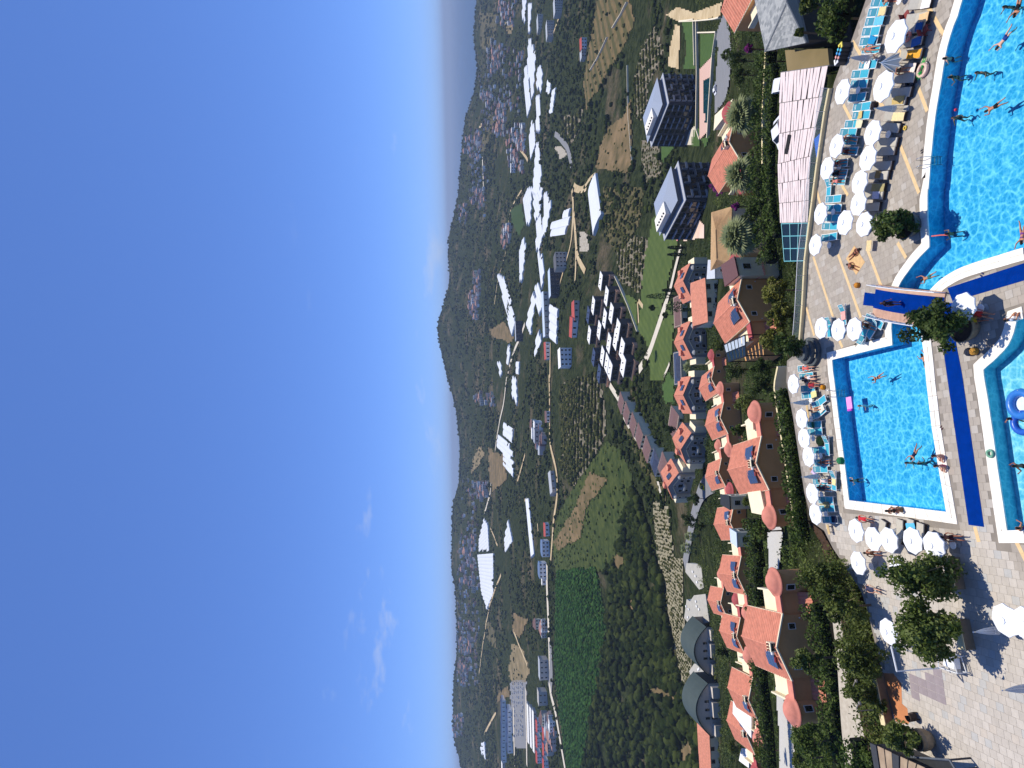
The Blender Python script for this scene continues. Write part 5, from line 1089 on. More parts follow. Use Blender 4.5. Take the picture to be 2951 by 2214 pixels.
# ---- pink slat pergola over the car park
slm = M('pink_white_slat', (226, 208, 202), rough=.7, var=.07, scale=1.5); pzl = -6.0
q = [pz('B0', 1327, 620, pzl), pz('B0', 1738, 560, pzl), pz('B0', 1592, 1335, pzl), pz('B0', 1310, 1402, pzl)]; q2 = [pz('B0', 1310, 1402, pzl), pz('B0', 1592, 1335, pzl), pz('B1', 1568, 300, pzl), pz('B1', 1330, 306, pzl)]
cen = (q[0] + q[2]) / 2; t = thing('slat_pergola', 'pinkish white slatted pergola roof over parked cars below the rail', 'pergola', (cen.x, cen.y, -10)); O = Vector((cen.x, cen.y, -10))
for qi, (a, b, c, d) in enumerate((q, q2)):
    n_ = 15
    for k in range(n_):
        for s in range(3):
            f0, f1 = (k + .06) / n_, (k + .90) / n_; g0, g1 = s / 3 + .004, (s + 1) / 3 - .004; j = random.uniform(-.015, .015)
            P_ = lambda f, g: a.lerp(b, f).lerp(d.lerp(c, f), g) - O
            m = MB(); v = [P_(f0 + j, g0), P_(f1 + j, g0), P_(f1 - j, g1), P_(f0 - j, g1)]; zt = 4.0 + random.uniform(-.03, .03) + qi * .05; m.prism([(p.x, p.y) for p in v], zt - .05, zt); m.obj('slat', slm, t)
    for s in range(4):
        g_ = s / 3; p0, p1 = a.lerp(d, g_) - O, b.lerp(c, g_) - O; m = MB(); m.tube([(p0.x, p0.y, 3.85), (p1.x, p1.y, 3.85)], .07, 5); m.obj('beam', M('pergola_steel', (120, 118, 116), rough=.5), t)
        for p in (p0, p1): m = MB(); m.lathe([(.08, -3.5), (.08, 3.8)], 8, (p.x, p.y, 0)); m.obj('post', M('pergola_steel', (120, 118, 116)), t)
m = MB(); v = [P_x - O for P_x in (pz('B0', 1422, 1152, pzl), pz('B0', 1425, 1160, pzl), pz('B0', 1395, 1320, pzl), pz('B0', 1370, 1318, pzl), pz('B0', 1400, 1150, pzl))]; m.prism([(p.x, p.y) for p in v], 4.06, 4.10); m.obj('roof_hatch', M('black_hatch', (24, 22, 22), rough=.8), t)
# glass roof that continues it
gq = [pz('B1', 1338, 312, pzl), pz('B1', 1562, 306, pzl), pz('B1', 1532, 628, pzl), pz('B1', 1362, 632, pzl)]; O = gq[0].copy(); O.z = -10; t = thing('glass_canopy', 'dark glass canopy with teal frames next to the pink slat pergola', 'canopy', tuple(O))
dkg = M('dark_glass_roof', (20, 34, 34), rough=.1, var=.2, spec=.6); tfr = M('teal_frame', (112, 186, 190), rough=.5)
for i in range(3):
    for j in range(3):
        P_ = lambda f, g: gq[0].lerp(gq[1], f).lerp(gq[3].lerp(gq[2], f), g) - O
        v = [P_(i / 3 + .01, j / 3 + .01), P_((i + 1) / 3 - .01, j / 3 + .01), P_((i + 1) / 3 - .01, (j + 1) / 3 - .01), P_(i / 3 + .01, (j + 1) / 3 - .01)]; m = MB(); m.prism([(p.x, p.y) for p in v], 3.9, 3.92); m.obj('glass_pane', M('wooden_floor_light', (150, 134, 116)) if (i == 0 and False) else dkg, t)
for k in range(4):
    for e in (0, 1):
        p0, p1 = (P_(k / 3, 0), P_(k / 3, 1)) if e else (P_(0, k / 3), P_(1, k / 3)); m = MB(); m.tube([(p0.x, p0.y, 3.95), (p1.x, p1.y, 3.95)], .06, 5); m.obj('frame_bar', tfr, t)
for f in (0, 1):
    for g_ in (0, 1): p = P_(f, g_); m = MB(); m.lathe([(.07, -4), (.07, 3.9)], 8, (p.x, p.y, 0)); m.obj('post', tfr, t)
# blue tank behind the rail
p = pz('B0', 1655, 1245, -2); m = MB(); m.box(-1.0, 1.0, -.5, .5, 0, .9); t = thing('water_tank', 'bright blue box tank between the pergola and the rail', 'tank', (p.x, p.y, -3.0), TH); m.obj('tank_body', M('blue_plastic', (36, 120, 220), rough=.4), t); m = MB(); m.box(-1.05, 1.05, -.55, .55, .901, 1.0); m.obj('lid', M('blue_plastic_dark', (30, 100, 200), rough=.4), t); m = MB(); m.box(-1, 1, -.5, .5, -7, -.001); m.obj('stand', concrete, t)
# ---- tan hip roof house by the middle palm
tz = -13.5; hq = [pz('B1', 918, 165, tz), pz('B1', 905, 640, tz), pz('B1', 735, 712, tz), pz('B1', 742, 215, tz)]; hr = [pz('B1', 782, 362, tz + 1.6), pz('B1', 790, 610, tz + 1.6)]
O = hq[0].copy(); O.z = tz - 8; t = thing('hip_roof_house', 'house with a tan tiled hip roof behind the middle palm', 'house', tuple(O)); tanr = M('tan_roof_tile', (190, 156, 112), rough=.8, var=.12, scale=1.2)
def slope(poly, nm='roof_tile_field', step=.3):
    a, b = poly[0], poly[1]; n = max(3, int((b - a).length / step)); top0, top1 = poly[-1], poly[2]; mb = MB()
    nrm = (poly[1] - poly[0]).cross(poly[2] - poly[0]).normalized(); nrm = nrm if nrm.z > 0 else -nrm
    for i in range(n):
        for (f0, f1, h0, h1) in ((i / n, (i + .3) / n, 0, .05), ((i + .3) / n, (i + .7) / n, .05, .05), ((i + .7) / n, (i + 1) / n, .05, 0)):
            mb.add([a.lerp(b, f0) - O + nrm * h0, a.lerp(b, f1) - O + nrm * h1, top0.lerp(top1, f1) - O + nrm * h1, top0.lerp(top1, f0) - O + nrm * h0], [(0, 1, 2, 3)])
    o = mb.obj(nm, tanr, t); o['kind'] = 'stuff'
slope([hq[0], hq[1], hr[1], hr[0]]); slope([hq[2], hq[3], hr[0], hr[1]]); slope([hq[3], hq[0], hr[0], hr[0]]); slope([hq[1], hq[2], hr[1], hr[1]])
m = MB(); m.prism([(p.lerp((hq[0] + hq[2]) / 2, .05) - O) for p in hq], -3, 7.95); m.obj('wall', creamw, t)
m = MB(); m.tube([hr[0] - O + Vector((0, 0, .08)), hr[1] - O + Vector((0, 0, .08))], .12, 6); m.obj('ridge_cap', tanr, t)
p0, p1 = hq[0] - O, hq[1] - O
for k in range(4): p = p0.lerp(p1, (k + .5) / 4); windowp(t, p.x, p.y + .25, 6.3, 1.0, 1.3, math.atan2(p1.y - p0.y, p1.x - p0.x) + math.pi)
# maroon flat roof terrace and black glass pergola on the rose-domed villa, cream terraces
def slab(name, label, cat, c, pts, z, mat, th=.25, wall=None, depth=6, extra=None):
    P_ = [pz(c, x, y, z) for x, y in pts]; O = sum(P_, Vector((0, 0, 0))) / len(P_); O.z = z - depth; t = thing(name, label, cat, tuple(O))
    m = MB(); m.prism([(p - O) for p in P_], depth - th, depth); m.obj('roof', mat, t)
    m = MB(); c0 = Vector((0, 0, 0)); m.prism([((p - O) * .94) for p in P_], -2, depth - th - .002); m.obj('wall', wall or creamw, t)
    if len(P_) == 4:
        for i in range(4):
            a, b = (P_[i] - O) * .94, (P_[(i + 1) % 4] - O) * .94; rot = math.atan2(b.y - a.y, b.x - a.x); ar = sum(P_[k].x * P_[(k + 1) % 4].y - P_[(k + 1) % 4].x * P_[k].y for k in range(4))
            nwin = max(1, int((b - a).length / 3.2))
            for k in range(nwin): p = a.lerp(b, (k + .5) / nwin); windowp(t, p.x, p.y, depth - 1.9, 1.0, 1.3, rot if ar > 0 else rot + math.pi)
            if extra == 'parapet': m = MB(); a, b = P_[i] - O, P_[(i + 1) % 4] - O; m.tube([(a.x, a.y, depth + .18), (b.x, b.y, depth + .18)], .16, 4); m.obj('parapet', wall or creamw, t)
    return t
slab('terrace_house', 'low house with a dark maroon flat roof joined to the rose-domed villa', 'house', 'B1', [(935, 590), (970, 755), (855, 850), (822, 668)], -10.2, M('maroon_sheet', (104, 72, 72), rough=.8, var=.08, scale=2), wall=creamw)
slab('white_annex', 'small white annex with a grey balcony roof beside the maroon roof', 'house', 'B1', [(770, 620), (772, 780), (700, 785), (712, 620)], -19, M('light_sheet', (196, 200, 204), rough=.7), wall=M('white_plaster', (238, 236, 230), rough=.8))
P_ = [pz('B1', 1030, 1262, -10), pz('B1', 1038, 1440, -10), pz('B1', 885, 1490, -10), pz('B1', 848, 1345, -10)]; O = sum(P_, Vector((0, 0, 0))) / 4; O.z = -16; t = thing('black_pergola', 'black framed pergola with pale curtains on the rose-domed villa terrace', 'pergola', tuple(O)); blk = M('black_metal', (26, 28, 30), rough=.5)
for i in range(4): a, b = P_[i] - O, P_[(i + 1) % 4] - O; m = MB(); m.tube([a, b], .12, 4); m.obj('frame_bar', blk, t); m = MB(); m.lathe([(.09, -3), (.09, 6)], 6, (a.x, a.y, 0)); m.obj('post', blk, t)
m = MB(); a, b = (P_[0] - O).lerp(P_[1] - O, .5), (P_[3] - O).lerp(P_[2] - O, .5); m.tube([a, b], .1, 4); m.obj('frame_bar', blk, t)
for k in range(6):
    a, b = (P_[0] - O).lerp(P_[3] - O, k / 6 + .02), (P_[0] - O).lerp(P_[3] - O, k / 6 + .15); c, d = (P_[1] - O).lerp(P_[2] - O, k / 6 + .02), (P_[1] - O).lerp(P_[2] - O, k / 6 + .15)
    for g0, g1, mt in ((.02, .48, 0), (.52, .98, 1)): m = MB(); v = [a.lerp(c, g0), b.lerp(d, g0), b.lerp(d, g1), a.lerp(c, g1)]; m.add(v, [(0, 1, 2, 3)]); m.obj('curtain' if not mt else 'glass_pane', M('pale_curtain', (176, 186, 196), rough=.9) if not mt else dkg, t)
m = MB(); m.prism([(p - O) * .97 for p in P_], -2, 3.0); m.obj('floor_block', wallo, t)
slab('cream_terrace', 'cream roof terrace beside the orange-domed villa', 'terrace', 'B2', [(1160, 990), (1205, 1205), (1085, 1180), (1050, 1005)], -8.6, creamw, wall=creamw, depth=4)
slab('cream_terrace', 'cream round-walled terrace behind the first salmon dome', 'terrace', 'B2', [(1090, 345), (1100, 470), (1050, 475), (1025, 400)], -8.6, creamw, wall=creamw, depth=4)
slab('cream_terrace', 'cream walled terrace of the palm villa', 'terrace', 'B0', [(925, 845), (880, 960), (760, 1118), (770, 985)], -16, creamw, wall=creamw, depth=4)
slab('white_terrace', 'bright white side roof of a villa near the lower edge', 'terrace', 'B3', [(875, 1100), (1020, 1250), (1020, 1420), (870, 1220)], -22, M('white_plaster', (238, 236, 230)), wall=creamw, depth=4)
slab('white_terrace', 'white terrace at the lower edge behind the villas', 'terrace', 'B3', [(940, 1500), (1000, 1510), (1000, 1660), (920, 1600)], -28, M('white_plaster', (238, 236, 230)), wall=creamw, depth=4)
slab('black_slat_roof', 'black and white slatted flat roof beside the dark red dome', 'roof', 'B2', [(895, 1040), (900, 1158), (818, 1110), (818, 1020)], -25, M('black_sheet', (40, 42, 44), rough=.6), depth=4)
slab('glass_house', 'white framed glass conservatory next to the salmon villas', 'conservatory', 'B2', [(955, 1350), (962, 1480), (905, 1430), (895, 1310)], -22, M('pale_glass', (204, 216, 224), rough=.15, var=.05), depth=4)
# ---- dark apartment blocks
aw = M('charcoal_facade', (62, 66, 74), rough=.8, var=.08, scale=.5); aw2 = M('slate_facade', (92, 96, 104), rough=.8, var=.08, scale=.5); ar_ = M('blue_grey_roof', (150, 160, 176), rough=.6, var=.05); bal = M('pale_balcony', (150, 156, 166), rough=.7)
def dark_block(c, x, y, Y, yaw, label, wx=22, wy=33, H=17):
    p = pY(c, x, y, Y); t = thing('apartment_block', label, 'apartment block', (p.x, p.y, p.z - H), R_(yaw), 'dark apartment blocks')
    m = MB(); m.box(0, wx, 0, wy, -12, H); m.obj('wall', aw, t); m = MB(); m.box(2, wx - 1, 3, wy - 2, H, H + 3.0); m.obj('attic', aw2, t)
    m = MB(); m.add([(1.2, 2.2, H + 2.9), (wx - .2, 2.2, H + 2.9), (wx - .2, wy - 1.2, H + 2.9), (1.2, wy - 1.2, H + 2.9), (wx * .5, 9, H + 5.0), (wx * .5, wy - 8, H + 5.0)], [(0, 1, 4), (1, 2, 5, 4), (2, 3, 5), (3, 0, 4, 5)]); m.obj('roof', ar_, t)
    m = MB(); m.box(1.5, 8.5, 12, 26, H + 3.0, H + 5.2); rb = m.obj('roof_box', M('cream_roof_box', (232, 226, 214), rough=.7), t)
    for k in range(5): m = MB(); m.lathe([(.45, H + 5.201), (.45, H + 5.7), (0, H + 5.75)], 8, (3.2, 14 + 2.2 * k, 0)); m.obj('roof_vent', blk, rb)
    m = MB(); m.box(-.5, wx + .5, -.5, wy + .5, H - .02, H + .35); m.obj('cornice', M('pale_cornice', (170, 174, 182), rough=.7), t)
    fl, fh = 5, H / 5
    for f in range(fl):
        for k in range(5):
            x0 = .8 + k * (wx - 1.6) / 5
            m = MB(); m.box(x0 + .5, x0 + 3.3, -.05, .1, f * fh + .5, f * fh + 2.9); m.obj('window', paneg, t)
            if (k + f) % 2 == 0 or k in (0, 4): m = MB(); m.box(x0 + .2, x0 + 3.7, -1.5, -.051, f * fh + .1, f * fh + .3); b = m.obj('balcony', bal, t); m = MB(); m.box(x0 + .2, x0 + 3.7, -1.5, -1.42, f * fh + .301, f * fh + 1.2); m.obj('balcony_rail', aw2 if f % 2 else bal, b); m = MB(); m.box(x0 + .2, x0 + .3, -1.41, -.1, f * fh + .301, f * fh + 2.9); m.obj('side_screen', bal, b)
        for k in range(7):
            y0 = 1.0 + k * (wy - 2) / 7
            m = MB(); m.box(-.1, .05, y0 + .6, y0 + 3.4, f * fh + .5, f * fh + 2.7); m.obj('window', paneg, t)
            if k % 3 != 1: m = MB(); m.box(-1.3, -.101, y0 + .3, y0 + 3.8, f * fh + .1, f * fh + .3); m.obj('balcony', bal, t)
dark_block('B0', 380, 880, 330, 22, 'dark grey apartment block with the pink pool terrace before it'); dark_block('B1', 525, 105, 262, 22, 'dark grey apartment block beside the painted sports court', wx=21, wy=30)

# ================================================================== VALLEY GROUND
def proj(P):
    P = np.asarray(P, float) - np.array([0, 0, CAMZ]); z = P @ np.array(fwd); return CU + FPX * (P @ np.array(CX)) / z, CV - FPX * (P @ np.array(CY)) / z
def pxs(c, pts): return [px(c, x, y) for x, y in pts]
def gp(c, pts, ymin=72.0): return pxs(c, pts)
OPEN = []                                   # pixel polygons that stay free of scattered bushes
def fix(P, lift):
    P = np.array(P); P[:, 2] += lift; return P
def drape(name, poly, mat, lift=.25, step=5.0, ymin=90.0, keep=True, kind='structure', wob=2.0):
    """poly in photo pixels: a sheet laid on the terrain"""
    us = [p[0] for p in poly]; vs = [p[1] for p in poly]
    nu, nv = max(2, int((max(us) - min(us)) / step) + 2), max(2, int((max(vs) - min(vs)) / step) + 2)
    U, V = np.meshgrid(np.linspace(min(us), max(us), nu), np.linspace(min(vs), max(vs), nv), indexing='ij')
    G = groundN(U.ravel(), V.ravel(), ymin).reshape(nu, nv, 3); ok = ~np.isnan(G[..., 0])
    cu, cv = (U[:-1, :-1] + U[1:, 1:]) / 2, (V[:-1, :-1] + V[1:, 1:]) / 2
    ins = inpoly(poly, cu + wob * np.sin(cv * .21), cv + wob * np.sin(cu * .17)) & ok[:-1, :-1] & ok[1:, :-1] & ok[:-1, 1:] & ok[1:, 1:]
    a, b = np.where(ins)
    if len(a) == 0: return None
    q = a * nv + b; F = np.stack([q, q + nv, q + nv + 1, q + 1], -1); P = fix(G.reshape(-1, 3), 0); P[:, 2] += lift + P[:, 1] * .0006
    used = np.unique(F); mp = np.full(nu * nv, -1); mp[used] = np.arange(len(used)); me = npmesh(name, P[used], mp[F][:, ::-1], mat, True)
    # face up
    me2 = me; o = link(name, me2); o['kind'] = kind
    if keep: OPEN.append(poly)
    return o
def ribbon(name, pts, w, mat, lift=.5, ymin=90.0, kind='structure', seg=8.0):
    """road along photo pixels, w metres wide"""
    dens = []
    for (u0, v0), (u1, v1) in zip(pts[:-1], pts[1:]):
        n = max(1, int(math.hypot(u1 - u0, v1 - v0) / seg)); dens += [(u0 + (u1 - u0) * i / n, v0 + (v1 - v0) * i / n) for i in range(n)]
    dens.append(pts[-1]); G = groundN([p[0] for p in dens], [p[1] for p in dens], ymin); G = G[~np.isnan(G[:, 0])]
    k = 3; Gp = np.pad(G, ((k, k), (0, 0)), mode='edge'); G = np.mean([Gp[i:i + len(G)] for i in range(2 * k + 1)], 0)
    D = np.gradient(G[:, :2], axis=0); D /= np.linalg.norm(D, axis=1)[:, None] + 1e-9; N = np.stack([-D[:, 1], D[:, 0]], -1)
    L_, Rr = G.copy(), G.copy(); L_[:, :2] += N * w / 2; Rr[:, :2] -= N * w / 2
    for A in (L_, Rr): A[:, 2] = np.maximum(hz(A[:, 0], A[:, 1]), A[:, 2] - 1) + lift + A[:, 1] * .0008
    n = len(G); V = np.concatenate([L_, Rr]); F = np.stack([np.arange(n - 1), np.arange(n - 1) + n, np.arange(1, n) + n, np.arange(1, n)], -1)
    o = link(name, npmesh(name, V, F, mat, True)); o['kind'] = kind
    ul, vl = proj(L_); ur, vr = proj(Rr); OPEN.append([(a, b) for a, b in zip(ul, vl)] + [(a, b) for a, b in zip(ur[::-1], vr[::-1])])
    return o
def GM(name, c, c2, scale=.15, bump=.6, rough=.95): return M(name, c, rough=rough, c2=c2, scale=scale, bump=bump, bscale=scale * 4, spec=.1, detail=8)
def striped(name, c, c2, ang, period, c3, amt=.6):
    """soil with ploughed or mown lines"""
    m = GM(name, c, c2); nt = m.node_tree; b = nt.nodes['Principled BSDF']; L = nt.links.new
    tc = nt.nodes.new('ShaderNodeTexCoord'); mp = nt.nodes.new('ShaderNodeMapping'); mp.inputs['Rotation'].default_value = (0, 0, ang); L(tc.outputs['Object'], mp.inputs['Vector'])
    w = nt.nodes.new('ShaderNodeTexWave'); w.inputs['Scale'].default_value = 6.283 / period / 20 * 1.0; w.inputs['Distortion'].default_value = 2.5; w.inputs['Detail'].default_value = 3; w.inputs['Detail Scale'].default_value = .6
    w.inputs['Scale'].default_value = .314 / period; L(mp.outputs[0], w.inputs['Vector'])
    r = nt.nodes.new('ShaderNodeMapRange'); r.inputs['From Min'].default_value = .35; r.inputs['From Max'].default_value = .75; r.inputs['To Max'].default_value = amt; L(w.outputs['Fac'], r.inputs['Value'])
    x = nt.nodes.new('ShaderNodeMix'); x.data_type = 'RGBA'; src = b.inputs['Base Color'].links[0].from_socket; L(src, x.inputs['A']); x.inputs['B'].default_value = (*(srgb(*c3) if max(c3) > 1.001 else c3), 1); L(r.outputs['Result'], x.inputs['Factor']); L(x.outputs['Result'], b.inputs['Base Color'])
    return m
lawn = striped('golf_grass', (72, 88, 42), (90, 104, 52), .5, 5.0, (64, 82, 40), .35)
lawn2 = M('mown_lawn', (60, 84, 40), c2=(78, 100, 50), rough=.95, scale=.6, spec=.1)
slopeg = GM('slope_grass', (38, 54, 20), (80, 88, 42), .14); dry = GM('dry_ground', (86, 78, 48), (136, 114, 82), .06)
drys = striped('dry_terraced_ground', (92, 82, 50), (126, 106, 70), .9, 14.0, (66, 70, 36), .7); tan_ = GM('tan_soil', (104, 94, 64), (150, 132, 98), .05)
greysoil = striped('grey_orchard_soil', (112, 102, 84), (142, 132, 114), .35, 6.0, (70, 78, 48), .5); stonef = GM('pale_stone_terrace', (112, 106, 82), (172, 162, 134), .9)
asphalt = M('asphalt', (128, 128, 128), rough=.9, var=.08, scale=.3); palerd = M('pale_concrete_road', (206, 196, 176), rough=.9, var=.08, scale=.3); dirt = GM('dirt_track', (176, 154, 116), (204, 184, 146), .1)
beigerd = M('paver_road', (196, 186, 166), rough=.9, c2=(176, 164, 144), scale=2.0); darkg = GM('dark_crop_ground', (44, 62, 28), (66, 86, 40), .3); scrub = GM('scrub_ground', (58, 62, 34), (112, 100, 68), .08)
rubble = GM('rubble_ground', (150, 140, 124), (186, 178, 160), .4)
for nm, c, pts, m in (('field', 'D0', [(1505, -40), (1760, -40), (1810, 200), (1700, 420), (1600, 600), (1440, 850), (1400, 950), (1370, 700), (1420, 400), (1455, 200)], drys),
                      ('field', 'D0', [(1600, 1080), (1720, 1000), (1780, 850), (1790, 1400), (1740, 1480), (1480, 1430), (1520, 1250)], dry),
                      ('field', 'D0', [(1190, 1000), (1320, 980), (1380, 900), (1320, 1150), (1260, 1230), (1190, 1150)], greysoil),
                      ('field', 'D0', [(700, 190), (770, 200), (760, 280), (710, 290)], tan_), ('field', 'D0', [(1120, 1260), (1190, 1240), (1230, 1330), (1180, 1360)], rubble),
                      ('field', 'B0', [(250, 230), (340, 400), (300, 560), (200, 720), (190, 1060), (100, 1000), (90, 700), (140, 450)], greysoil), ('field', 'B0', [(150, 1200), (300, 1250), (320, 1500), (200, 1560), (150, 1400)], greysoil),
                      ('field', 'D1', [(1540, 0), (1890, 0), (1850, 300), (1760, 480), (1660, 560), (1560, 420)], scrub), ('field', 'D1', [(1340, 380), (1400, 380), (1420, 540), (1340, 560)], rubble),
                      ('field', 'B1', [(60, 410), (205, 450), (172, 700), (132, 900), (60, 860), (-40, 800), (-60, 560)], greysoil),
                      ('lawn', 'B1', [(300, 120), (400, 225), (475, 420), (440, 560), (392, 760), (232, 1400), (120, 1210), (150, 900), (180, 600), (240, 300)], lawn), ('lawn', 'B1', [(400, 960), (432, 1100), (412, 1450), (330, 1650), (230, 1650), (212, 1440), (300, 1200)], lawn),
                      ('lawn', 'B1', [(-60, 880), (110, 960), (112, 1210), (40, 1010)], lawn), ('lawn', 'B2', [(380, -20), (440, 40), (430, 240), (350, 250), (330, 100)], lawn2),
                      ('field', 'D2', [(1170, 120), (1200, 70), (1500, -30), (1560, 300), (1565, 520), (1400, 800), (1290, 950), (1180, 800), (1190, 530)], greysoil),
                      ('field', 'D2', [(1570, 570), (1700, 650), (1800, 900), (1740, 1250), (1650, 1560), (1540, 1680), (1130, 1680), (1108, 1450), (1150, 1200), (1280, 980), (1400, 800)], slopeg),
                      ('field', 'D2', [(1430, 830), (1590, 900), (1400, 1130), (1350, 1400), (1150, 1500), (1120, 1430), (1280, 1180)], dry),
                      ('field', 'D3', [(1080, 70), (1400, 40), (1480, 500), (1430, 900), (1350, 1300), (1280, 1660), (1160, 1660), (1100, 1200), (1062, 800), (1072, 400)], darkg),
                      ('field', 'B2', [(250, 1080), (372, 1130), (440, 1660), (310, 1660), (270, 1400)], stonef), ('field', 'B3', [(300, -30), (480, -30), (470, 400), (545, 800), (545, 1010), (478, 990), (370, 500)], stonef), ('field', 'B2', [(0, 420), (120, 480), (330, 860), (360, 1080), (200, 900), (80, 640)], scrub),
                      ('clearing', 'B3', [(190, 960), (330, 990), (480, 1050), (400, 1110), (250, 1060)], dry), ('clearing', 'B3', [(40, 310), (90, 300), (110, 380), (60, 390)], dry), ('clearing', 'B3', [(480, 1500), (560, 1400), (600, 1480), (520, 1640), (470, 1640)], dry), ('clearing', 'D2', [(1640, 1560), (1700, 1520), (1730, 1640), (1660, 1680)], dry), ('field', 'D1', [(560, 1220), (700, 1150), (780, 1290), (740, 1330), (610, 1280)], dry), ('field', 'D2', [(400, 860), (440, 690), (490, 600), (525, 660), (480, 770)], tan_), ('field', 'D2', [(560, 620), (700, 700), (720, 900), (600, 1000), (570, 880)], dry),
                      ('field', 'D3', [(740, 410), (850, 470), (780, 610), (720, 560)], dry), ('field', 'D3', [(690, 880), (720, 660), (800, 690), (860, 880), (830, 960), (720, 990)], tan_), ('field', 'D3', [(500, 470), (560, 500), (600, 700), (520, 640)], scrub), ('field', 'D3', [(700, 960), (830, 940), (840, 1500), (730, 1500)], asphalt), ('field', 'D3', [(600, 1130), (700, 1080), (690, 1000), (610, 1060)], dry),
                      ('field', 'D1', [(745, 200), (840, 130), (870, 300), (820, 420), (770, 330)], darkg), ('field', 'D0', [(560, 980), (620, 1000), (530, 1300), (480, 1290)], scrub), ('field', 'D0', [(480, 100), (640, 120), (600, 420), (500, 420)], scrub)):
    drape(nm, pxs(c, pts), m, (.9 if m is dry else .3) if nm in ('field', 'clearing') else .45, 5.0 if c[0] != 'D' else 4.0, 90, m not in (tan_, scrub))
# flat grounds near the dark blocks
for nm, c, pts, m, lf in (('lawn', 'B0', [(500, 190), (595, 175), (612, 590), (512, 590), (540, 400)], lawn2, .4), ('lawn', 'B0', [(655, 290), (778, 290), (768, 460), (655, 590)], lawn2, .4), ('terrace_paving', 'B0', [(655, 590), (765, 470), (720, 1130), (650, 1190)], M('pink_paving', (206, 170, 152), rough=.9, var=.08), .5),
                          ('road', 'B0', [(790, 300), (860, 110), (900, 190), (925, 420), (918, 640), (880, 840), (780, 980), (785, 700), (810, 420)], asphalt, .4), ('lawn', 'B0', [(310, 1170), (460, 1160), (440, 1240), (330, 1400)], lawn2, .4), ('lawn', 'B0', [(590, 1110), (650, 1100), (650, 1250), (580, 1250)], lawn2, .45), ('lawn', 'B0', [(665, 1190), (735, 1160), (700, 1270)], lawn2, .45),
                          ('path', 'B0', [(480, 1200), (610, 1080), (600, 1240), (490, 1240)], palerd, .45), ('dirt_yard', 'B0', [(360, 130), (460, 60), (600, 110), (840, 20), (820, 150), (480, 190)], dirt, .35), ('dirt_yard', 'B0', [(390, 420), (440, 210), (480, 220), (470, 590), (380, 570)], dirt, .4),
                          ('court', 'B1', [(405, 225), (520, 230), (535, 310), (460, 470), (440, 400)], M('court_rose', (206, 120, 120), c2=(222, 160, 156), rough=.9, scale=.15), .5), ('court', 'B1', [(520, 235), (620, 235), (690, 330), (690, 430), (510, 460), (540, 320)], M('court_cream', (226, 206, 184), c2=(216, 180, 160), rough=.9, scale=.12), .45)):
    drape(nm, pxs(c, pts), m, lf, 4.0, 90, wob=0)
drape('court_mark', pxs('B1', [(490, 320), (525, 320), (500, 390), (480, 385)]), M('court_green', (120, 190, 150), rough=.9), .75, 3.0, 90, False, wob=0)
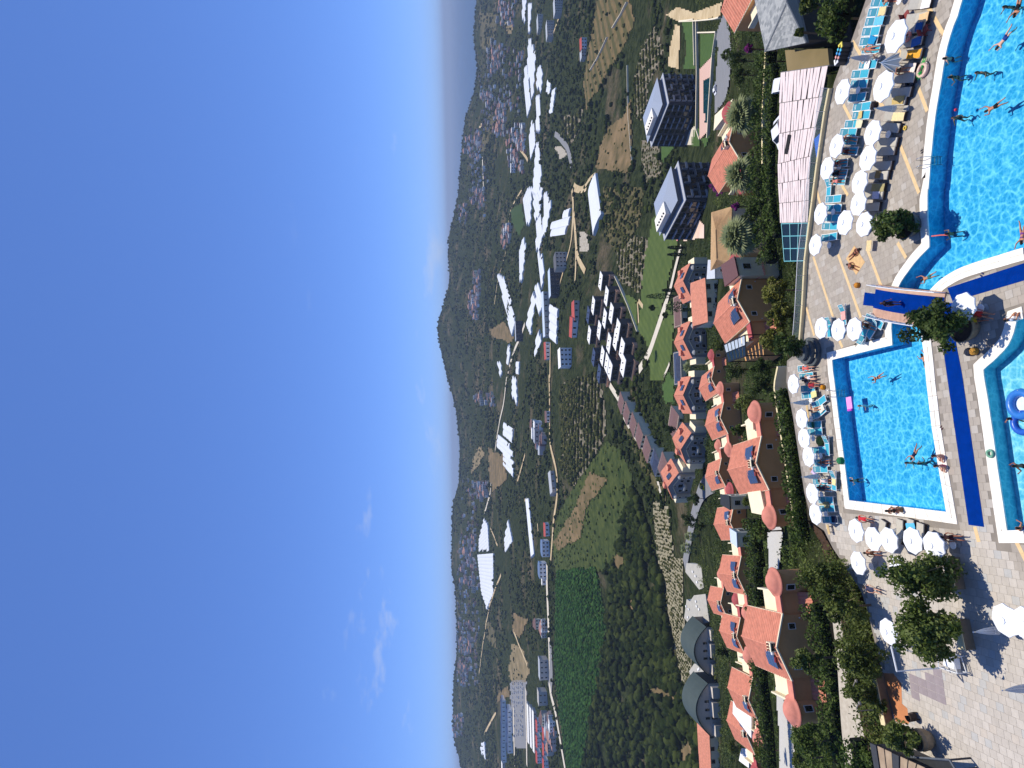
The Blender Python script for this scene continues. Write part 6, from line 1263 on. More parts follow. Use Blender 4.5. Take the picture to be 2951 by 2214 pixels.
# small pool on that terrace
gq_ = [gpx('B0', *p) for p in ((690, 690), (748, 660), (725, 1050), (700, 1050), (705, 970), (688, 970))]; drape('block_pool', pxs('B0', [(690, 690), (748, 660), (725, 1050), (700, 1050), (705, 970), (688, 970)]), M('teal_pool_water', (16, 70, 78), rough=.1, spec=.6), .8, 3.0, 90, False, wob=0)
for nm, c, pts, w, m in (('road', 'D2', [(1080, -20), (1085, 180), (1085, 590), (1150, 830), (1150, 1060), (1120, 1230), (1102, 1490), (1090, 1640)], 6, dirt), ('road', 'D3', [(1000, 0), (1000, 180), (1010, 400), (1018, 620), (1028, 900), (1022, 1050), (1060, 1150), (1110, 1450), (1150, 1680)], 10, palerd),
                          ('road', 'D3', [(1025, 640), (1032, 780), (1035, 920), (1020, 1050)], 17, asphalt), ('road', 'D1', [(1090, 1310), (1088, 1649)], 5, dirt), ('track', 'D1', [(1275, 0), (1290, 200), (1270, 480), (1230, 620), (1150, 900)], 5, dirt), ('track', 'D1', [(1290, 200), (1305, 400), (1320, 600), (1400, 740)], 6, dirt), ('track', 'D1', [(1310, 500), (1310, 700), (1300, 830)], 4, dirt),
                          ('track', 'D0', [(1110, 1130), (1200, 1200), (1265, 1320), (1270, 1450)], 9, asphalt), ('track', 'D0', [(1280, 1560), (1340, 1640), (1400, 1600), (1440, 1480), (1500, 1500)], 5, dirt), ('track', 'D1', [(1420, 0), (1330, 70), (1280, 0)], 4, dirt),
                          ('road', 'B2', [(800, 900), (700, 935), (640, 1060), (590, 1250), (545, 1500), (520, 1660)], 8, asphalt), ('path', 'D2', [(1540, -30), (1600, 90), (1700, 240), (1850, 560), (2020, 820)], 5, palerd), ('path', 'B2', [(-10, 330), (60, 470), (190, 650), (270, 820), (330, 1060)], 4.5, palerd),
                          ('path', 'B1', [(500, 480), (455, 640), (395, 900), (215, 1430), (120, 1580)], 6, palerd), ('path', 'B1', [(120, 960), (130, 1180)], 3, dirt), ('path', 'B1', [(115, 950), (180, 1040)], 3, dirt), ('path', 'B1', [(330, 1640), (380, 1560), (400, 1480)], 2, palerd),
                          ('track', 'D1', [(610, 1020), (640, 800), (720, 520), (740, 200), (860, 0)], 6, dirt), ('track', 'D1', [(720, 1640), (760, 1440), (830, 1290), (880, 1150)], 8, palerd), ('track', 'D2', [(720, 0), (690, 260), (640, 480), (600, 800), (570, 1050), (520, 1200)], 7, palerd), ('track', 'D2', [(880, 660), (830, 850), (800, 940)], 5, dirt), ('track', 'D2', [(570, 1290), (650, 1480)], 5, dirt),
                          ('track', 'D3', [(640, 80), (590, 200), (540, 340), (520, 440), (490, 620), (460, 850), (450, 920)], 6, dirt), ('track', 'D3', [(720, 530), (790, 700), (850, 850)], 5, dirt), ('track', 'D3', [(600, 1190), (540, 1290), (490, 1400)], 7, dirt), ('road', 'D3', [(730, 1130), (740, 1660)], 8, palerd), ('road', 'D3', [(830, 1000), (840, 1660)], 7, palerd),
                          ('track', 'D0', [(460, 1080), (540, 1100), (480, 1040)], 7, dirt), ('track', 'D0', [(510, 1320), (520, 1660)], 8, palerd), ('track', 'D0', [(820, 1270), (880, 1300), (900, 1400)], 6, dirt), ('track', 'D2', [(980, 1250), (990, 1380)], 4, dirt), ('track', 'D2', [(860, 1050), (890, 1100)], 5, dirt), ('track', 'D0', [(1190, 80), (1080, 380)], 6, dirt)):
    ribbon(nm, pxs(c, pts), w, m)
# paved lane below the deck, beside the hedge (left)
lp = [(2405, 1590), (2402, 1700), (2400, 1780), (2418, 1900), (2425, 2000), (2428, 2100), (2436, 2214), (2450, 2330)]
def near_sheet(name, poly, z, mat):
    m = MB(); m.prism([at(u, v, z) for u, v in poly], z - .6, z); o = m.obj(name, mat); o['kind'] = 'structure'; return o
near_sheet('lane', [(2395, 1620), (2398, 1780), (2412, 1900), (2418, 2000), (2425, 2100), (2438, 2230), (2450, 2330), (2530, 2330), (2500, 2214), (2492, 2100), (2470, 1990), (2450, 1900), (2440, 1780), (2425, 1640)], -5.0, beigerd)
M('pale_lane', (190, 186, 176), rough=.9, var=.06); drape('lane', [(2213, 1480), (2222, 1640), (2250, 1640), (2262, 1540), (2240, 1470)], MATS['pale_lane'], .3, 4.0, 66, wob=0); drape('lane', [(2240, 1980), (2252, 2120), (2250, 2230), (2300, 2230), (2290, 2100), (2272, 2000)], MATS['pale_lane'], .3, 4.0, 66, wob=0)
near_sheet('yard', [(2262, 145), (2270, 215), (2390, 190), (2385, 140)], -9.0, tan_)

# ================================================================== VEGETATION
PHI = (1 + 5 ** .5) / 2
def ico(sub):
    v = [(-1, PHI, 0), (1, PHI, 0), (-1, -PHI, 0), (1, -PHI, 0), (0, -1, PHI), (0, 1, PHI), (0, -1, -PHI), (0, 1, -PHI), (PHI, 0, -1), (PHI, 0, 1), (-PHI, 0, -1), (-PHI, 0, 1)]
    f = [(0, 11, 5), (0, 5, 1), (0, 1, 7), (0, 7, 10), (0, 10, 11), (1, 5, 9), (5, 11, 4), (11, 10, 2), (10, 7, 6), (7, 1, 8), (3, 9, 4), (3, 4, 2), (3, 2, 6), (3, 6, 8), (3, 8, 9), (4, 9, 5), (2, 4, 11), (6, 2, 10), (8, 6, 7), (9, 8, 1)]
    v = [np.array(p) / np.linalg.norm(p) for p in v]
    for _ in range(sub):
        c = {}; nf = []
        def mid(a, b):
            k = (min(a, b), max(a, b))
            if k not in c: p = v[a] + v[b]; v.append(p / np.linalg.norm(p)); c[k] = len(v) - 1
            return c[k]
        for a, b, d in f: x, y, z = mid(a, b), mid(b, d), mid(d, a); nf += [(a, x, z), (b, y, x), (d, z, y), (x, y, z)]
        f = nf
    return np.array(v), np.array(f)
ICO = [ico(0), ico(1)]
BV = [[(lambda v: v * (1 + RNG.uniform(-.32, .30, len(v)))[:, None])(ICO[s][0]) for _ in range(10)] for s in (0, 1)]
def blobs(name, P, R, mat, sub=1, zs=.85, kind='stuff', tintp=None, sink=.35, label=None):
    P = np.asarray(P, float); n = len(P); R = np.asarray(R, float)
    if n == 0: return None
    base, F = ICO[sub]; k = len(base); var = RNG.integers(0, 10, n); A = RNG.uniform(0, 6.283, n); ca, sa = np.cos(A), np.sin(A)
    B = np.array(BV[sub])[var]; sx = R * RNG.uniform(.85, 1.2, n); sy = R * RNG.uniform(.85, 1.2, n); sz = R * zs * RNG.uniform(.8, 1.3, n)
    X = B[..., 0] * sx[:, None]; Y = B[..., 1] * sy[:, None]; Z = B[..., 2] * sz[:, None]
    V = np.stack([X * ca[:, None] - Y * sa[:, None] + P[:, 0:1], X * sa[:, None] + Y * ca[:, None] + P[:, 1:2], Z + P[:, 2:3] + (sz * (1 - sink))[:, None]], -1).reshape(-1, 3)
    FF = (F[None] + (np.arange(n) * k)[:, None, None]).reshape(-1, 3); t = (RNG.random(n) if tintp is None else tintp)
    me = npmesh(name, V, FF, mat, False, np.repeat(t, k)); o = link(name, me); o['kind'] = kind
    if label: o['label'] = label
    return o
woodm = leafmat('wood_foliage', (16, 25, 10), (42, 54, 22), 0, .35, tintc=(66, 74, 34)); cropm = leafmat('crop_foliage', (18, 42, 16), (44, 78, 32), 0, .3, tintc=(66, 98, 44))
scrm = leafmat('scrub_foliage', (28, 38, 17), (62, 70, 34), 0, .3, tintc=(92, 90, 52)); farm = leafmat('far_foliage', (20, 30, 15), (46, 58, 28), 0, .1, tintc=(78, 82, 46))
def sample(poly, n, ymin=90.0):
    us = [p[0] for p in poly]; vs = [p[1] for p in poly]; U = RNG.uniform(min(us), max(us), n * 3); V = RNG.uniform(min(vs), max(vs), n * 3); k = inpoly(poly, U, V); U, V = U[k][:n], V[k][:n]
    G = groundN(U, V, ymin); ok = ~np.isnan(G[:, 0]); return G[ok], U[ok], V[ok]
def free(U, V, polys=None):
    r = np.ones(len(U), bool)
    for p in (OPEN if polys is None else polys):
        r &= ~inpoly(p, U, V)
    return r
def outside_buildings(G, pad=.6):
    r = np.ones(len(G), bool)
    for P in FOOT: r &= ~inpoly(P, G[:, 0], G[:, 1])
    return r
FOOT = []
for o in list(COL.objects):
    if o.parent is None and o.get('category') in ('villa', 'house', 'apartment block', 'terrace', 'pavilion', 'pergola', 'canopy', 'conservatory', 'roof'):
        mw = o.matrix_basis; xs, ys = [], []
        for ch in o.children:
            if ch.type != 'MESH': continue
            for b in ch.bound_box: p = ch.matrix_basis @ Vector(b); xs.append(p.x); ys.append(p.y)
        a, b, c, d = min(xs) - .4, max(xs) + .4, min(ys) - .4, max(ys) + .4
        FOOT.append([tuple((mw @ Vector(q))[:2]) for q in ((a, c, 0), (b, c, 0), (b, d, 0), (a, d, 0))])
# woodland on the left slope
wood_poly = [px('D3', 1540, 0), px('D3', 1720, -40), px('B2', 330, 1640), px('B3', 300, 0), px('B3', 375, 480), px('B3', 470, 900), px('B3', 520, 1120), px('B3', 640, 1380), px('B3', 640, 1760), px('D3', 1300, 1760), px('D3', 1350, 1300), px('D3', 1430, 900), px('D3', 1480, 500)]
wood_poly2 = [px('D2', 1700, 1240), px('D2', 1800, 960), px('D2', 1860, 1060), px('D2', 1960, 1400), px('D2', 2016, 1700), px('D2', 1500, 1700), px('D2', 1640, 1560)]
for nm, pl, n, r0, r1 in (('woodland', wood_poly, 2900, 1.1, 3.9), ('woodland', wood_poly2, 800, 1.0, 3.4)):
    G, U, V = sample(pl, n); k = free(U, V); G = G[k]; rr = r0 + (r1 - r0) * RNG.random(len(G)) ** 1.6
    clear = vnoise(G[:, 0] / 14 + 7, G[:, 1] / 14, 21) > -.26; G, rr = G[clear], rr[clear]
    blobs(nm, G, rr, woodm, 1, .9, tintp=RNG.random(len(G)) ** 2)
# dense lane woods between rows, hedgerows
def rows(name, poly, spacing, along, ang, r, mat, jit=.4, sub=1, zs=.9, p=1.0, dark=None, extra=None):
    G, U, V = sample(poly, 3000); c0 = G.mean(0); d = np.array([math.cos(ang), math.sin(ang)]); n = np.array([-d[1], d[0]])
    s = (G[:, :2] - c0[:2]) @ d; t = (G[:, :2] - c0[:2]) @ n
    S_, T_ = np.meshgrid(np.arange(s.min(), s.max(), along), np.arange(t.min(), t.max(), spacing)); S_ = S_.ravel() + RNG.uniform(-along, along, S_.size) * jit; T_ = T_.ravel() + RNG.uniform(-1, 1, T_.size) * jit * spacing * .35
    XY = c0[:2] + S_[:, None] * d + T_[:, None] * n; P = np.column_stack([XY, hz(XY[:, 0], XY[:, 1])]); u, v = proj(P); k = inpoly(poly, u, v) & (RNG.random(len(P)) < p)
    P = P[k]; return blobs(name, P, r * RNG.uniform(.7, 1.25, len(P)), mat, sub, zs, tintp=RNG.random(len(P)) ** 1.5)
rows('orchard', pxs('D2', [(1170, 120), (1200, 70), (1500, -30), (1560, 300), (1565, 520), (1400, 800), (1290, 950), (1180, 800), (1190, 530)]), 10.5, 2.6, .06, 2.1, scrm, jit=.22, p=.93)
rows('orchard', pxs('B1', [(60, 410), (205, 450), (172, 700), (132, 900), (60, 860), (-40, 800), (-60, 560)]), 7.5, 2.2, .5, 1.4, scrm, jit=.22, p=.8)
rows('banana_plantation', pxs('D3', [(1080, 70), (1400, 40), (1480, 500), (1430, 900), (1350, 1300), (1280, 1660), (1160, 1660), (1100, 1200), (1062, 800), (1072, 400)]), 4.2, 3.0, 1.35, 1.55, cropm, p=.96)
rows('terrace_crop', pxs('B0', [(250, 230), (340, 400), (300, 560), (200, 720), (190, 1060), (100, 1000), (90, 700), (140, 450)]), 8.5, 2.2, .25, 1.5, scrm, jit=.25, p=.85); rows('terrace_crop', pxs('B0', [(150, 1200), (300, 1250), (320, 1500), (200, 1560), (150, 1400)]), 5.5, 2.2, .25, 1.0, scrm, p=.75)
rows('terrace_crop', pxs('D0', [(1190, 1000), (1320, 980), (1380, 900), (1320, 1150), (1260, 1230), (1190, 1150)]), 20, 4.5, .5, 4.0, scrm, jit=.2, sub=0, p=.9)
rows('slope_shrubbery', pxs('D2', [(1570, 570), (1700, 650), (1800, 900), (1740, 1250), (1650, 1560), (1540, 1680), (1130, 1680), (1108, 1450), (1150, 1200), (1280, 980), (1400, 800)]), 7, 5, .9, 1.3, leafmat('slope_foliage', (40, 54, 22), (68, 80, 38), 0, .3, tintc=(88, 94, 52)), jit=.9, p=.42)
rows('terrace_crop', pxs('B2', [(255, 1090), (372, 1140), (440, 1660), (310, 1660), (270, 1400)]), 3.6, 2.3, .2, .75, scrm, jit=.2, p=.95); rows('terrace_crop', pxs('B3', [(300, -30), (480, -30), (470, 400), (545, 800), (545, 1010), (478, 990), (370, 500)]), 3.6, 2.3, .1, .75, scrm, jit=.2, p=.95)
rows('scrub', pxs('D1', [(1540, 0), (1890, 0), (1850, 300), (1760, 480), (1660, 560), (1560, 420)]), 5, 4, .4, 1.7, scrm, jit=.9, p=.75); rows('scrub', pxs('D0', [(1505, -40), (1760, -40), (1810, 200), (1700, 420), (1600, 600), (1440, 850), (1400, 950), (1370, 700), (1420, 400), (1455, 200)]), 13, 9, .9, 1.6, scrm, jit=.9, p=.35)
rows('scrub', pxs('B2', [(0, 420), (120, 480), (330, 860), (360, 1080), (200, 900), (80, 640)]), 3.5, 3, .4, 1.1, scrm, jit=.9, p=.5); rows('scrub', pxs('D0', [(1600, 1080), (1720, 1000), (1780, 850), (1790, 1400), (1740, 1480), (1480, 1430), (1520, 1250)]), 10, 8, .2, 1.3, scrm, jit=.9, p=.5)

# ================================================================== FAR BUILDINGS
wplast = M('white_plaster', (240, 232, 218), rough=.8); gplast = M('pale_grey_plaster', (196, 186, 172), rough=.85, var=.05); film = M('greenhouse_film', (226, 228, 228), rough=.45, var=.04, scale=.05)
def greenhouse(c, pts, label, w=9.0, h=2.6, ang=None):
    G = groundN(*zip(*pxs(c, pts)), 90.0); G = G[~np.isnan(G[:, 0])]
    if len(G) < 3: return
    C = G.mean(0); A = np.column_stack([G[:, :2] - C[:2], np.ones(len(G))]); co, *_ = np.linalg.lstsq(A, G[:, 2], rcond=None); co = np.clip(co, -.25, .25) if True else co; co[2] = 0
    pl = lambda x, y: C[2] + co[0] * (x - C[0]) + co[1] * (y - C[1]); XY = G[:, :2] - C[:2]
    if ang is None: e = np.linalg.eigh(XY.T @ XY)[1][:, 1]; ang = math.atan2(e[1], e[0])
    d = np.array([math.cos(ang), math.sin(ang)]); n = np.array([-d[1], d[0]]); s, t = XY @ d, XY @ n; P = list(zip(s, t)); t = None
    ts = [q[1] for q in P]; k = max(1, int((max(ts) - min(ts)) / w)); k = min(k, 26); ww = (max(ts) - min(ts)) / k
    root = thing('greenhouse', label, 'greenhouse', tuple(C), ang, 'white plastic greenhouses in the valley')
    for i in range(k):
        tc = min(ts) + (i + .5) * ww; xs = []
        for a in range(len(P)):
            (s0, t0), (s1, t1) = P[a], P[(a + 1) % len(P)]
            if (t0 > tc) != (t1 > tc): xs.append(s0 + (tc - t0) / (t1 - t0) * (s1 - s0))
        if len(xs) < 2: continue
        a, b = min(xs), max(xs); m = MB(); prof = [(-.49, -2.0), (-.49, .62), (-.3, .9), (0, 1.0), (.3, .9), (.49, .62), (.49, -2.0)]; vs = []
        for ss in (a, b):
            for f, g in prof:
                tt = tc + f * ww; x = C[0] + d[0] * ss + n[0] * tt; y = C[1] + d[1] * ss + n[1] * tt; vs.append((ss, tt, pl(x, y) - C[2] + g * h))
        m.add(vs, [(j, j + 1, j + 8, j + 7) for j in range(6)] + [tuple(range(7))[::-1], tuple(range(7, 14))]); m.obj('span', film, root)
    OPEN.append(pxs(c, pts)); return root
GH = [('D0', [(850, 0), (885, 0), (870, 200), (850, 150)]), ('D0', [(903, 40), (930, 40), (916, 285), (898, 275)]), ('D0', [(900, 340), (922, 340), (965, 480), (945, 830), (930, 840), (895, 560)]), ('D0', [(868, 590), (890, 560), (925, 900), (895, 1000), (865, 740)]),
      ('D0', [(975, 600), (1010, 560), (1025, 680), (1010, 790), (975, 740)]), ('D0', [(970, 830), (1000, 820), (1005, 1130), (970, 1120)]), ('D0', [(1110, 770), (1138, 770), (1112, 960), (1085, 960)]), ('D0', [(1060, 710), (1100, 690), (1090, 800), (1060, 800)]), ('D0', [(930, 1040), (952, 1080), (962, 1250), (920, 1370), (910, 1180)]),
      ('D0', [(970, 1230), (992, 1230), (1015, 1480), (1000, 1660), (940, 1660), (955, 1400)]), ('D1', [(900, 10), (935, 10), (920, 320), (890, 310), (856, 110)]), ('D1', [(952, 10), (1028, 10), (1000, 250), (965, 280), (945, 100)]), ('D1', [(1040, 60), (1062, 50), (1100, 160), (1052, 400), (1030, 420)]),
      ('D1', [(1100, 280), (1190, 250), (1260, 180), (1255, 290), (1215, 400), (1150, 415), (1100, 400)]), ('D1', [(975, 300), (1010, 240), (1025, 430), (1000, 540), (970, 530)]), ('D1', [(990, 560), (1008, 560), (1040, 720), (1022, 880), (1002, 760)]), ('D1', [(860, 430), (880, 520), (870, 620), (850, 810), (830, 800), (825, 560)]),
      ('D1', [(640, 740), (700, 780), (740, 920), (792, 1150), (770, 1270), (690, 1010), (660, 860)]), ('D1', [(980, 830), (1030, 960), (1015, 1080), (990, 1070), (955, 870)]), ('D1', [(950, 900), (972, 960), (940, 1100), (930, 1250), (885, 1160), (900, 1090)]), ('D1', [(1090, 1030), (1160, 1040), (1150, 1310), (1090, 1290)]), ('D1', [(985, 1250), (1020, 1240), (1010, 1330), (962, 1450), (960, 1380)]),
      ('D1', [(728, 1360), (752, 1340), (732, 1510), (716, 1500)]), ('D1', [(640, 1500), (662, 1500), (682, 1580), (662, 1620)]), ('D1', [(800, 1490), (828, 1490), (822, 1600), (800, 1590)]), ('D2', [(765, 20), (800, 40), (810, 260), (765, 180)]), ('D2', [(640, 530), (682, 540), (770, 640), (775, 730), (635, 620)]),
      ('D2', [(690, 655), (780, 745), (775, 870), (690, 780)]), ('D2', [(690, 405), (770, 460), (780, 560), (690, 520)]), ('D2', [(520, 1230), (560, 1280), (565, 1500), (480, 1500), (480, 1400)]), ('D3', [(440, -60), (572, -60), (565, 260), (520, 380), (470, 240)]), ('D2', [(732, 1240), (770, 1420), (705, 1500), (700, 1400)]), ('D2', [(885, 1065), (907, 1070), (952, 1540), (930, 1560)]), ('D3', [(470, 1450), (502, 1460), (505, 1590), (465, 1520)])]
GHL = ['thin strip greenhouse at the upper edge', 'narrow long greenhouse above the town blocks', 'greenhouse with reddish lines near the far town', 'longest white greenhouse of the first valley bend', 'leaf shaped greenhouse below the long ones', 'striped greenhouse by the row of small houses', 'slender greenhouse beside the dirt track bend', 'small greenhouse next to the slender one', 'greenhouse between dark trees in mid valley', 'wide ribbed greenhouse reaching the valley centre',
       'greenhouse behind the ribbed one, uphill', 'broad greenhouse ending at the brown warehouse', 'curved greenhouse above the winding track', 'big stepped white greenhouse by the track fork', 'greenhouse tapering towards the columned building', 'greenhouse ending above the grey house', 'ribbed grey-white greenhouse on the far slope', 'long diagonal greenhouse under the pink village', 'greenhouse with broad bars behind the columned building', 'tilted greenhouse uphill of the blue roof', 'long rectangular greenhouse by the village road', 'pointed greenhouse below the blue roof', 'thin greenhouse beside the pale hill road', 'small white roof below the wooded peak', 'short greenhouse in the central groves', 'greenhouse alone above the orchard', 'bright white greenhouse on the hill road', 'ribbed greenhouse beside the bright hill road one', 'cream greenhouse uphill of the bright one', 'ribbed lobe of the huge greenhouse on the left hills', 'huge white greenhouse on the left hills', 'diamond greenhouse below the huge one', 'ruler-straight thin greenhouse behind the blue-roofed houses', 'white shed at the end of the dirt ramp']
for (c, p), l in zip(GH, GHL): greenhouse(c, p, l.replace('on the left hills', 'on the hills above the banana rows'))
greenhouse('D1', [(1418, -30), (1500, -30), (1517, 260), (1482, 490), (1445, 260)], 'single grey-white tunnel greenhouse above the scrub field', 16, 4.0)
# generic small building placed on the ground under a pixel
def house(name, label, cat, c, x, y, wx, wy, h, rot, wall, roof, floors=2, nw=3, kind='gable', group=None, rise=1.6, G=None):
    p = Vector(G) if G is not None else gpx(c, x, y, 90); t = thing(name, label, cat, tuple(p), R_(rot), group)
    m = MB(); m.box(-wx / 2, wx / 2, -wy / 2, wy / 2, -6, h); m.obj('wall', wall, t)
    o = .5; a, b = wx / 2 + o, wy / 2 + o; m = MB()
    if kind == 'gable': m.add([(-a, -b, h - .1), (a, -b, h - .1), (a, b, h - .1), (-a, b, h - .1), (-a, 0, h + rise), (a, 0, h + rise)], [(0, 1, 5, 4), (2, 3, 4, 5), (0, 4, 3), (1, 2, 5), (0, 3, 2, 1)])
    elif kind == 'hip': m.add([(-a, -b, h - .1), (a, -b, h - .1), (a, b, h - .1), (-a, b, h - .1), (-a * .45, 0, h + rise), (a * .45, 0, h + rise)], [(0, 1, 5, 4), (2, 3, 4, 5), (0, 4, 3), (1, 2, 5), (0, 3, 2, 1)])
    else: m.box(-a, a, -b, b, h + .001, h + .35)
    m.obj('roof', roof, t)
    face_windows(t, -wx / 2, wx / 2, -wy / 2, 0, floors, h / floors, nw, min(1.6, wx / nw * .5), h / floors * .5)
    return t
redr = M('red_sheet_roof', (176, 70, 62), rough=.7, var=.12, scale=.4); brownr = M('brown_shingle_roof', (112, 84, 80), rough=.8, var=.1, scale=.5); bluer = M('blue_tile_roof', (92, 116, 150), rough=.6, var=.1); greyr = M('grey_sheet_roof', (170, 174, 178), rough=.6, var=.06); whiter = M('white_flat_roof', (232, 230, 224), rough=.7, var=.04); salr = roofm
HS = [('town_block', 'grey apartment block with many windows beside the far greenhouses', 'D0', 1185, 70, 30, 16, 14, 8, gplast, greyr, 4, 6, 'flat'), ('town_block', 'second grey apartment block with a dome-like shed behind', 'D0', 1110, 270, 34, 16, 13, 8, gplast, greyr, 4, 6, 'flat'), ('town_block', 'grey hall behind the second grey apartment block', 'D0', 1010, 210, 34, 20, 9, 8, gplast, greyr, 2, 4, 'flat'),
      ('farmhouse', 'farmhouse with red roofs on the slope above the dry terraces', 'D0', 1390, 390, 15, 10, 7, 5, wplast, redr, 2, 3, 'gable'), ('farmhouse', 'grey farmhouse below the red-roofed farmhouse', 'D0', 1385, 470, 13, 10, 6, 5, gplast, greyr, 2, 3, 'flat'),
      ('grey_house', 'three-storey grey house beside the big stepped greenhouse', 'D1', 1215, 640, 20, 14, 13, 12, gplast, M('charcoal_roof', (84, 86, 92), rough=.7), 3, 4, 'hip'), ('columned_building', 'dark building with white columns and pale roof in mid valley', 'D1', 1160, 820, 34, 14, 12, 8, M('dark_wall', (66, 64, 70), rough=.8), M('pale_blue_roof', (190, 204, 220), rough=.6), 2, 6, 'flat'),
      ('farmhouse', 'house with a bright red roof above the white-roof complex', 'D1', 1320, 1060, 20, 12, 5, 4, gplast, redr, 1, 3, 'hip'), ('farmhouse', 'red and grey roofed house at the orchard corner', 'D1', 1310, 1190, 20, 12, 6, -18, wplast, redr, 1, 3, 'gable'), ('white_house', 'white terraced house alone in the orchard', 'D1', 1258, 1460, 20, 14, 12, 8, wplast, whiter, 3, 4, 'flat'),
      ('barn', 'long barn with a red roof end by the village road', 'D1', 1080, 1400, 22, 10, 6, 8, wplast, redr, 1, 4, 'gable'), ('hall', 'long hall with a pale blue roof behind the rectangular greenhouse', 'D1', 1070, 1090, 60, 12, 7, 8, gplast, M('pale_blue_roof', (190, 204, 220)), 1, 8, 'gable'), ('house_terrace', 'dark house with balconies on the far hill road bend', 'D1', 845, 1230, 34, 14, 12, 8, M('dark_wall', (66, 64, 70)), greyr, 3, 5, 'flat'),
      ('blue_roof_house', 'white house with a blue roof beside the dry yard', 'D2', 1070, 1480, 20, 13, 9, 5, wplast, bluer, 2, 4, 'hip'), ('blue_roof_house', 'second white house with a blue roof, at the hedge corner', 'D3', 985, 60, 20, 13, 9, 5, wplast, bluer, 2, 4, 'hip'), ('grey_shed', 'shed with two grey lean-to roofs beside the dirt road', 'D2', 1120, 930, 26, 16, 5, 30, gplast, greyr, 1, 3, 'gable'), ('farmhouse', 'small house with pink red roof by the dirt road', 'D2', 1070, 1320, 16, 10, 5, 5, wplast, redr, 1, 3, 'gable'), ('farmhouse', 'cottage with brown roof beside the village road bend', 'D2', 1080, 360, 14, 10, 5, 5, wplast, brownr, 1, 3, 'gable'),
      ('modern_house', 'grey modern house with dark openings on the valley road', 'D3', 1000, 850, 26, 14, 11, 3, gplast, greyr, 2, 4, 'flat'), ('ruined_house', 'unfinished grey house beside the dark asphalt stretch', 'D3', 990, 1080, 18, 14, 11, 3, concrete, concrete, 2, 2, 'flat'), ('white_cube', 'tiny white pump house by the banana rows', 'D3', 985, 155, 8, 6, 5, 3, wplast, whiter, 1, 1, 'flat')]
for i in range(6): HS.append(('red_roof_house', 'red roofed white house, %s in the row beyond the banana rows' % ORD[i], 'D3', 945 + (i % 2) * 55, 1310 + 62 * i, 16, 11, 6, 4, wplast, redr, 2, 3, 'gable'))
for i in range(5): HS.append(('black_roof_hall', 'dark solar roofed hall, %s in the depot beyond the car park' % ORD[i], 'D3', 660 + (i % 2) * 48, 1180 + 80 * i, 44, 24, 8, 2, wplast, M('solar_roof_dark', (40, 44, 66), rough=.3, var=.15, scale=.2), 1, 5, 'gable'))
for i in range(3): HS.append(('white_hall', 'long white roofed hall, %s between the car park and the red roofs' % ORD[i], 'D3', 868 + 22 * i, 1290 + 30 * i, 60, 14, 5, 2, gplast, whiter, 1, 8, 'gable'))
HS.append(('white_hall', 'long white roofed hall on the far side of the depot', 'D3', 655, 1570, 60, 16, 6, 2, gplast, whiter, 1, 8, 'gable'))
for nm, l, c, x, y, wx, wy, h, rot, wl, rf, fl, nw, kd in HS:
    u, v = px(c, x, y); h_ = house(nm, l, nm.replace('_', ' ').split()[-1] if nm != 'white_cube' else 'pump house', c, x, y, wx, wy, h, rot, wl, rf, fl, nw, kd)
    pu = FPX / h_.location.y; OPEN.append([(u - 2 * h * pu, v - wx * .7 * pu), (u + 6, v - wx * .7 * pu), (u + 6, v + wx * .7 * pu), (u - 2 * h * pu, v + wx * .7 * pu)])
# white-roof apartment complex
peach = M('peach_plaster', (224, 168, 132), rough=.8, var=.05); solar_top = M('solar_roof_top', (40, 44, 60), rough=.3, c2=(66, 70, 84), scale=.8)
CPX = [(1600, 800, 0), (1655, 930, 0), (1700, 1075, 0), (1640, 1120, 0), (1590, 1220, 0), (1760, 1215, 0), (1740, 1300, 0), (1800, 1380, 0), (1680, 1330, 0), (1500, 1260, 0), (1490, 1090, 1), (1535, 1010, 0), (1540, 1450, 1), (1620, 1440, 0), (1810, 1520, 0), (1590, 1590, 1), (1690, 1560, 0), (1660, 1500, 0)]
names = ['beside the lawn corner', 'second along the lawn edge', 'third along the lawn edge', 'over the inner court', 'by the upper court pool', 'fourth along the lawn edge', 'with two vents in the middle row', 'fifth along the lawn edge', 'in the middle of the middle row', 'at the upper corner by the orchard', 'with solar panels by the dirt lane', 'at the back beside the red-roofed houses', 'with solar panels by the orchard', 'between solar roofs in the back row', 'last along the lawn edge by the round tree', 'with solar panels at the stone path', 'beside the lower inner court', 'in the lower part of the middle row']
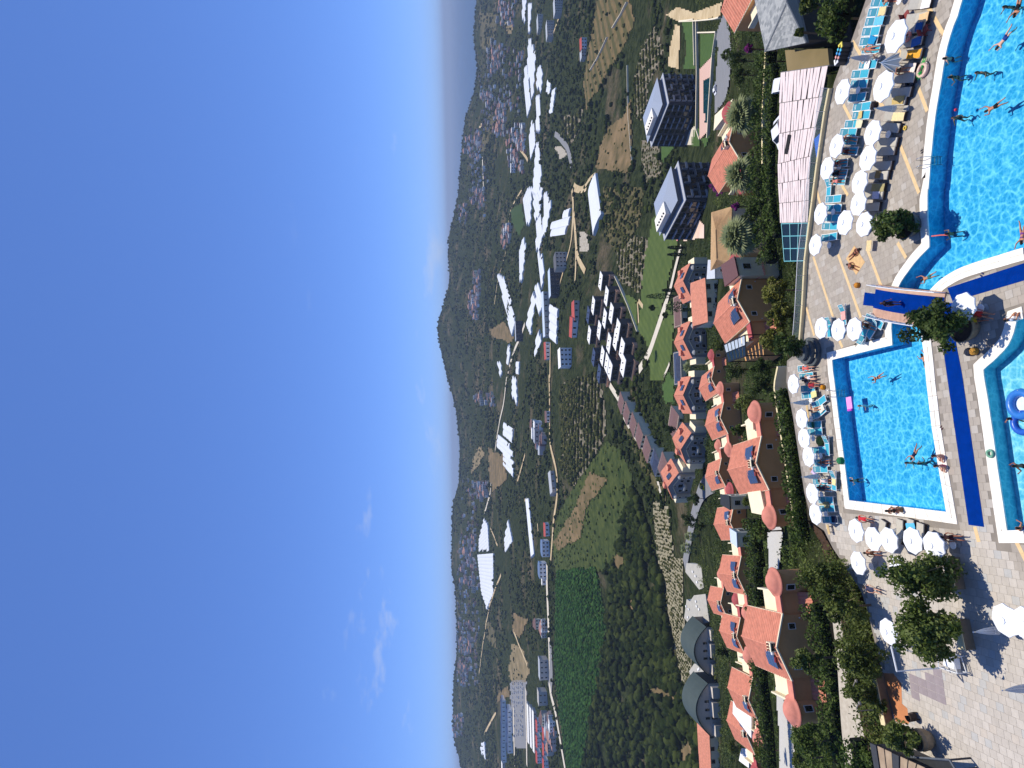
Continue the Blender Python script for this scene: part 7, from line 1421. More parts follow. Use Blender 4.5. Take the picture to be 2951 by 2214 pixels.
for (x, y, s), nn in zip(CPX, names):
    p = gpx('D1', x, y, 90); t = thing('terrace_apartment', 'stepped apartment with %s roof %s' % ('dark' if s else 'white', nn), 'apartment', tuple(p), R_(-33), 'stepped white apartments'); w, d, h = 13.5, 9, 8.5
    m = MB(); m.box(-w / 2, w / 2, -d / 2, d / 2, -8, h); m.obj('wall', M('shaded_umber_facade', (84, 76, 72), rough=.85), t); m = MB(); m.box(-w / 2 - .4, w / 2 + .4, -d / 2 - .4, d / 2 + .4, h + .001, h + .4); r = m.obj('roof', solar_top if s else whiter, t)  # dark wall colour carries the shading of the upper walls
    for k in range(2): m = MB(); m.lathe([(.5, h + .401), (.5, h + 1.1), (0, h + 1.2)], 8, (-w * .25 + k * w * .4, 0, 0)); m.obj('roof_vent', M('black_vent', (40, 40, 40)), r)
    m = MB(); m.box(-w / 2 - 1, w / 2 + 1, -d / 2 - 4.2, -d / 2 - .01, -8, h * .42); m.obj('terrace_block', peach, t); m = MB(); m.box(-w / 2 - .8, w / 2 + .8, -d / 2 - 4.0, -d / 2 - .3, h * .42 + .001, h * .42 + .12); m.obj('terrace_floor', M('dark_deck', (70, 62, 60), rough=.8), t)
    face_windows(t, -w / 2 + .5, w / 2 - .5, -d / 2, h * .42, 1, h * .5, 3, 2.4, h * .3, mat=M('black_frame', (24, 24, 26), rough=.5)); face_windows(t, -w / 2, w / 2, -d / 2 - 4.2, -1, 1, h * .45, 3, 2.2, h * .26, mat=M('black_frame', (24, 24, 26)))
OPEN.append(pxs('D1', [(1390, 980), (1530, 730), (1660, 900), (1860, 1300), (1850, 1420), (1800, 1620), (1640, 1680), (1500, 1560), (1400, 1200)]))
# brown roofed row houses
for i, (x, y) in enumerate(((40, 240), (90, 330), (150, 425), (205, 520), (275, 635), (350, 745), (430, 790))):
    h_ = house('row_house', 'row house with a brown hip roof, %s along the stone path from the apartments' % ORD[i] if i != 5 else 'row house with a solar roof among the brown roofs', 'row house', 'B2', x, y, 12, 11, 6.5, -38, creamw, brownr if i != 5 else solar_top, 2, 3, 'hip', 'brown roofed row houses', 1.0)
house('garage', 'flat brown hip roof between two grey turret villas', 'house', 'B1', 520, 1060, 14, 9, 4, 2, creamw, brownr, 1, 3, 'hip', rise=.6); house('garage', 'brown roof with solar panels between the lawn villas', 'house', 'B1', 520, 1545, 15, 9, 4, 2, creamw, solar_top, 1, 3, 'hip', rise=.6); house('garage', 'dark brown diamond roof at the end of the lawn villas', 'house', 'B2', 480, 410, 13, 11, 4, -25, creamw, brownr, 1, 3, 'hip', rise=.8)
# grey flat-roofed complex and two barrel-roofed halls
barr = M('green_barrel_roof', (66, 78, 74), rough=.7, var=.08, scale=.3)
def barrel(c, x, y, Y, w, dep, h, label, rot):
    p = pY(c, x, y, Y); t = thing('barrel_roof_hall', label, 'hall', tuple(p), R_(rot), 'barrel roofed halls'); n = 14; rise = h * .62
    arc = [(-w / 2 + w * i / n, (h - rise) + rise * (1 - (2 * i / n - 1) ** 2)) for i in range(n + 1)]
    m = MB(); poly = [(-w / 2, -6)] + arc + [(w / 2, -6)]; k = len(poly); m.add([(a, 0.6, b - .15) for a, b in poly] + [(a, dep, b - .15) for a, b in poly], [tuple(range(k))[::-1], tuple(range(k, 2 * k)), (0, k, 2 * k - 1, k - 1)]); m.obj('wall', gplast, t)
    m = MB(); vs = []; fs = []
    for a, b in arc: vs += [(a * 1.03, 0, b), (a * 1.03, dep + .3, b), (a * 1.03, 0, b - .5), (a * 1.03, dep + .3, b - .5)]
    for i in range(n): q = 4 * i; fs += [(q, q + 4, q + 5, q + 1), (q + 2, q + 6, q + 4, q), (q + 1, q + 5, q + 7, q + 3)]
    m.add(vs, fs); m.obj('barrel_roof', barr, t)
    for i in range(5): xx = -w * .32 + w * .16 * i; m = MB(); m.box(xx - .5, xx + .5, .45, .599, .4, 2.6); m.obj('window', paneg, t)
    for i in range(3): xx = -w * .16 + w * .16 * i; m = MB(); m.box(xx - .4, xx + .4, .45, .599, 3.4, 5.0); m.obj('window', paneg, t)
    m = MB(); m.box(-w * .1, w * .18, -2.5, .59, -6, 3.0); m.obj('porch', gplast, t)
    for s in (-1, 1): m = MB(); m.box(s * w * .36 - 2, s * w * .36 + 2, -2.2, .59, -6, 2.6); m.obj('side_porch', gplast, t)
barrel('B3', 735, 715, 235, 18.5, 14, 9.2, 'grey hall with a dark green barrel roof, closer to the flat grey roofs', 4); barrel('B3', 755, 1190, 225, 19, 14, 9.0, 'grey hall with a dark green barrel roof at the wood edge', 8)
def flatblock(label, c, pts, z, h, mat=None):
    P_ = [pz(c, x, y, z) for x, y in pts]; O = sum(P_, Vector((0, 0, 0))) / len(P_); t = thing('flat_roof_building', label, 'building', (O.x, O.y, z - h), 0, 'flat grey roofed buildings')
    m = MB(); m.prism([(p.x - O.x, p.y - O.y) for p in P_], -8, h - .4); m.obj('wall', wplast, t); m = MB(); m.prism([((p.x - O.x) * 1.02, (p.y - O.y) * 1.02) for p in P_], h - .399, h); r = m.obj('roof', mat or M('concrete_roof', (176, 172, 160), rough=.9, var=.08, scale=.4), t)
    for k in range(3): m = MB(); m.lathe([(.6, h + .001), (.6, h + .5), (0, h + .6)], 8, (RNG.uniform(-4, 4), RNG.uniform(-3, 3), 0)); m.obj('roof_vent', wplast, r)
    lo = sorted(P_, key=lambda p: p.y)[:2]; a, b = sorted(lo, key=lambda p: p.x); d = (b - a); rot = math.atan2(d.y, d.x)
    T = Matrix.Translation((a.x - O.x, a.y - O.y, 0)) @ Matrix.Rotation(rot, 4, 'Z'); face_windows(t, 0, d.length, 0, h - 7, 2, 3.3, max(2, int(d.length / 3.5)), 1.6, 1.5, rot, T)
    return t
for l, pts, z, h in (('grey flat roofed block beside the stone terrace, upper one', [(600, 20), (690, 180), (600, 220), (490, 80), (500, 10)], -72, 7), ('grey flat roofed block with a notched parapet beside the barrel halls', [(650, 260), (680, 480), (545, 520), (520, 330), (560, 270)], -68, 7), ('pale low flat roof behind the notched block', [(500, 300), (540, 330), (545, 530), (480, 450)], -76, 5), ('concrete flat roof between the two barrel halls', [(650, 830), (690, 960), (560, 1000), (520, 880), (560, 820)], -70, 5)):
    flatblock(l, 'B3', pts, z, h)
house('hip_roof_villa', 'salmon hip roof at the lower edge beside the wood', 'villa', 'B3', 745, 1440, 15, 12, 6, 5, creamw, roofm, 2, 3, 'hip', rise=2.4); house('hip_roof_villa', 'last salmon hip roof cut by the lower edge beside the wood', 'villa', 'B3', 755, 1600, 15, 12, 6, 5, creamw, roofm, 2, 3, 'hip', rise=2.4)
house('salmon_cottage', 'small salmon roofed house between the golf path and the rose-domed villa', 'house', 'B1', 760, 1000, 13, 11, 5, 6, creamw, roofm, 2, 3, 'gable', rise=2.2)
# retaining walls near the dark blocks and pale walls across the dry slope
def wallrun(label, c, pts, h, th, mat, ymin=90, name='boundary_wall'):
    G = [gpx(c, *p, ymin) for p in pts]; O = G[0].copy(); t = thing(name, label, 'wall', tuple(O))
    for a, b in zip(G[:-1], G[1:]):
        n_ = max(1, int((b - a).length / 12))
        for i in range(n_):
            p, q = a.lerp(b, i / n_), a.lerp(b, (i + 1) / n_); zp, zq = gz(p.x, p.y), gz(q.x, q.y); d = (q - p).to_2d().normalized(); s = Vector((-d.y, d.x)) * th / 2
            vs = [(p.x - s.x, p.y - s.y, zp - 2), (q.x - s.x, q.y - s.y, zq - 2), (q.x + s.x, q.y + s.y, zq - 2), (p.x + s.x, p.y + s.y, zp - 2)]; vs += [(x, y, z + 2 + h) for x, y, z in vs]
            m = MB(); m.add([Vector(v) - O for v in vs], [(0, 1, 5, 4), (1, 2, 6, 5), (2, 3, 7, 6), (3, 0, 4, 7), (4, 5, 6, 7)]); m.obj('wall_section', mat, t)
for l, c, pts, h in (('white retaining wall beside the lawn of the dark block', 'B0', [(480, 180), (600, 165), (610, 560)], 1.4), ('white wall between the two small lawns and the pink terrace', 'B0', [(625, 175), (632, 620), (625, 1100), (655, 1190)], 1.4), ('cream wall along the grey road', 'B0', [(640, 280), (800, 275), (770, 470), (740, 900), (725, 1180)], 1.5), ('white garden wall beside the dirt yard', 'B0', [(480, 185), (830, 150)], 1.6),
                     ('long pale wall crossing the dry slope near the upper edge', 'D0', [(1755, 20), (1700, 130), (1632, 240)], 3.0), ('long pale wall crossing the dry slope above the terraces', 'D0', [(1585, 320), (1500, 500), (1440, 600)], 3.0), ('pale rubble wall below the terraced crops', 'B0', [(30, 560), (40, 1000), (60, 1250), (75, 1420)], 1.5), ('stone edge wall of the white-roof complex along the lawn', 'D1', [(1650, 760), (1760, 1000), (1845, 1230)], 2.0)):
    wallrun(l, c, pts, h, .6, M('pale_wall', (226, 214, 186), rough=.9, var=.06))
# cars
def car_mesh():
    t = thing('parked_car', 'car', 'car'); body = M('car_white', (232, 233, 235), rough=.25, spec=.5)
    m = MB(); prof = [(-2.1, .35), (-2.15, .75), (-1.3, .92), (-.75, 1.38), (.75, 1.42), (1.6, .98), (2.1, .85), (2.12, .35)]
    k = len(prof); m.add([(x, -.85, z) for x, z in prof] + [(x, .85, z) for x, z in prof], [tuple(range(k)), tuple(range(k, 2 * k))[::-1]] + [(i, k + i, k + (i + 1) % k, (i + 1) % k) for i in range(k)]); m.obj('car_body', body, t)
    for s in (-.86, .86): m = MB(); m.add([(-1.15, s, .95), (-.72, s, 1.30), (.72, s, 1.34), (1.4, s, 1.0)], [(0, 1, 2, 3)]); m.obj('side_window', paneg, t)
    m = MB(); m.add([(-1.32, -.7, .94), (-1.32, .7, .94), (-.80, .7, 1.37), (-.80, -.7, 1.37)], [(0, 1, 2, 3)]); T = None; m.v = [(x - .02, y, z + .02) for x, y, z in m.v]; m.obj('windscreen', paneg, t)
    m = MB(); m.add([(1.55, -.7, 1.02), (1.55, .7, 1.02), (.82, .7, 1.42), (.82, -.7, 1.42)], [(3, 2, 1, 0)]); m.v = [(x + .02, y, z + .01) for x, y, z in m.v]; m.obj('rear_window', paneg, t)
    for x in (-1.35, 1.35):
        for y in (-.8, .8): m = MB(); m.tube([(x, y - .1, .33), (x, y + .1, .33)], .33, 12); m.obj('wheel', M('tyre', (22, 22, 22), rough=.8), t)
    return t
CAR = car_mesh(); fc = [False]
def car(p, rot, label, col=None):
    o = place(CAR, fc, tuple(p), rot, label, 'parked cars')
    if col:
        for ch in o.children:
            if ch.name.startswith('car_body'):
                ch.data = ch.data.copy(); ch.data.materials[0] = M('car_%d_%d_%d' % col, col, rough=.25, spec=.5)
    return o
car(gpx('B0', 798, 770, 90) + Vector((0, 0, .6)), R_(8), 'white car parked on the grey road behind the palms')
p = pz('B0', 1345, 1130, -8.6); car((p.x, p.y, -9.0), R_(12), 'white car half covered by the pink slat pergola'); p = pz('B0', 1345, 730, -8.6); car((p.x, p.y, -9.2), R_(70), 'second white car nose under the slat pergola edge')
car(gpx('B2', 690, 955, 90) + Vector((0, 0, .6)), R_(80), 'yellow taxi on the road between the salmon villas', (226, 206, 30))
k = 0
for r in range(6):
    for i in range(12):
        x, y = 722 + r * 17 + RNG.uniform(-3, 3), 975 + i * 38 + RNG.uniform(-8, 8)
        if RNG.random() < .85:
            p = gpx('D3', x, y, 90); o = copy_tree(CAR, tuple(p + Vector((0, 0, 1.2))), R_(RNG.uniform(-8, 8) + (0 if r % 2 else 90)), 'small car in the big valley car park', 'cars in the valley car park', 1.25)
# scattered far houses
def cottage(wall, roof, kind):
    m = MB(); m.box(-5, 5, -4, 4, -5, 6, 0); a, b = 5.5, 4.5
    if kind: m.add([(-a, -b, 5.9), (a, -b, 5.9), (a, b, 5.9), (-a, b, 5.9), (-a * .4, 0, 8), (a * .4, 0, 8)], [(0, 1, 5, 4), (2, 3, 4, 5), (0, 4, 3), (1, 2, 5)], 1)
    else: m.box(-5.3, 5.3, -4.3, 4.3, 6.001, 6.5, 1)
    for f in (1.2, 4.0):
        for x in (-3.2, 0, 3.2): m.box(x - .6, x + .6, -4.05, -4.0, f - .2, f + 1.2, 2)
    return m.mesh('village_house', [wall, roof, paneg])
pinkp = M('pinkish_plaster', (206, 184, 172), rough=.85); CT = [cottage(gplast, M('faded_tile_roof', (164, 122, 108), rough=.8, var=.1), 1), cottage(creamw, brownr, 1), cottage(gplast, greyr, 0), cottage(wplast, whiter, 0), cottage(pinkp, M('faded_tile_roof', (164, 122, 108)), 1)]
clus = [('D1', [(390, 960), (440, 760), (490, 690), (495, 860), (470, 1130), (420, 1120)], 34, 'pale house in the village strip under the wooded peak'), ('D1', [(690, 310), (760, 330), (740, 500), (690, 520)], 14, 'pale house in the small hamlet behind the greenhouses'), ('D1', [(400, 20), (540, 10), (530, 260), (400, 110)], 16, 'pale block on the shoulder of the hill town'), ('D1', [(290, 150), (390, 130), (370, 330), (310, 290)], 7, 'pale house near the skyline ridge'),
        ('D0', [(350, 1180), (500, 1120), (480, 1380), (360, 1340)], 24, 'house in the pink hillside town below the skyline'), ('D0', [(620, 860), (720, 880), (700, 1190), (600, 1180)], 22, 'house in the town strip above the long greenhouses'), ('D0', [(720, 1100), (880, 1040), (880, 1480), (740, 1480)], 30, 'apartment house in the town beside the valley greenhouses'), ('D0', [(560, 330), (690, 380), (660, 560), (570, 700), (550, 500)], 18, 'house in the far town near the upper edge'), ('D0', [(640, 20), (800, 10), (770, 260), (640, 200)], 18, 'house in the hazy town at the upper edge'), ('D0', [(490, 780), (600, 800), (560, 900), (490, 860)], 9, 'house on the ridge road of the far town'),
        ('D2', [(380, 960), (570, 900), (560, 1060), (400, 1040)], 16, 'house in the hill hamlet above the bright greenhouses'), ('D2', [(400, 170), (610, 120), (620, 260), (420, 240)], 10, 'house by the far central hill road'), ('D2', [(310, 1400), (460, 1330), (450, 1640), (320, 1640)], 20, 'house in the hill town above the huge greenhouse'), ('D3', [(300, 20), (430, 0), (420, 220), (300, 200)], 16, 'house in the hill town over the huge greenhouse ridge'), ('D3', [(280, 480), (430, 460), (400, 720), (290, 760)], 24, 'house in the long skyline town'), ('D3', [(270, 780), (400, 760), (380, 960), (280, 1000)], 16, 'house at the end of the long skyline town'), ('D3', [(240, 1240), (330, 1220), (330, 1400), (250, 1400)], 10, 'house on the skyline near the lower edge'),
        ('D2', [(930, 390), (1040, 400), (1060, 690), (1020, 700)], 8, 'house among the groves by the dirt road'), ('D3', [(940, 480), (1000, 480), (990, 640), (950, 620)], 6, 'house on the road edge beyond the banana rows'), ('D3', [(980, 1200), (1030, 1180), (1090, 1420), (1050, 1560)], 9, 'house by the pale diagonal road')]
for c, poly, n, l in clus:
    G, U, V = sample(pxs(c, poly), n); k = free(U, V); G = G[k][:n]
    for p in G:
        o = link('village_house', CT[RNG.integers(0, 5)], None, tuple(p), RNG.uniform(-.5, .5)); s = RNG.uniform(.8, 1.5); o.scale = (s * RNG.uniform(.8, 1.4), s, s * RNG.uniform(.8, 1.3)); tag(o, l, 'house', 'houses: ' + l)
bm = [MB() for _ in range(2)]; small = [(c, p, n * 2) for c, p, n, l in clus if c in ('D0', 'D1', 'D2', 'D3') and n > 6] + [('D0', [(640, 380), (860, 420), (840, 1000), (640, 860)], 60), ('D0', [(480, 640), (640, 640), (640, 1120), (500, 1120)], 50), ('D0', [(380, 1100), (520, 1060), (560, 1600), (420, 1600)], 50), ('D3', [(270, 0), (460, 0), (450, 1000), (290, 1000)], 120), ('D2', [(330, 900), (480, 900), (470, 1640), (330, 1640)], 60)]
for c, poly, n in small:
    G, U, V = sample(pxs(c, poly), n); k = free(U, V); G = G[k]
    for p in G:
        w, d, h = RNG.uniform(2.5, 6), RNG.uniform(3, 6), RNG.uniform(3, 7); bm[0].box(p[0] - w, p[0] + w, p[1] - d, p[1] + d, p[2] - 3, p[2] + h, int(RNG.integers(0, 4))); bm[0].box(p[0] - w * .98, p[0] + w * .98, p[1] - d * .98, p[1] + d * .98, p[2] + h, p[2] + h + .5, int(RNG.integers(3, 6)))
o = bm[0].obj('far_town', [wplast, gplast, pinkp, M('faded_tile_roof', (164, 122, 108)), greyr, brownr]); o['kind'] = 'stuff'; o['label'] = 'haze of tiny pale houses across the far hill towns'
# ------------------------------------------------------------------ remaining green cover between all of that
def cover(name, u0, u1, n, rpx0, rpx1, mat, sub, dens_seed, thr, p2=1.5):
    G, U, V = sample([(u0, -60), (u1, -60), (u1, 2280), (u0, 2280)], n); k = free(U, V) & outside_buildings(G); G, U, V = G[k], U[k], V[k]
    dn = vnoise(G[:, 0] / 90, G[:, 1] / 130, dens_seed) + .5 * vnoise(G[:, 0] / 30, G[:, 1] / 30, dens_seed + 1) > thr; G = G[dn]
    r = (rpx0 + (rpx1 - rpx0) * RNG.random(len(G)) ** 2) * G[:, 1] / FPX; r = np.minimum(r, 6.5); blobs(name, G, r, mat, sub, .8, tintp=RNG.random(len(G)) ** p2)
cover('far_treeline', 1255, 1420, 11000, 1.4, 4.2, farm, 0, 31, -.30, 2.5); cover('valley_grove', 1400, 1560, 9000, 2.0, 6.0, farm, 0, 33, -.12, 1.2); cover('valley_grove', 1550, 1720, 6500, 2.5, 7.5, woodm, 0, 35, -.15); cover('valley_grove', 1700, 1960, 4200, 4, 11, woodm, 1, 37, -.05)
su = np.array([q[1] for q in SKYL], float); sv = np.array([q[0] for q in SKYL], float); V_ = RNG.uniform(0, 2214, 700); U_ = np.interp(V_, sv, su) + 3 + RNG.random(700) * 5; G = groundN(U_, V_, 1200); G = G[~np.isnan(G[:, 0])]; blobs('ridge_treeline', G, RNG.uniform(2.0, 5.0, len(G)), farm, 0, 1.1, sink=.5)

# ================================================================== NEAR PLANTING
def quads(Cn, size, flat=.35):
    n = len(Cn); a = RNG.normal(size=(n, 3)); a /= np.linalg.norm(a, axis=1)[:, None]; b = RNG.normal(size=(n, 3)); b[:, 2] *= flat; b -= (a * b).sum(1)[:, None] * a; b /= np.linalg.norm(b, axis=1)[:, None]
    s = (size * RNG.uniform(.6, 1.3, n))[:, None]; w = s * .55
    return np.stack([Cn - a * s, Cn - b * w, Cn + a * s, Cn + b * w], 1).reshape(-1, 3), np.arange(n * 4).reshape(-1, 4)
def cloud(c, rad, K, m, spread=.31, inner=.2):
    d = RNG.normal(size=(K, 3)); d /= np.linalg.norm(d, axis=1)[:, None]; cc = d * (inner + (1 - inner) * RNG.random(K) ** .6)[:, None] * (1 - spread * .5) * RNG.uniform(.72, 1.16, K)[:, None]; P = np.repeat(cc, m, 0)
    e = RNG.normal(size=(K * m, 3)); e /= np.linalg.norm(e, axis=1)[:, None]; sz = np.repeat(RNG.uniform(.6, 1.25, K), m)[:, None]
    return (P + e * spread * sz * (RNG.random((K * m, 1)) ** .45)) * np.array(rad) + np.array(c), np.repeat(RNG.random(K), m)
lf = dict(olive=leafmat('olive_leaf', (52, 66, 22), (86, 100, 40), .3, .7, tintc=(112, 122, 58)), dark=leafmat('dark_leaf', (34, 50, 18), (62, 80, 32), .28, .7, tintc=(90, 106, 48)), lime=leafmat('lime_leaf', (62, 80, 28), (98, 114, 50), .3, .7, tintc=(124, 134, 70)), hedge=leafmat('hedge_leaf', (44, 66, 20), (80, 102, 38), .3, .8, tintc=(104, 120, 54)), spiky=leafmat('spiky_leaf', (60, 72, 20), (104, 108, 36), .25, .8, tintc=(130, 130, 60)))
bark = M('tree_bark', (112, 94, 74), rough=.9, var=.2, scale=5, bump=.4)
def tree(name, label, base, c, rad, mat='olive', K=26, m=90, s=.16, cat='tree', tr=.12):
    base, c = Vector(base), Vector(c); t = thing(name, label, cat, tuple(base)); P, tn = cloud(c - base, rad, K, m); V, F = quads(P, s); link('crown', npmesh('crown', V, F, lf[mat], False, np.repeat(tn ** 1.5, 4)), t)
    m_ = MB(); cl = c - base; m_.tube([(0, 0, 0), (cl.x * .2, cl.y * .2, cl.z * .45), (cl.x * .7, cl.y * .7, cl.z * .9)], [tr, tr * .8, tr * .55], 7)
    for k in range(6):
        a = k * 1.05 + .3; m_.tube([(cl.x * .3, cl.y * .3, cl.z * .55), (cl.x + rad[0] * .35 * math.cos(a), cl.y + rad[1] * .35 * math.sin(a), cl.z + rad[2] * .1), (cl.x + rad[0] * .75 * math.cos(a), cl.y + rad[1] * .75 * math.sin(a), cl.z + rad[2] * .35 * math.sin(k * 2.1))], [tr * .5, tr * .32, tr * .12], 5)
    m_.obj('trunk', bark, t); return t
def treepx(label, c, x, y, rx, ry, z, base=None, mat='olive', name='tree', K=26, m=90, s=.16, **k):
    """crown centre at the pixel and height z; rx, ry = crown half sizes along the picture's x and y in crop pixels"""
    p = pz(c, x, y, z); ppm = FPX / p.y * CROPS[c][2]; rz_, rxy = rx / ppm * 1.0, ry / ppm; b = base if base is not None else (p.x, p.y, min(-.3, z - 3.5)); return tree(name, label, b, p, (rxy, rxy, max(rz_, .5 * rxy)), mat, K, m, s, **k)
def planter(label, c, x, y, prof, mat, z=0.0, name='round_planter'):
    p = pz(c, x, y, 0); t = thing(name, label, 'planter', (p.x, p.y, .015)); m = MB(); m.lathe(prof, 26, cap=False); m.obj('bowl', mat, t, smooth=False); r, h = prof[-1]; m = MB(); m.lathe([(0, h - .12), (r * .98, h - .12)], 20, cap=False); m.obj('planting_soil', soil, t); return p
p = planter('round dark stone planter with a small tree by the big pool', 'A1', 1285, 325, [(.72, 0), (.85, .25), (.98, .7), (1.08, .82), (1.0, .84)], stone_d); treepx('small leafy tree growing in the round stone planter', 'A1', 1070, 315, 225, 205, 2.2, (p.x, p.y, .7), 'dark', K=22, m=110, s=.15)
p = planter('tan stone planter under the round island tree', 'A1', 1770, 1195, [(.7, 0), (.85, .3), (1.0, .75), (1.02, .85), (.95, .86)], stone_t); treepx('round dark tree on the island between the pools', 'A1', 1450, 1160, 270, 250, 3.0, (p.x, p.y, .7), 'dark', K=34, m=130, s=.15)
p = pz('A1', 420, 1400); t = thing('ringed_planter', 'stepped planter of dark stone rings at the rail end', 'planter', (p.x, p.y, .015))
for k in range(3): m = MB(); m.lathe([(1.45 - .33 * k, .45 * k), (1.5 - .33 * k, .45 * k + .4), (1.2 - .33 * k, .45 * k + .44), (1.1 - .33 * k, .45 * k + .30)], 22, cap=False); m.obj('stone_ring', stone_d, t)
treepx('bushy tree rising from the ringed planter', 'A1', 205, 1360, 135, 140, 3.4, (p.x, p.y, .9), 'dark', K=22, m=110, s=.15)
p = planter('tall tan pot with a leafy shrub at the plaza corner', 'A3', 1350, 1425, [(.5, 0), (.72, .4), (.8, .9), (.7, 1.1), (.78, 1.2), (.7, 1.22)], stone_t, name='tall_pot'); treepx('leafy shrub overflowing the tall plaza pot', 'A3', 1120, 1400, 190, 150, 2.3, (p.x, p.y, 1.1), 'lime', K=24, m=100, s=.15)
for a in (('wide plaza tree in the raised bed, towards the pools', 'A3', 1270, 130, 340, 250, 3.0, 'lime', 46, 120), ('wide plaza tree in the raised bed, beside the white steel frame', 'A3', 1330, 550, 310, 290, 3.0, 'lime', 48, 120), ('olive tree behind the overlapping parasols along the hedge', 'A3', 480, 110, 220, 220, 2.6, 'olive', 34, 110), ('olive tree between the lane and the plaza bed', 'A3', 640, 360, 170, 200, 2.6, 'olive', 30, 110),
          ('bright round pine standing before the orange-domed villa', 'A3', 350, 780, 120, 145, 1.5, 'lime', 24, 110), ('grey-green tree beside the bright round pine', 'A3', 760, 790, 220, 220, 2.4, 'olive', 38, 110), ('olive tree drooping over the brown plaza wall', 'A3', 790, 1010, 160, 150, 1.8, 'olive', 26, 100), ('low shrub mound beside the brown wall', 'A3', 930, 1180, 70, 130, .8, 'lime', 18, 90),
          ('dark round tree under the outer orange dome', 'A3', 370, 1450, 130, 150, -3.5, 'hedge', 30, 120), ('bush at the lane turning by the lower edge', 'A3', 270, 1590, 50, 70, -7.0, 'olive', 14, 70), ('clipped bush at the dark roof corner', 'A3', 860, 1560, 60, 110, 1.0, 'hedge', 20, 80)):
    treepx(a[0], *a[1:7], mat=a[7], K=a[8], m=a[9])
for i, (x, y, r) in enumerate(((1270, 880, 140), (1320, 1090, 130), (1280, 1290, 130))): treepx('spiky yellow-green shrub tree behind the glass railing, %s from the pergola' % ORD[i], 'B1', x, y, r, r, -2.4, mat='spiky', K=22, m=120, s=.2)
for i, (c, x, y, r, z, mt, l) in enumerate((('B1', 1080, 220, 100, -9, 'dark', 'dark shrub tree behind the hip roof house'), ('B1', 1180, 1540, 110, -6, 'dark', 'dark tree beside the rose dome'), ('B1', 935, 1560, 120, -14, 'dark', 'dark leafy tree behind the rose dome'), ('B1', 800, 1340, 80, -18, 'olive', 'olive shrub beside the small dome wall'),
        ('B2', 1000, 220, 115, -9, 'lime', 'light green tree between the two salmon domes rows'), ('B2', 1150, 90, 110, -7, 'dark', 'dark tree before the first salmon dome'), ('B2', 965, 470, 65, -12, 'hedge', 'small tree beside the round cream terrace'), ('B2', 1040, 1090, 45, -11, 'lime', 'small green tree by the cream roof terrace'), ('B2', 1160, 1340, 90, -9, 'hedge', 'hedge tree under the dark red dome'), ('B0', 950, 520, 120, -17, 'dark', 'large dark tree beside the grey road'), ('B0', 890, 460, 60, -20, 'dark', 'dark round tree at the road bend'), ('B0', 980, 640, 80, -16, 'dark', 'dark tree before the palm villa dome'),
        ('B0', 1180, 520, 85, -10, 'hedge', 'dense shrub before the wide rose dome'), ('B0', 1560, 60, 85, -1, 'olive', 'olive shrub beside the grey hip roof'), ('B0', 1500, 280, 40, -2, 'olive', 'thin shrub under the hip roof corner'), ('B0', 1740, 150, 110, 0.5, 'lime', 'bright shrub behind the waste bins'), ('B3', 870, 1500, 70, -26, 'olive', 'olive tree behind the white terrace at the lower edge'), ('B3', 1080, 1530, 80, -14, 'spiky', 'yellow-green shrub at the lower villas'), ('B3', 790, 720, 45, -42, 'dark', 'shrub at the foot of the barrel halls'),
        ('B2', 560, 1250, 80, -50, 'dark', 'dark garden tree by the turning road'), ('B2', 640, 1290, 45, -45, 'dark', 'dark small tree beside the taxi road'), ('B2', 600, 1060, 60, -46, 'dark', 'garden tree at the road start'), ('B2', 380, 470, 55, -56, 'dark', 'garden tree by the diamond roof'), ('B1', 130, 1430, 75, -76, 'dark', 'big round tree at the end of the lawn path'), ('B1', 235, 1030, 32, -70, 'dark', 'lone round tree on the golf lawn'), ('B1', 350, 1090, 30, -62, 'dark', 'round tree beside the golf path'))):
    treepx(l, c, x, y, r, r, z, mat=mt, K=20, m=70 if c != 'B2' or x > 700 else 50, s=.17 if z > -30 else .35)
def cypress(c, x, y, h, r, label):
    p = gpx(c, x, y, 90); t = thing('cypress', label, 'tree', tuple(p)); n = 700; z = RNG.random(n) * h; a = RNG.uniform(0, 6.283, n); rr = r * np.sin(np.clip(z / h, .02, .98) * math.pi * .8 + .25) * RNG.uniform(.6, 1, n); V, F = quads(np.column_stack([rr * np.cos(a), rr * np.sin(a), z + .5]), .35); link('crown', npmesh('crown', V, F, lf['dark'], False, np.repeat(RNG.random(n) ** 3, 4)), t); m = MB(); m.tube([(0, 0, 0), (0, 0, 1.2)], .2, 6); m.obj('trunk', bark, t)
for i, q in enumerate((('B1', 440, 930, 15, 1.6, 'tall cypress lying dark against the golf lawn path'), ('B1', 520, 515, 9, 1.0, 'cypress at the court corner of the lawn'), ('B1', 520, 575, 9, 1.0, 'second cypress at the court corner of the lawn'), ('B1', 460, 880, 8, 1.0, 'short cypress beside the tall one'), ('B1', 640, 1020, 13, 2.2, 'broad cypress between two turret villas'))): cypress(*q)
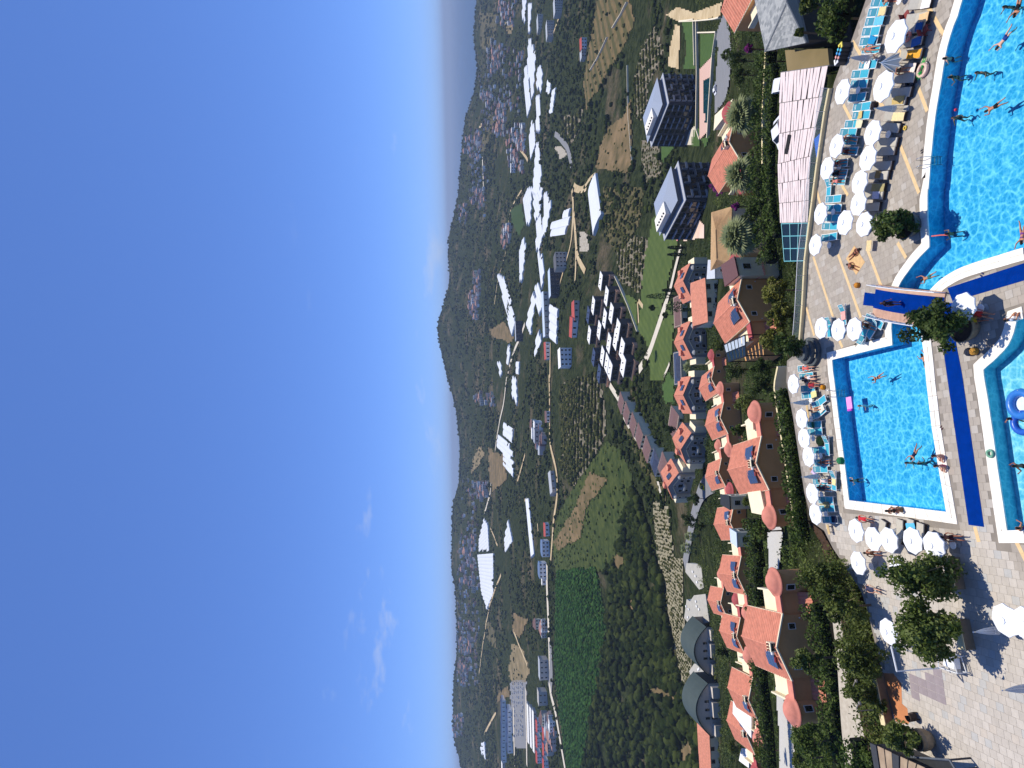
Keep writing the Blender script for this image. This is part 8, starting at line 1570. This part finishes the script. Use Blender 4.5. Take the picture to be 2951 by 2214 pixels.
# fan palms
pf = leafmat('palm_leaf', (104, 118, 72), (164, 170, 122), .3, .9)
def frond_mesh():
    m = MB(); m.tube([(0, 0, 0), (0, .55, .12), (0, 1.0, .08)], .02, 4); n = 11
    for i in range(n):
        a = math.radians(-75 + 150 * i / (n - 1)); d = Vector((math.sin(a), math.cos(a), 0)); q = Vector((d.y, -d.x, 0)) * .075; b = Vector((0, .95, .09)); L_ = 1.35 - .35 * abs(math.sin(a)); q *= 1.5; m.add([b, b + d * L_ * .55 + q + Vector((0, 0, .05)), b + d * L_ + Vector((0, 0, -.28)), b + d * L_ * .55 - q + Vector((0, 0, .05))], [(0, 1, 2, 3)])
    return m.mesh('frond', pf)
FR = frond_mesh()
def palm(label, p, zb, s=1.0, n=70):
    t = thing('fan_palm', label, 'palm', (p.x, p.y, zb)); h = p.z - zb; m = MB(); m.tube([(0, 0, 0), (.05, .05, h * .5), (0, 0, h)], [.32, .25, .22], 9); m.obj('trunk', bark, t)
    for k in range(n):
        a = k * 2.39996; e = math.radians(80 - 125 * (k / n) ** .9); o = link('frond', FR, t, (0, 0, h)); o.rotation_euler = (e, RNG.uniform(-.2, .2), a); o.scale = (s * RNG.uniform(.85, 1.1),) * 3
palm('fan palm before the palm villa, beside its dome', pz('B0', 1030, 985, -9.0), -20, 1.4); palm('fan palm before the palm villa, beside the solar panels', pz('B0', 1020, 1490, -9.5), -20, 1.4); palm('fan palm before the tan hip roof', pz('B1', 1000, 420, -8.5), -18, 1.5)
for l, c, x, y, s in (('small palm beside the middle turret villa', 'B1', 640, 1310, 1.5), ('palm by the blue pool behind the turning road', 'B2', 605, 1480, 1.5), ('palm at the lower row houses road', 'B2', 640, 1380, 1.3), ('palm beside the lower turret villa garden', 'B1', 640, 1540, 1.3)): g_ = gpx(c, x, y, 90); palm(l, Vector((g_.x, g_.y, g_.z + 4)), g_.z, s, 26)
# bougainvillea
bg = leafmat('purple_blossom', (120, 30, 110), (168, 60, 150), .2, 1.2, tintc=(90, 30, 90))
lf['bloom'] = bg
for l, c, x, y, r, z in (('purple bougainvillea beside the palm villa', 'B0', 795, 1610, 75, -17), ('purple bougainvillea at the wide rose dome', 'B0', 1050, 420, 50, -10), ('small purple bougainvillea at the hip roof house', 'B1', 945, 165, 40, -12)): treepx(l, c, x, y, r, r, z, mat='bloom', name='bougainvillea', K=16, m=70, s=.14)
# hedges
def hedge(label, pts, w, h, mat='hedge', dens=190):
    O = pts[0].copy(); t = thing('hedge', label, 'hedge', tuple(O)); Ps = []; core = MB()
    for a, b in zip(pts[:-1], pts[1:]):
        d = b - a; L_ = d.length; n = int(L_ * dens); e = d.to_2d().normalized(); q = Vector((-e.y, e.x)); f = RNG.random(n); s = RNG.uniform(-.5, .5, n); z = RNG.random(n) ** .5 * h * (1 + .18 * np.sin(f * L_ * 2.1) + .1 * np.sin(f * L_ * 5))
        edge = RNG.random(n) < .6; s = np.where(edge, np.sign(s) * .5 * RNG.uniform(.85, 1.15, n), s); Ps.append(np.column_stack([a.x - O.x + d.x * f + q.x * s * w, a.y - O.y + d.y * f + q.y * s * w, a.z - O.z + d.z * f + z]))
        c = [a + q.to_3d() * w * .28, a - q.to_3d() * w * .28, b - q.to_3d() * w * .28, b + q.to_3d() * w * .28]; vs = [p - O for p in c] + [p - O + Vector((0, 0, h * .62)) for p in c]; core.add(vs, [(0, 1, 5, 4), (1, 2, 6, 5), (2, 3, 7, 6), (3, 0, 4, 7), (4, 5, 6, 7)])
    P = np.concatenate(Ps); V, F = quads(P, .19); link('foliage', npmesh('foliage', V, F, lf[mat], False, np.repeat(RNG.random(len(P)) ** 2, 4)), t); core.obj('branch_core', M('hedge_core', (20, 26, 12), rough=1), t)
hp = lambda c, pts, z: [pz(c, x, y, z) for x, y in pts]
hedge('tall hedge along the parasols of the square pool', hp('A2', [(215, 130), (255, 350), (290, 600), (320, 900), (360, 1250), (390, 1420)], -1.9), 1.6, 1.6)
hedge('long clipped hedge between the lane and the orange-domed villa', hp('A3', [(470, 330), (520, 560), (590, 900), (625, 1200), (665, 1640), (680, 1760)], -7.5), 2.2, 2.0); hedge('hedge row behind the salmon-domed villa lane', hp('B2', [(1150, 1230), (1165, 1420), (1190, 1640)], -12.0), 2.0, 2.2); hedge('hedge along the lower second-row villas', hp('B3', [(1110, -40), (1100, 60), (1140, 950), (1180, 1250), (1210, 1640)], -14.5), 2.2, 2.2)
hedge('hedge below the palms, along the cream wall', hp('B0', [(1290, 450), (1250, 800), (1230, 1100), (1215, 1400), (1200, 1600)], -11.0) + hp('B1', [(1215, 150), (1260, 400), (1300, 640)], -11.0), 2.0, 2.2, dens=160); hedge('hedge between the slat pergola and the palms', hp('B0', [(1310, 560), (1290, 900), (1275, 1250), (1270, 1600)], -10.0) + hp('B1', [(1290, 200), (1330, 420)], -10.0), 1.6, 1.4, dens=160); hedge('dark hedge behind the waste bins', hp('A0', [(760, -60), (720, 120), (640, 330)], -1.5), 2.6, 2.0)
hedge('narrow hedge by the terracotta paving', hp('A3', [(960, 980), (990, 1150), (1020, 1280)], -.3), .8, .9); hedge('clipped hedge beside the dark plank roof', hp('A3', [(830, 1420), (850, 1550), (870, 1700)], -1.0), 1.6, 2.2)
def strip_wall(label, pts, w, h, mat, name='garden_wall'):
    O = pts[0].copy(); t = thing(name, label, 'wall', tuple(O))
    for a, b in zip(pts[:-1], pts[1:]):
        d = (b - a).to_2d().normalized(); q = Vector((-d.y, d.x, 0)) * w / 2; m = MB(); m.prism([a - q - O, b - q - O, b + q - O, a + q - O], -.5, h); m.obj('wall_section', mat, t); m = MB(); m.prism([a - q * 1.15 - O, b - q * 1.15 - O, b + q * 1.15 - O, a + q * 1.15 - O], h + .001, h + .07); m.obj('coping', railc, t)
strip_wall('cream garden wall below the palms', hp('B0', [(1275, 430), (1262, 640), (1245, 1000), (1245, 1400)], -10.6), .3, 1.2, creamw); strip_wall('cream wall behind the hedge of the square pool', hp('A1', [(215, 1520), (190, 1640)], -2.6) + hp('A2', [(185, 110), (200, 240), (258, 600), (322, 1000), (362, 1300)], -2.6), .25, 1.3, creamw)
strip_wall('brown plaza wall by the terracotta floor', hp('A3', [(955, 890), (985, 1050), (1040, 1310)], 0), .5, .75, M('brown_wall', (132, 112, 88), rough=.9, var=.12)); strip_wall('raised bed wall on the plaza beside the large parasol shade', hp('A3', [(1560, -40), (1610, 215)], 0), .5, .8, M('brown_wall', (132, 112, 88))); strip_wall('raised bed wall on the plaza beside the white steel frame', hp('A3', [(1640, 460), (1690, 700)], 0), .5, .8, M('brown_wall', (132, 112, 88)))
# shrubs filling the gardens
def shrubs(name, poly, n, r0, r1, mat, m=42, s=.2, ymin=66.0):
    G, U, V = sample(poly, n, ymin); k = free(U, V) & outside_buildings(G); G = G[k]; r = RNG.uniform(r0, r1, len(G)); e = RNG.normal(size=(len(G), m, 3)); e /= np.linalg.norm(e, axis=2)[..., None]; e[..., 2] = np.abs(e[..., 2]); P = (G[:, None, :] + e * (r[:, None, None] * RNG.uniform(.55, 1, (len(G), m, 1)))).reshape(-1, 3); V_, F = quads(P, s)
    o = link(name, npmesh(name, V_, F, lf[mat], False, np.repeat(np.repeat(RNG.random(len(G)), m), 4))); o['kind'] = 'stuff'
for nm, pl, n, a, b, mt in (('garden_shrubbery', [(2140, -40), (2320, -40), (2300, 700), (2330, 1000), (2260, 1060), (2180, 1060), (2120, 400)], 620, .6, 1.5, 'dark'), ('garden_shrubbery', [(2100, 1060), (2270, 1060), (2320, 1400), (2420, 2260), (2150, 2260), (2140, 1600)], 700, .6, 1.5, 'hedge'), ('garden_shrubbery', [(2040, 1040), (2110, 1040), (2150, 1600), (2170, 2260), (2080, 2260), (2060, 1600)], 420, .8, 1.7, 'dark'),
                            ('garden_shrubbery', [(1960, 680), (2070, 680), (2080, 1500), (1990, 1560), (1960, 1250)], 620, .9, 2.0, 'dark'), ('garden_shrubbery', [(1860, 1040), (1960, 1080), (1960, 1400), (1880, 1250)], 360, 1.0, 2.4, 'dark'), ('garden_shrubbery', [(2000, 1540), (2090, 1560), (2110, 2260), (2060, 2260)], 260, 1.0, 1.8, 'olive'), ('garden_shrubbery', [(2000, -40), (2140, 60), (2150, 700), (2060, 680), (2040, 200)], 300, .8, 1.8, 'olive')):
    shrubs(nm, pl, n, a, b, mt, s=.2 if a < .7 else .3)
G, U, V = sample([(2330, 1560), (2470, 1640), (2520, 1830), (2560, 2080), (2600, 2260), (2500, 2260), (2470, 2000), (2430, 1850), (2400, 1640)], 200, 50.0); P = np.array([list(at(u, v, -1.2)) for u, v in zip(U, V)]); e = RNG.normal(size=(len(P), 50, 3)) * .45; V_, F = quads((P[:, None] + e).reshape(-1, 3), .16); o = link('bed_shrubbery', npmesh('bed_shrubbery', V_, F, lf['olive'], False, np.repeat(np.repeat(RNG.random(len(P)), 50), 4))); o['kind'] = 'stuff'
P = [at(u, v, -2.2) for u, v in ((2335, 1500), (2375, 1530), (2440, 1640), (2500, 1760), (2532, 1900), (2572, 2085), (2640, 2230), (2530, 2260), (2490, 2080), (2455, 1920), (2415, 1700), (2370, 1560))]; m = MB(); m.prism(P, -9, -1.9); o = m.obj('planting_bed', soil); o['kind'] = 'structure'
# white steel frame on the plaza
base = [pz('F7', 1640, 250), pz('F7', 2040, 690)]; top = [pz('F7', 475, 170, 4.2), pz('F7', 585, 655, 4.2)]; O = (top[0] + top[1]) / 2; O.z = 0.015; t = thing('steel_frame', 'tall white steel goal frame with a low trolley at its foot on the plaza', 'frame', tuple(O))
for p in top: m = MB(); m.tube([(p.x - O.x, p.y - O.y, 0), (p.x - O.x, p.y - O.y, 4.2)], .05, 6); m.obj('upright', white_p, t)
m = MB(); m.tube([top[0] - O, top[1] - O], .06, 6); m.obj('crossbar', white_p, t)
for p, q in zip(top, (pz('F7', 1640, 430), pz('F7', 1680, 560))): m = MB(); m.tube([p - O, q - O], .035, 6); m.obj('brace', white_p, t)
cr = [pz('F7', 1640, 260), pz('F7', 1930, 350), pz('F7', 2040, 680), pz('F7', 1660, 560)]
for z in (.25, .95):
    for i in range(4): a, b = cr[i] - O, cr[(i + 1) % 4] - O; m = MB(); m.tube([(a.x, a.y, z), (b.x, b.y, z)], .035, 6); m.obj('trolley_rail', white_p, t)
for p in cr: q = p - O; m = MB(); m.tube([(q.x, q.y, 0), (q.x, q.y, .95)], .035, 6); m.obj('trolley_post', white_p, t)
q = sum(cr, Vector((0, 0, 0))) / 4 - O; m = MB(); m.box(-.35, .35, -.5, .5, .3, .8); m.obj('white_box', white_p, t, (q.x, q.y, 0), TH); m = MB(); m.box(.36, .75, -.5, .5, .3, .7); m.obj('grey_box', concrete, t, (q.x, q.y, 0), TH)
# dark kiosk with plank roof at the lower edge
pl = M('weathered_plank', (150, 128, 104), rough=.85, c2=(178, 156, 128), scale=1.2, bump=.3); dk = M('dark_beam', (58, 60, 64), rough=.7); K4 = [pz('F8', 450, 555, 2.4), pz('F8', 1090, 835, 2.4), pz('F8', 1560, 1065, 2.4), pz('F8', 1400, 1500, 2.4), pz('F8', 620, 1500, 2.4)]; O = K4[0].copy(); O.z = 0; t = thing('plank_roof_kiosk', 'kiosk with a weathered plank roof and dark beams at the lower edge', 'kiosk', tuple(O)); a, b, d, e = K4[0] - O, K4[2] - O, K4[3] - O, K4[4] - O
for k in range(7):
    f0, f1 = k / 7 + .01, (k + 1) / 7 - .01; v = [a.lerp(b, f0), a.lerp(b, f1), e.lerp(d, f1), e.lerp(d, f0)]; m = MB(); m.prism([(p.x, p.y) for p in v], 2.3, 2.36 + .05 * (k in (0, 3))); m.obj('roof_plank' if k not in (0, 3) else 'roof_beam', pl if k not in (0, 3) else dk, t)
m = MB(); m.prism([(p.x, p.y) for p in (a.lerp(d, .05), b.lerp(e, .05), d.lerp(a, .05), e.lerp(b, .05))], 0, 2.29); m.obj('wall', dk, t)
c = [pz('F8', 1100, 830, 1.6), pz('F8', 2060, 900, 1.6), pz('F8', 2180, 1100, 1.6), pz('F8', 1580, 1100, 1.6)]; O = c[0].copy(); O.z = .015; t = thing('dark_canopy_frame', 'dark metal canopy frame beside the plank roof kiosk', 'canopy', tuple(O))
for i in range(4): p, q = c[i] - O, c[(i + 1) % 4] - O; m = MB(); m.tube([(p.x, p.y, 1.6), (q.x, q.y, 1.6)], .09, 5); m.obj('frame_bar', M('slate_bar', (84, 90, 98), rough=.6), t); m = MB(); m.tube([(p.x, p.y, 0), (p.x, p.y, 1.6)], .07, 5); m.obj('post', dk, t)
m = MB(); m.prism([(p - O) * .96 for p in c], 1.40, 1.44); m.obj('canopy_sheet', M('black_sheet', (40, 42, 44)), t)
p = pz('F7', 910, 1560, .3); t = thing('wicker_chair', 'dark wicker armchair beside the tall plaza pot', 'chair', (p.x, p.y, .015), 2.2); m = MB(); m.box(-.3, .3, -.3, .3, .2, .42); m.obj('seat', rattan, t); m = MB(); m.lathe([(.32, .2), (.36, .75), (.33, .76)], 14, cap=False, a0=-.4, a1=3.6); m.obj('backrest', rattan, t)
for s in (-.25, .25):
    for q in (-.25, .25): m = MB(); m.box(s - .03, s + .03, q - .03, q + .03, 0, .199); m.obj('leg', rattan, t)
for l, c, x, y, h in (('bent lamp post by the terracotta floor', 'F7', 400, 1400, 2.6), ('lamp post half hidden by the olive tree', 'F7', 330, 960, 2.6)):
    p = pz(c, x, y); t = thing('lamp_post', l, 'lamp', (p.x, p.y, 0)); m = MB(); m.tube([(0, 0, 0), (0, 0, h), (.3, -.1, h + .25), (.7, -.2, h + .15)], .04, 6); m.obj('post', M('lamp_metal', (130, 124, 116), rough=.5), t); m = MB(); m.lathe([(.16, 0), (.12, .12), (0, .16)], 10, (.75, -.2, h)); m.obj('lamp_head', M('lamp_metal', (130, 124, 116)), t)
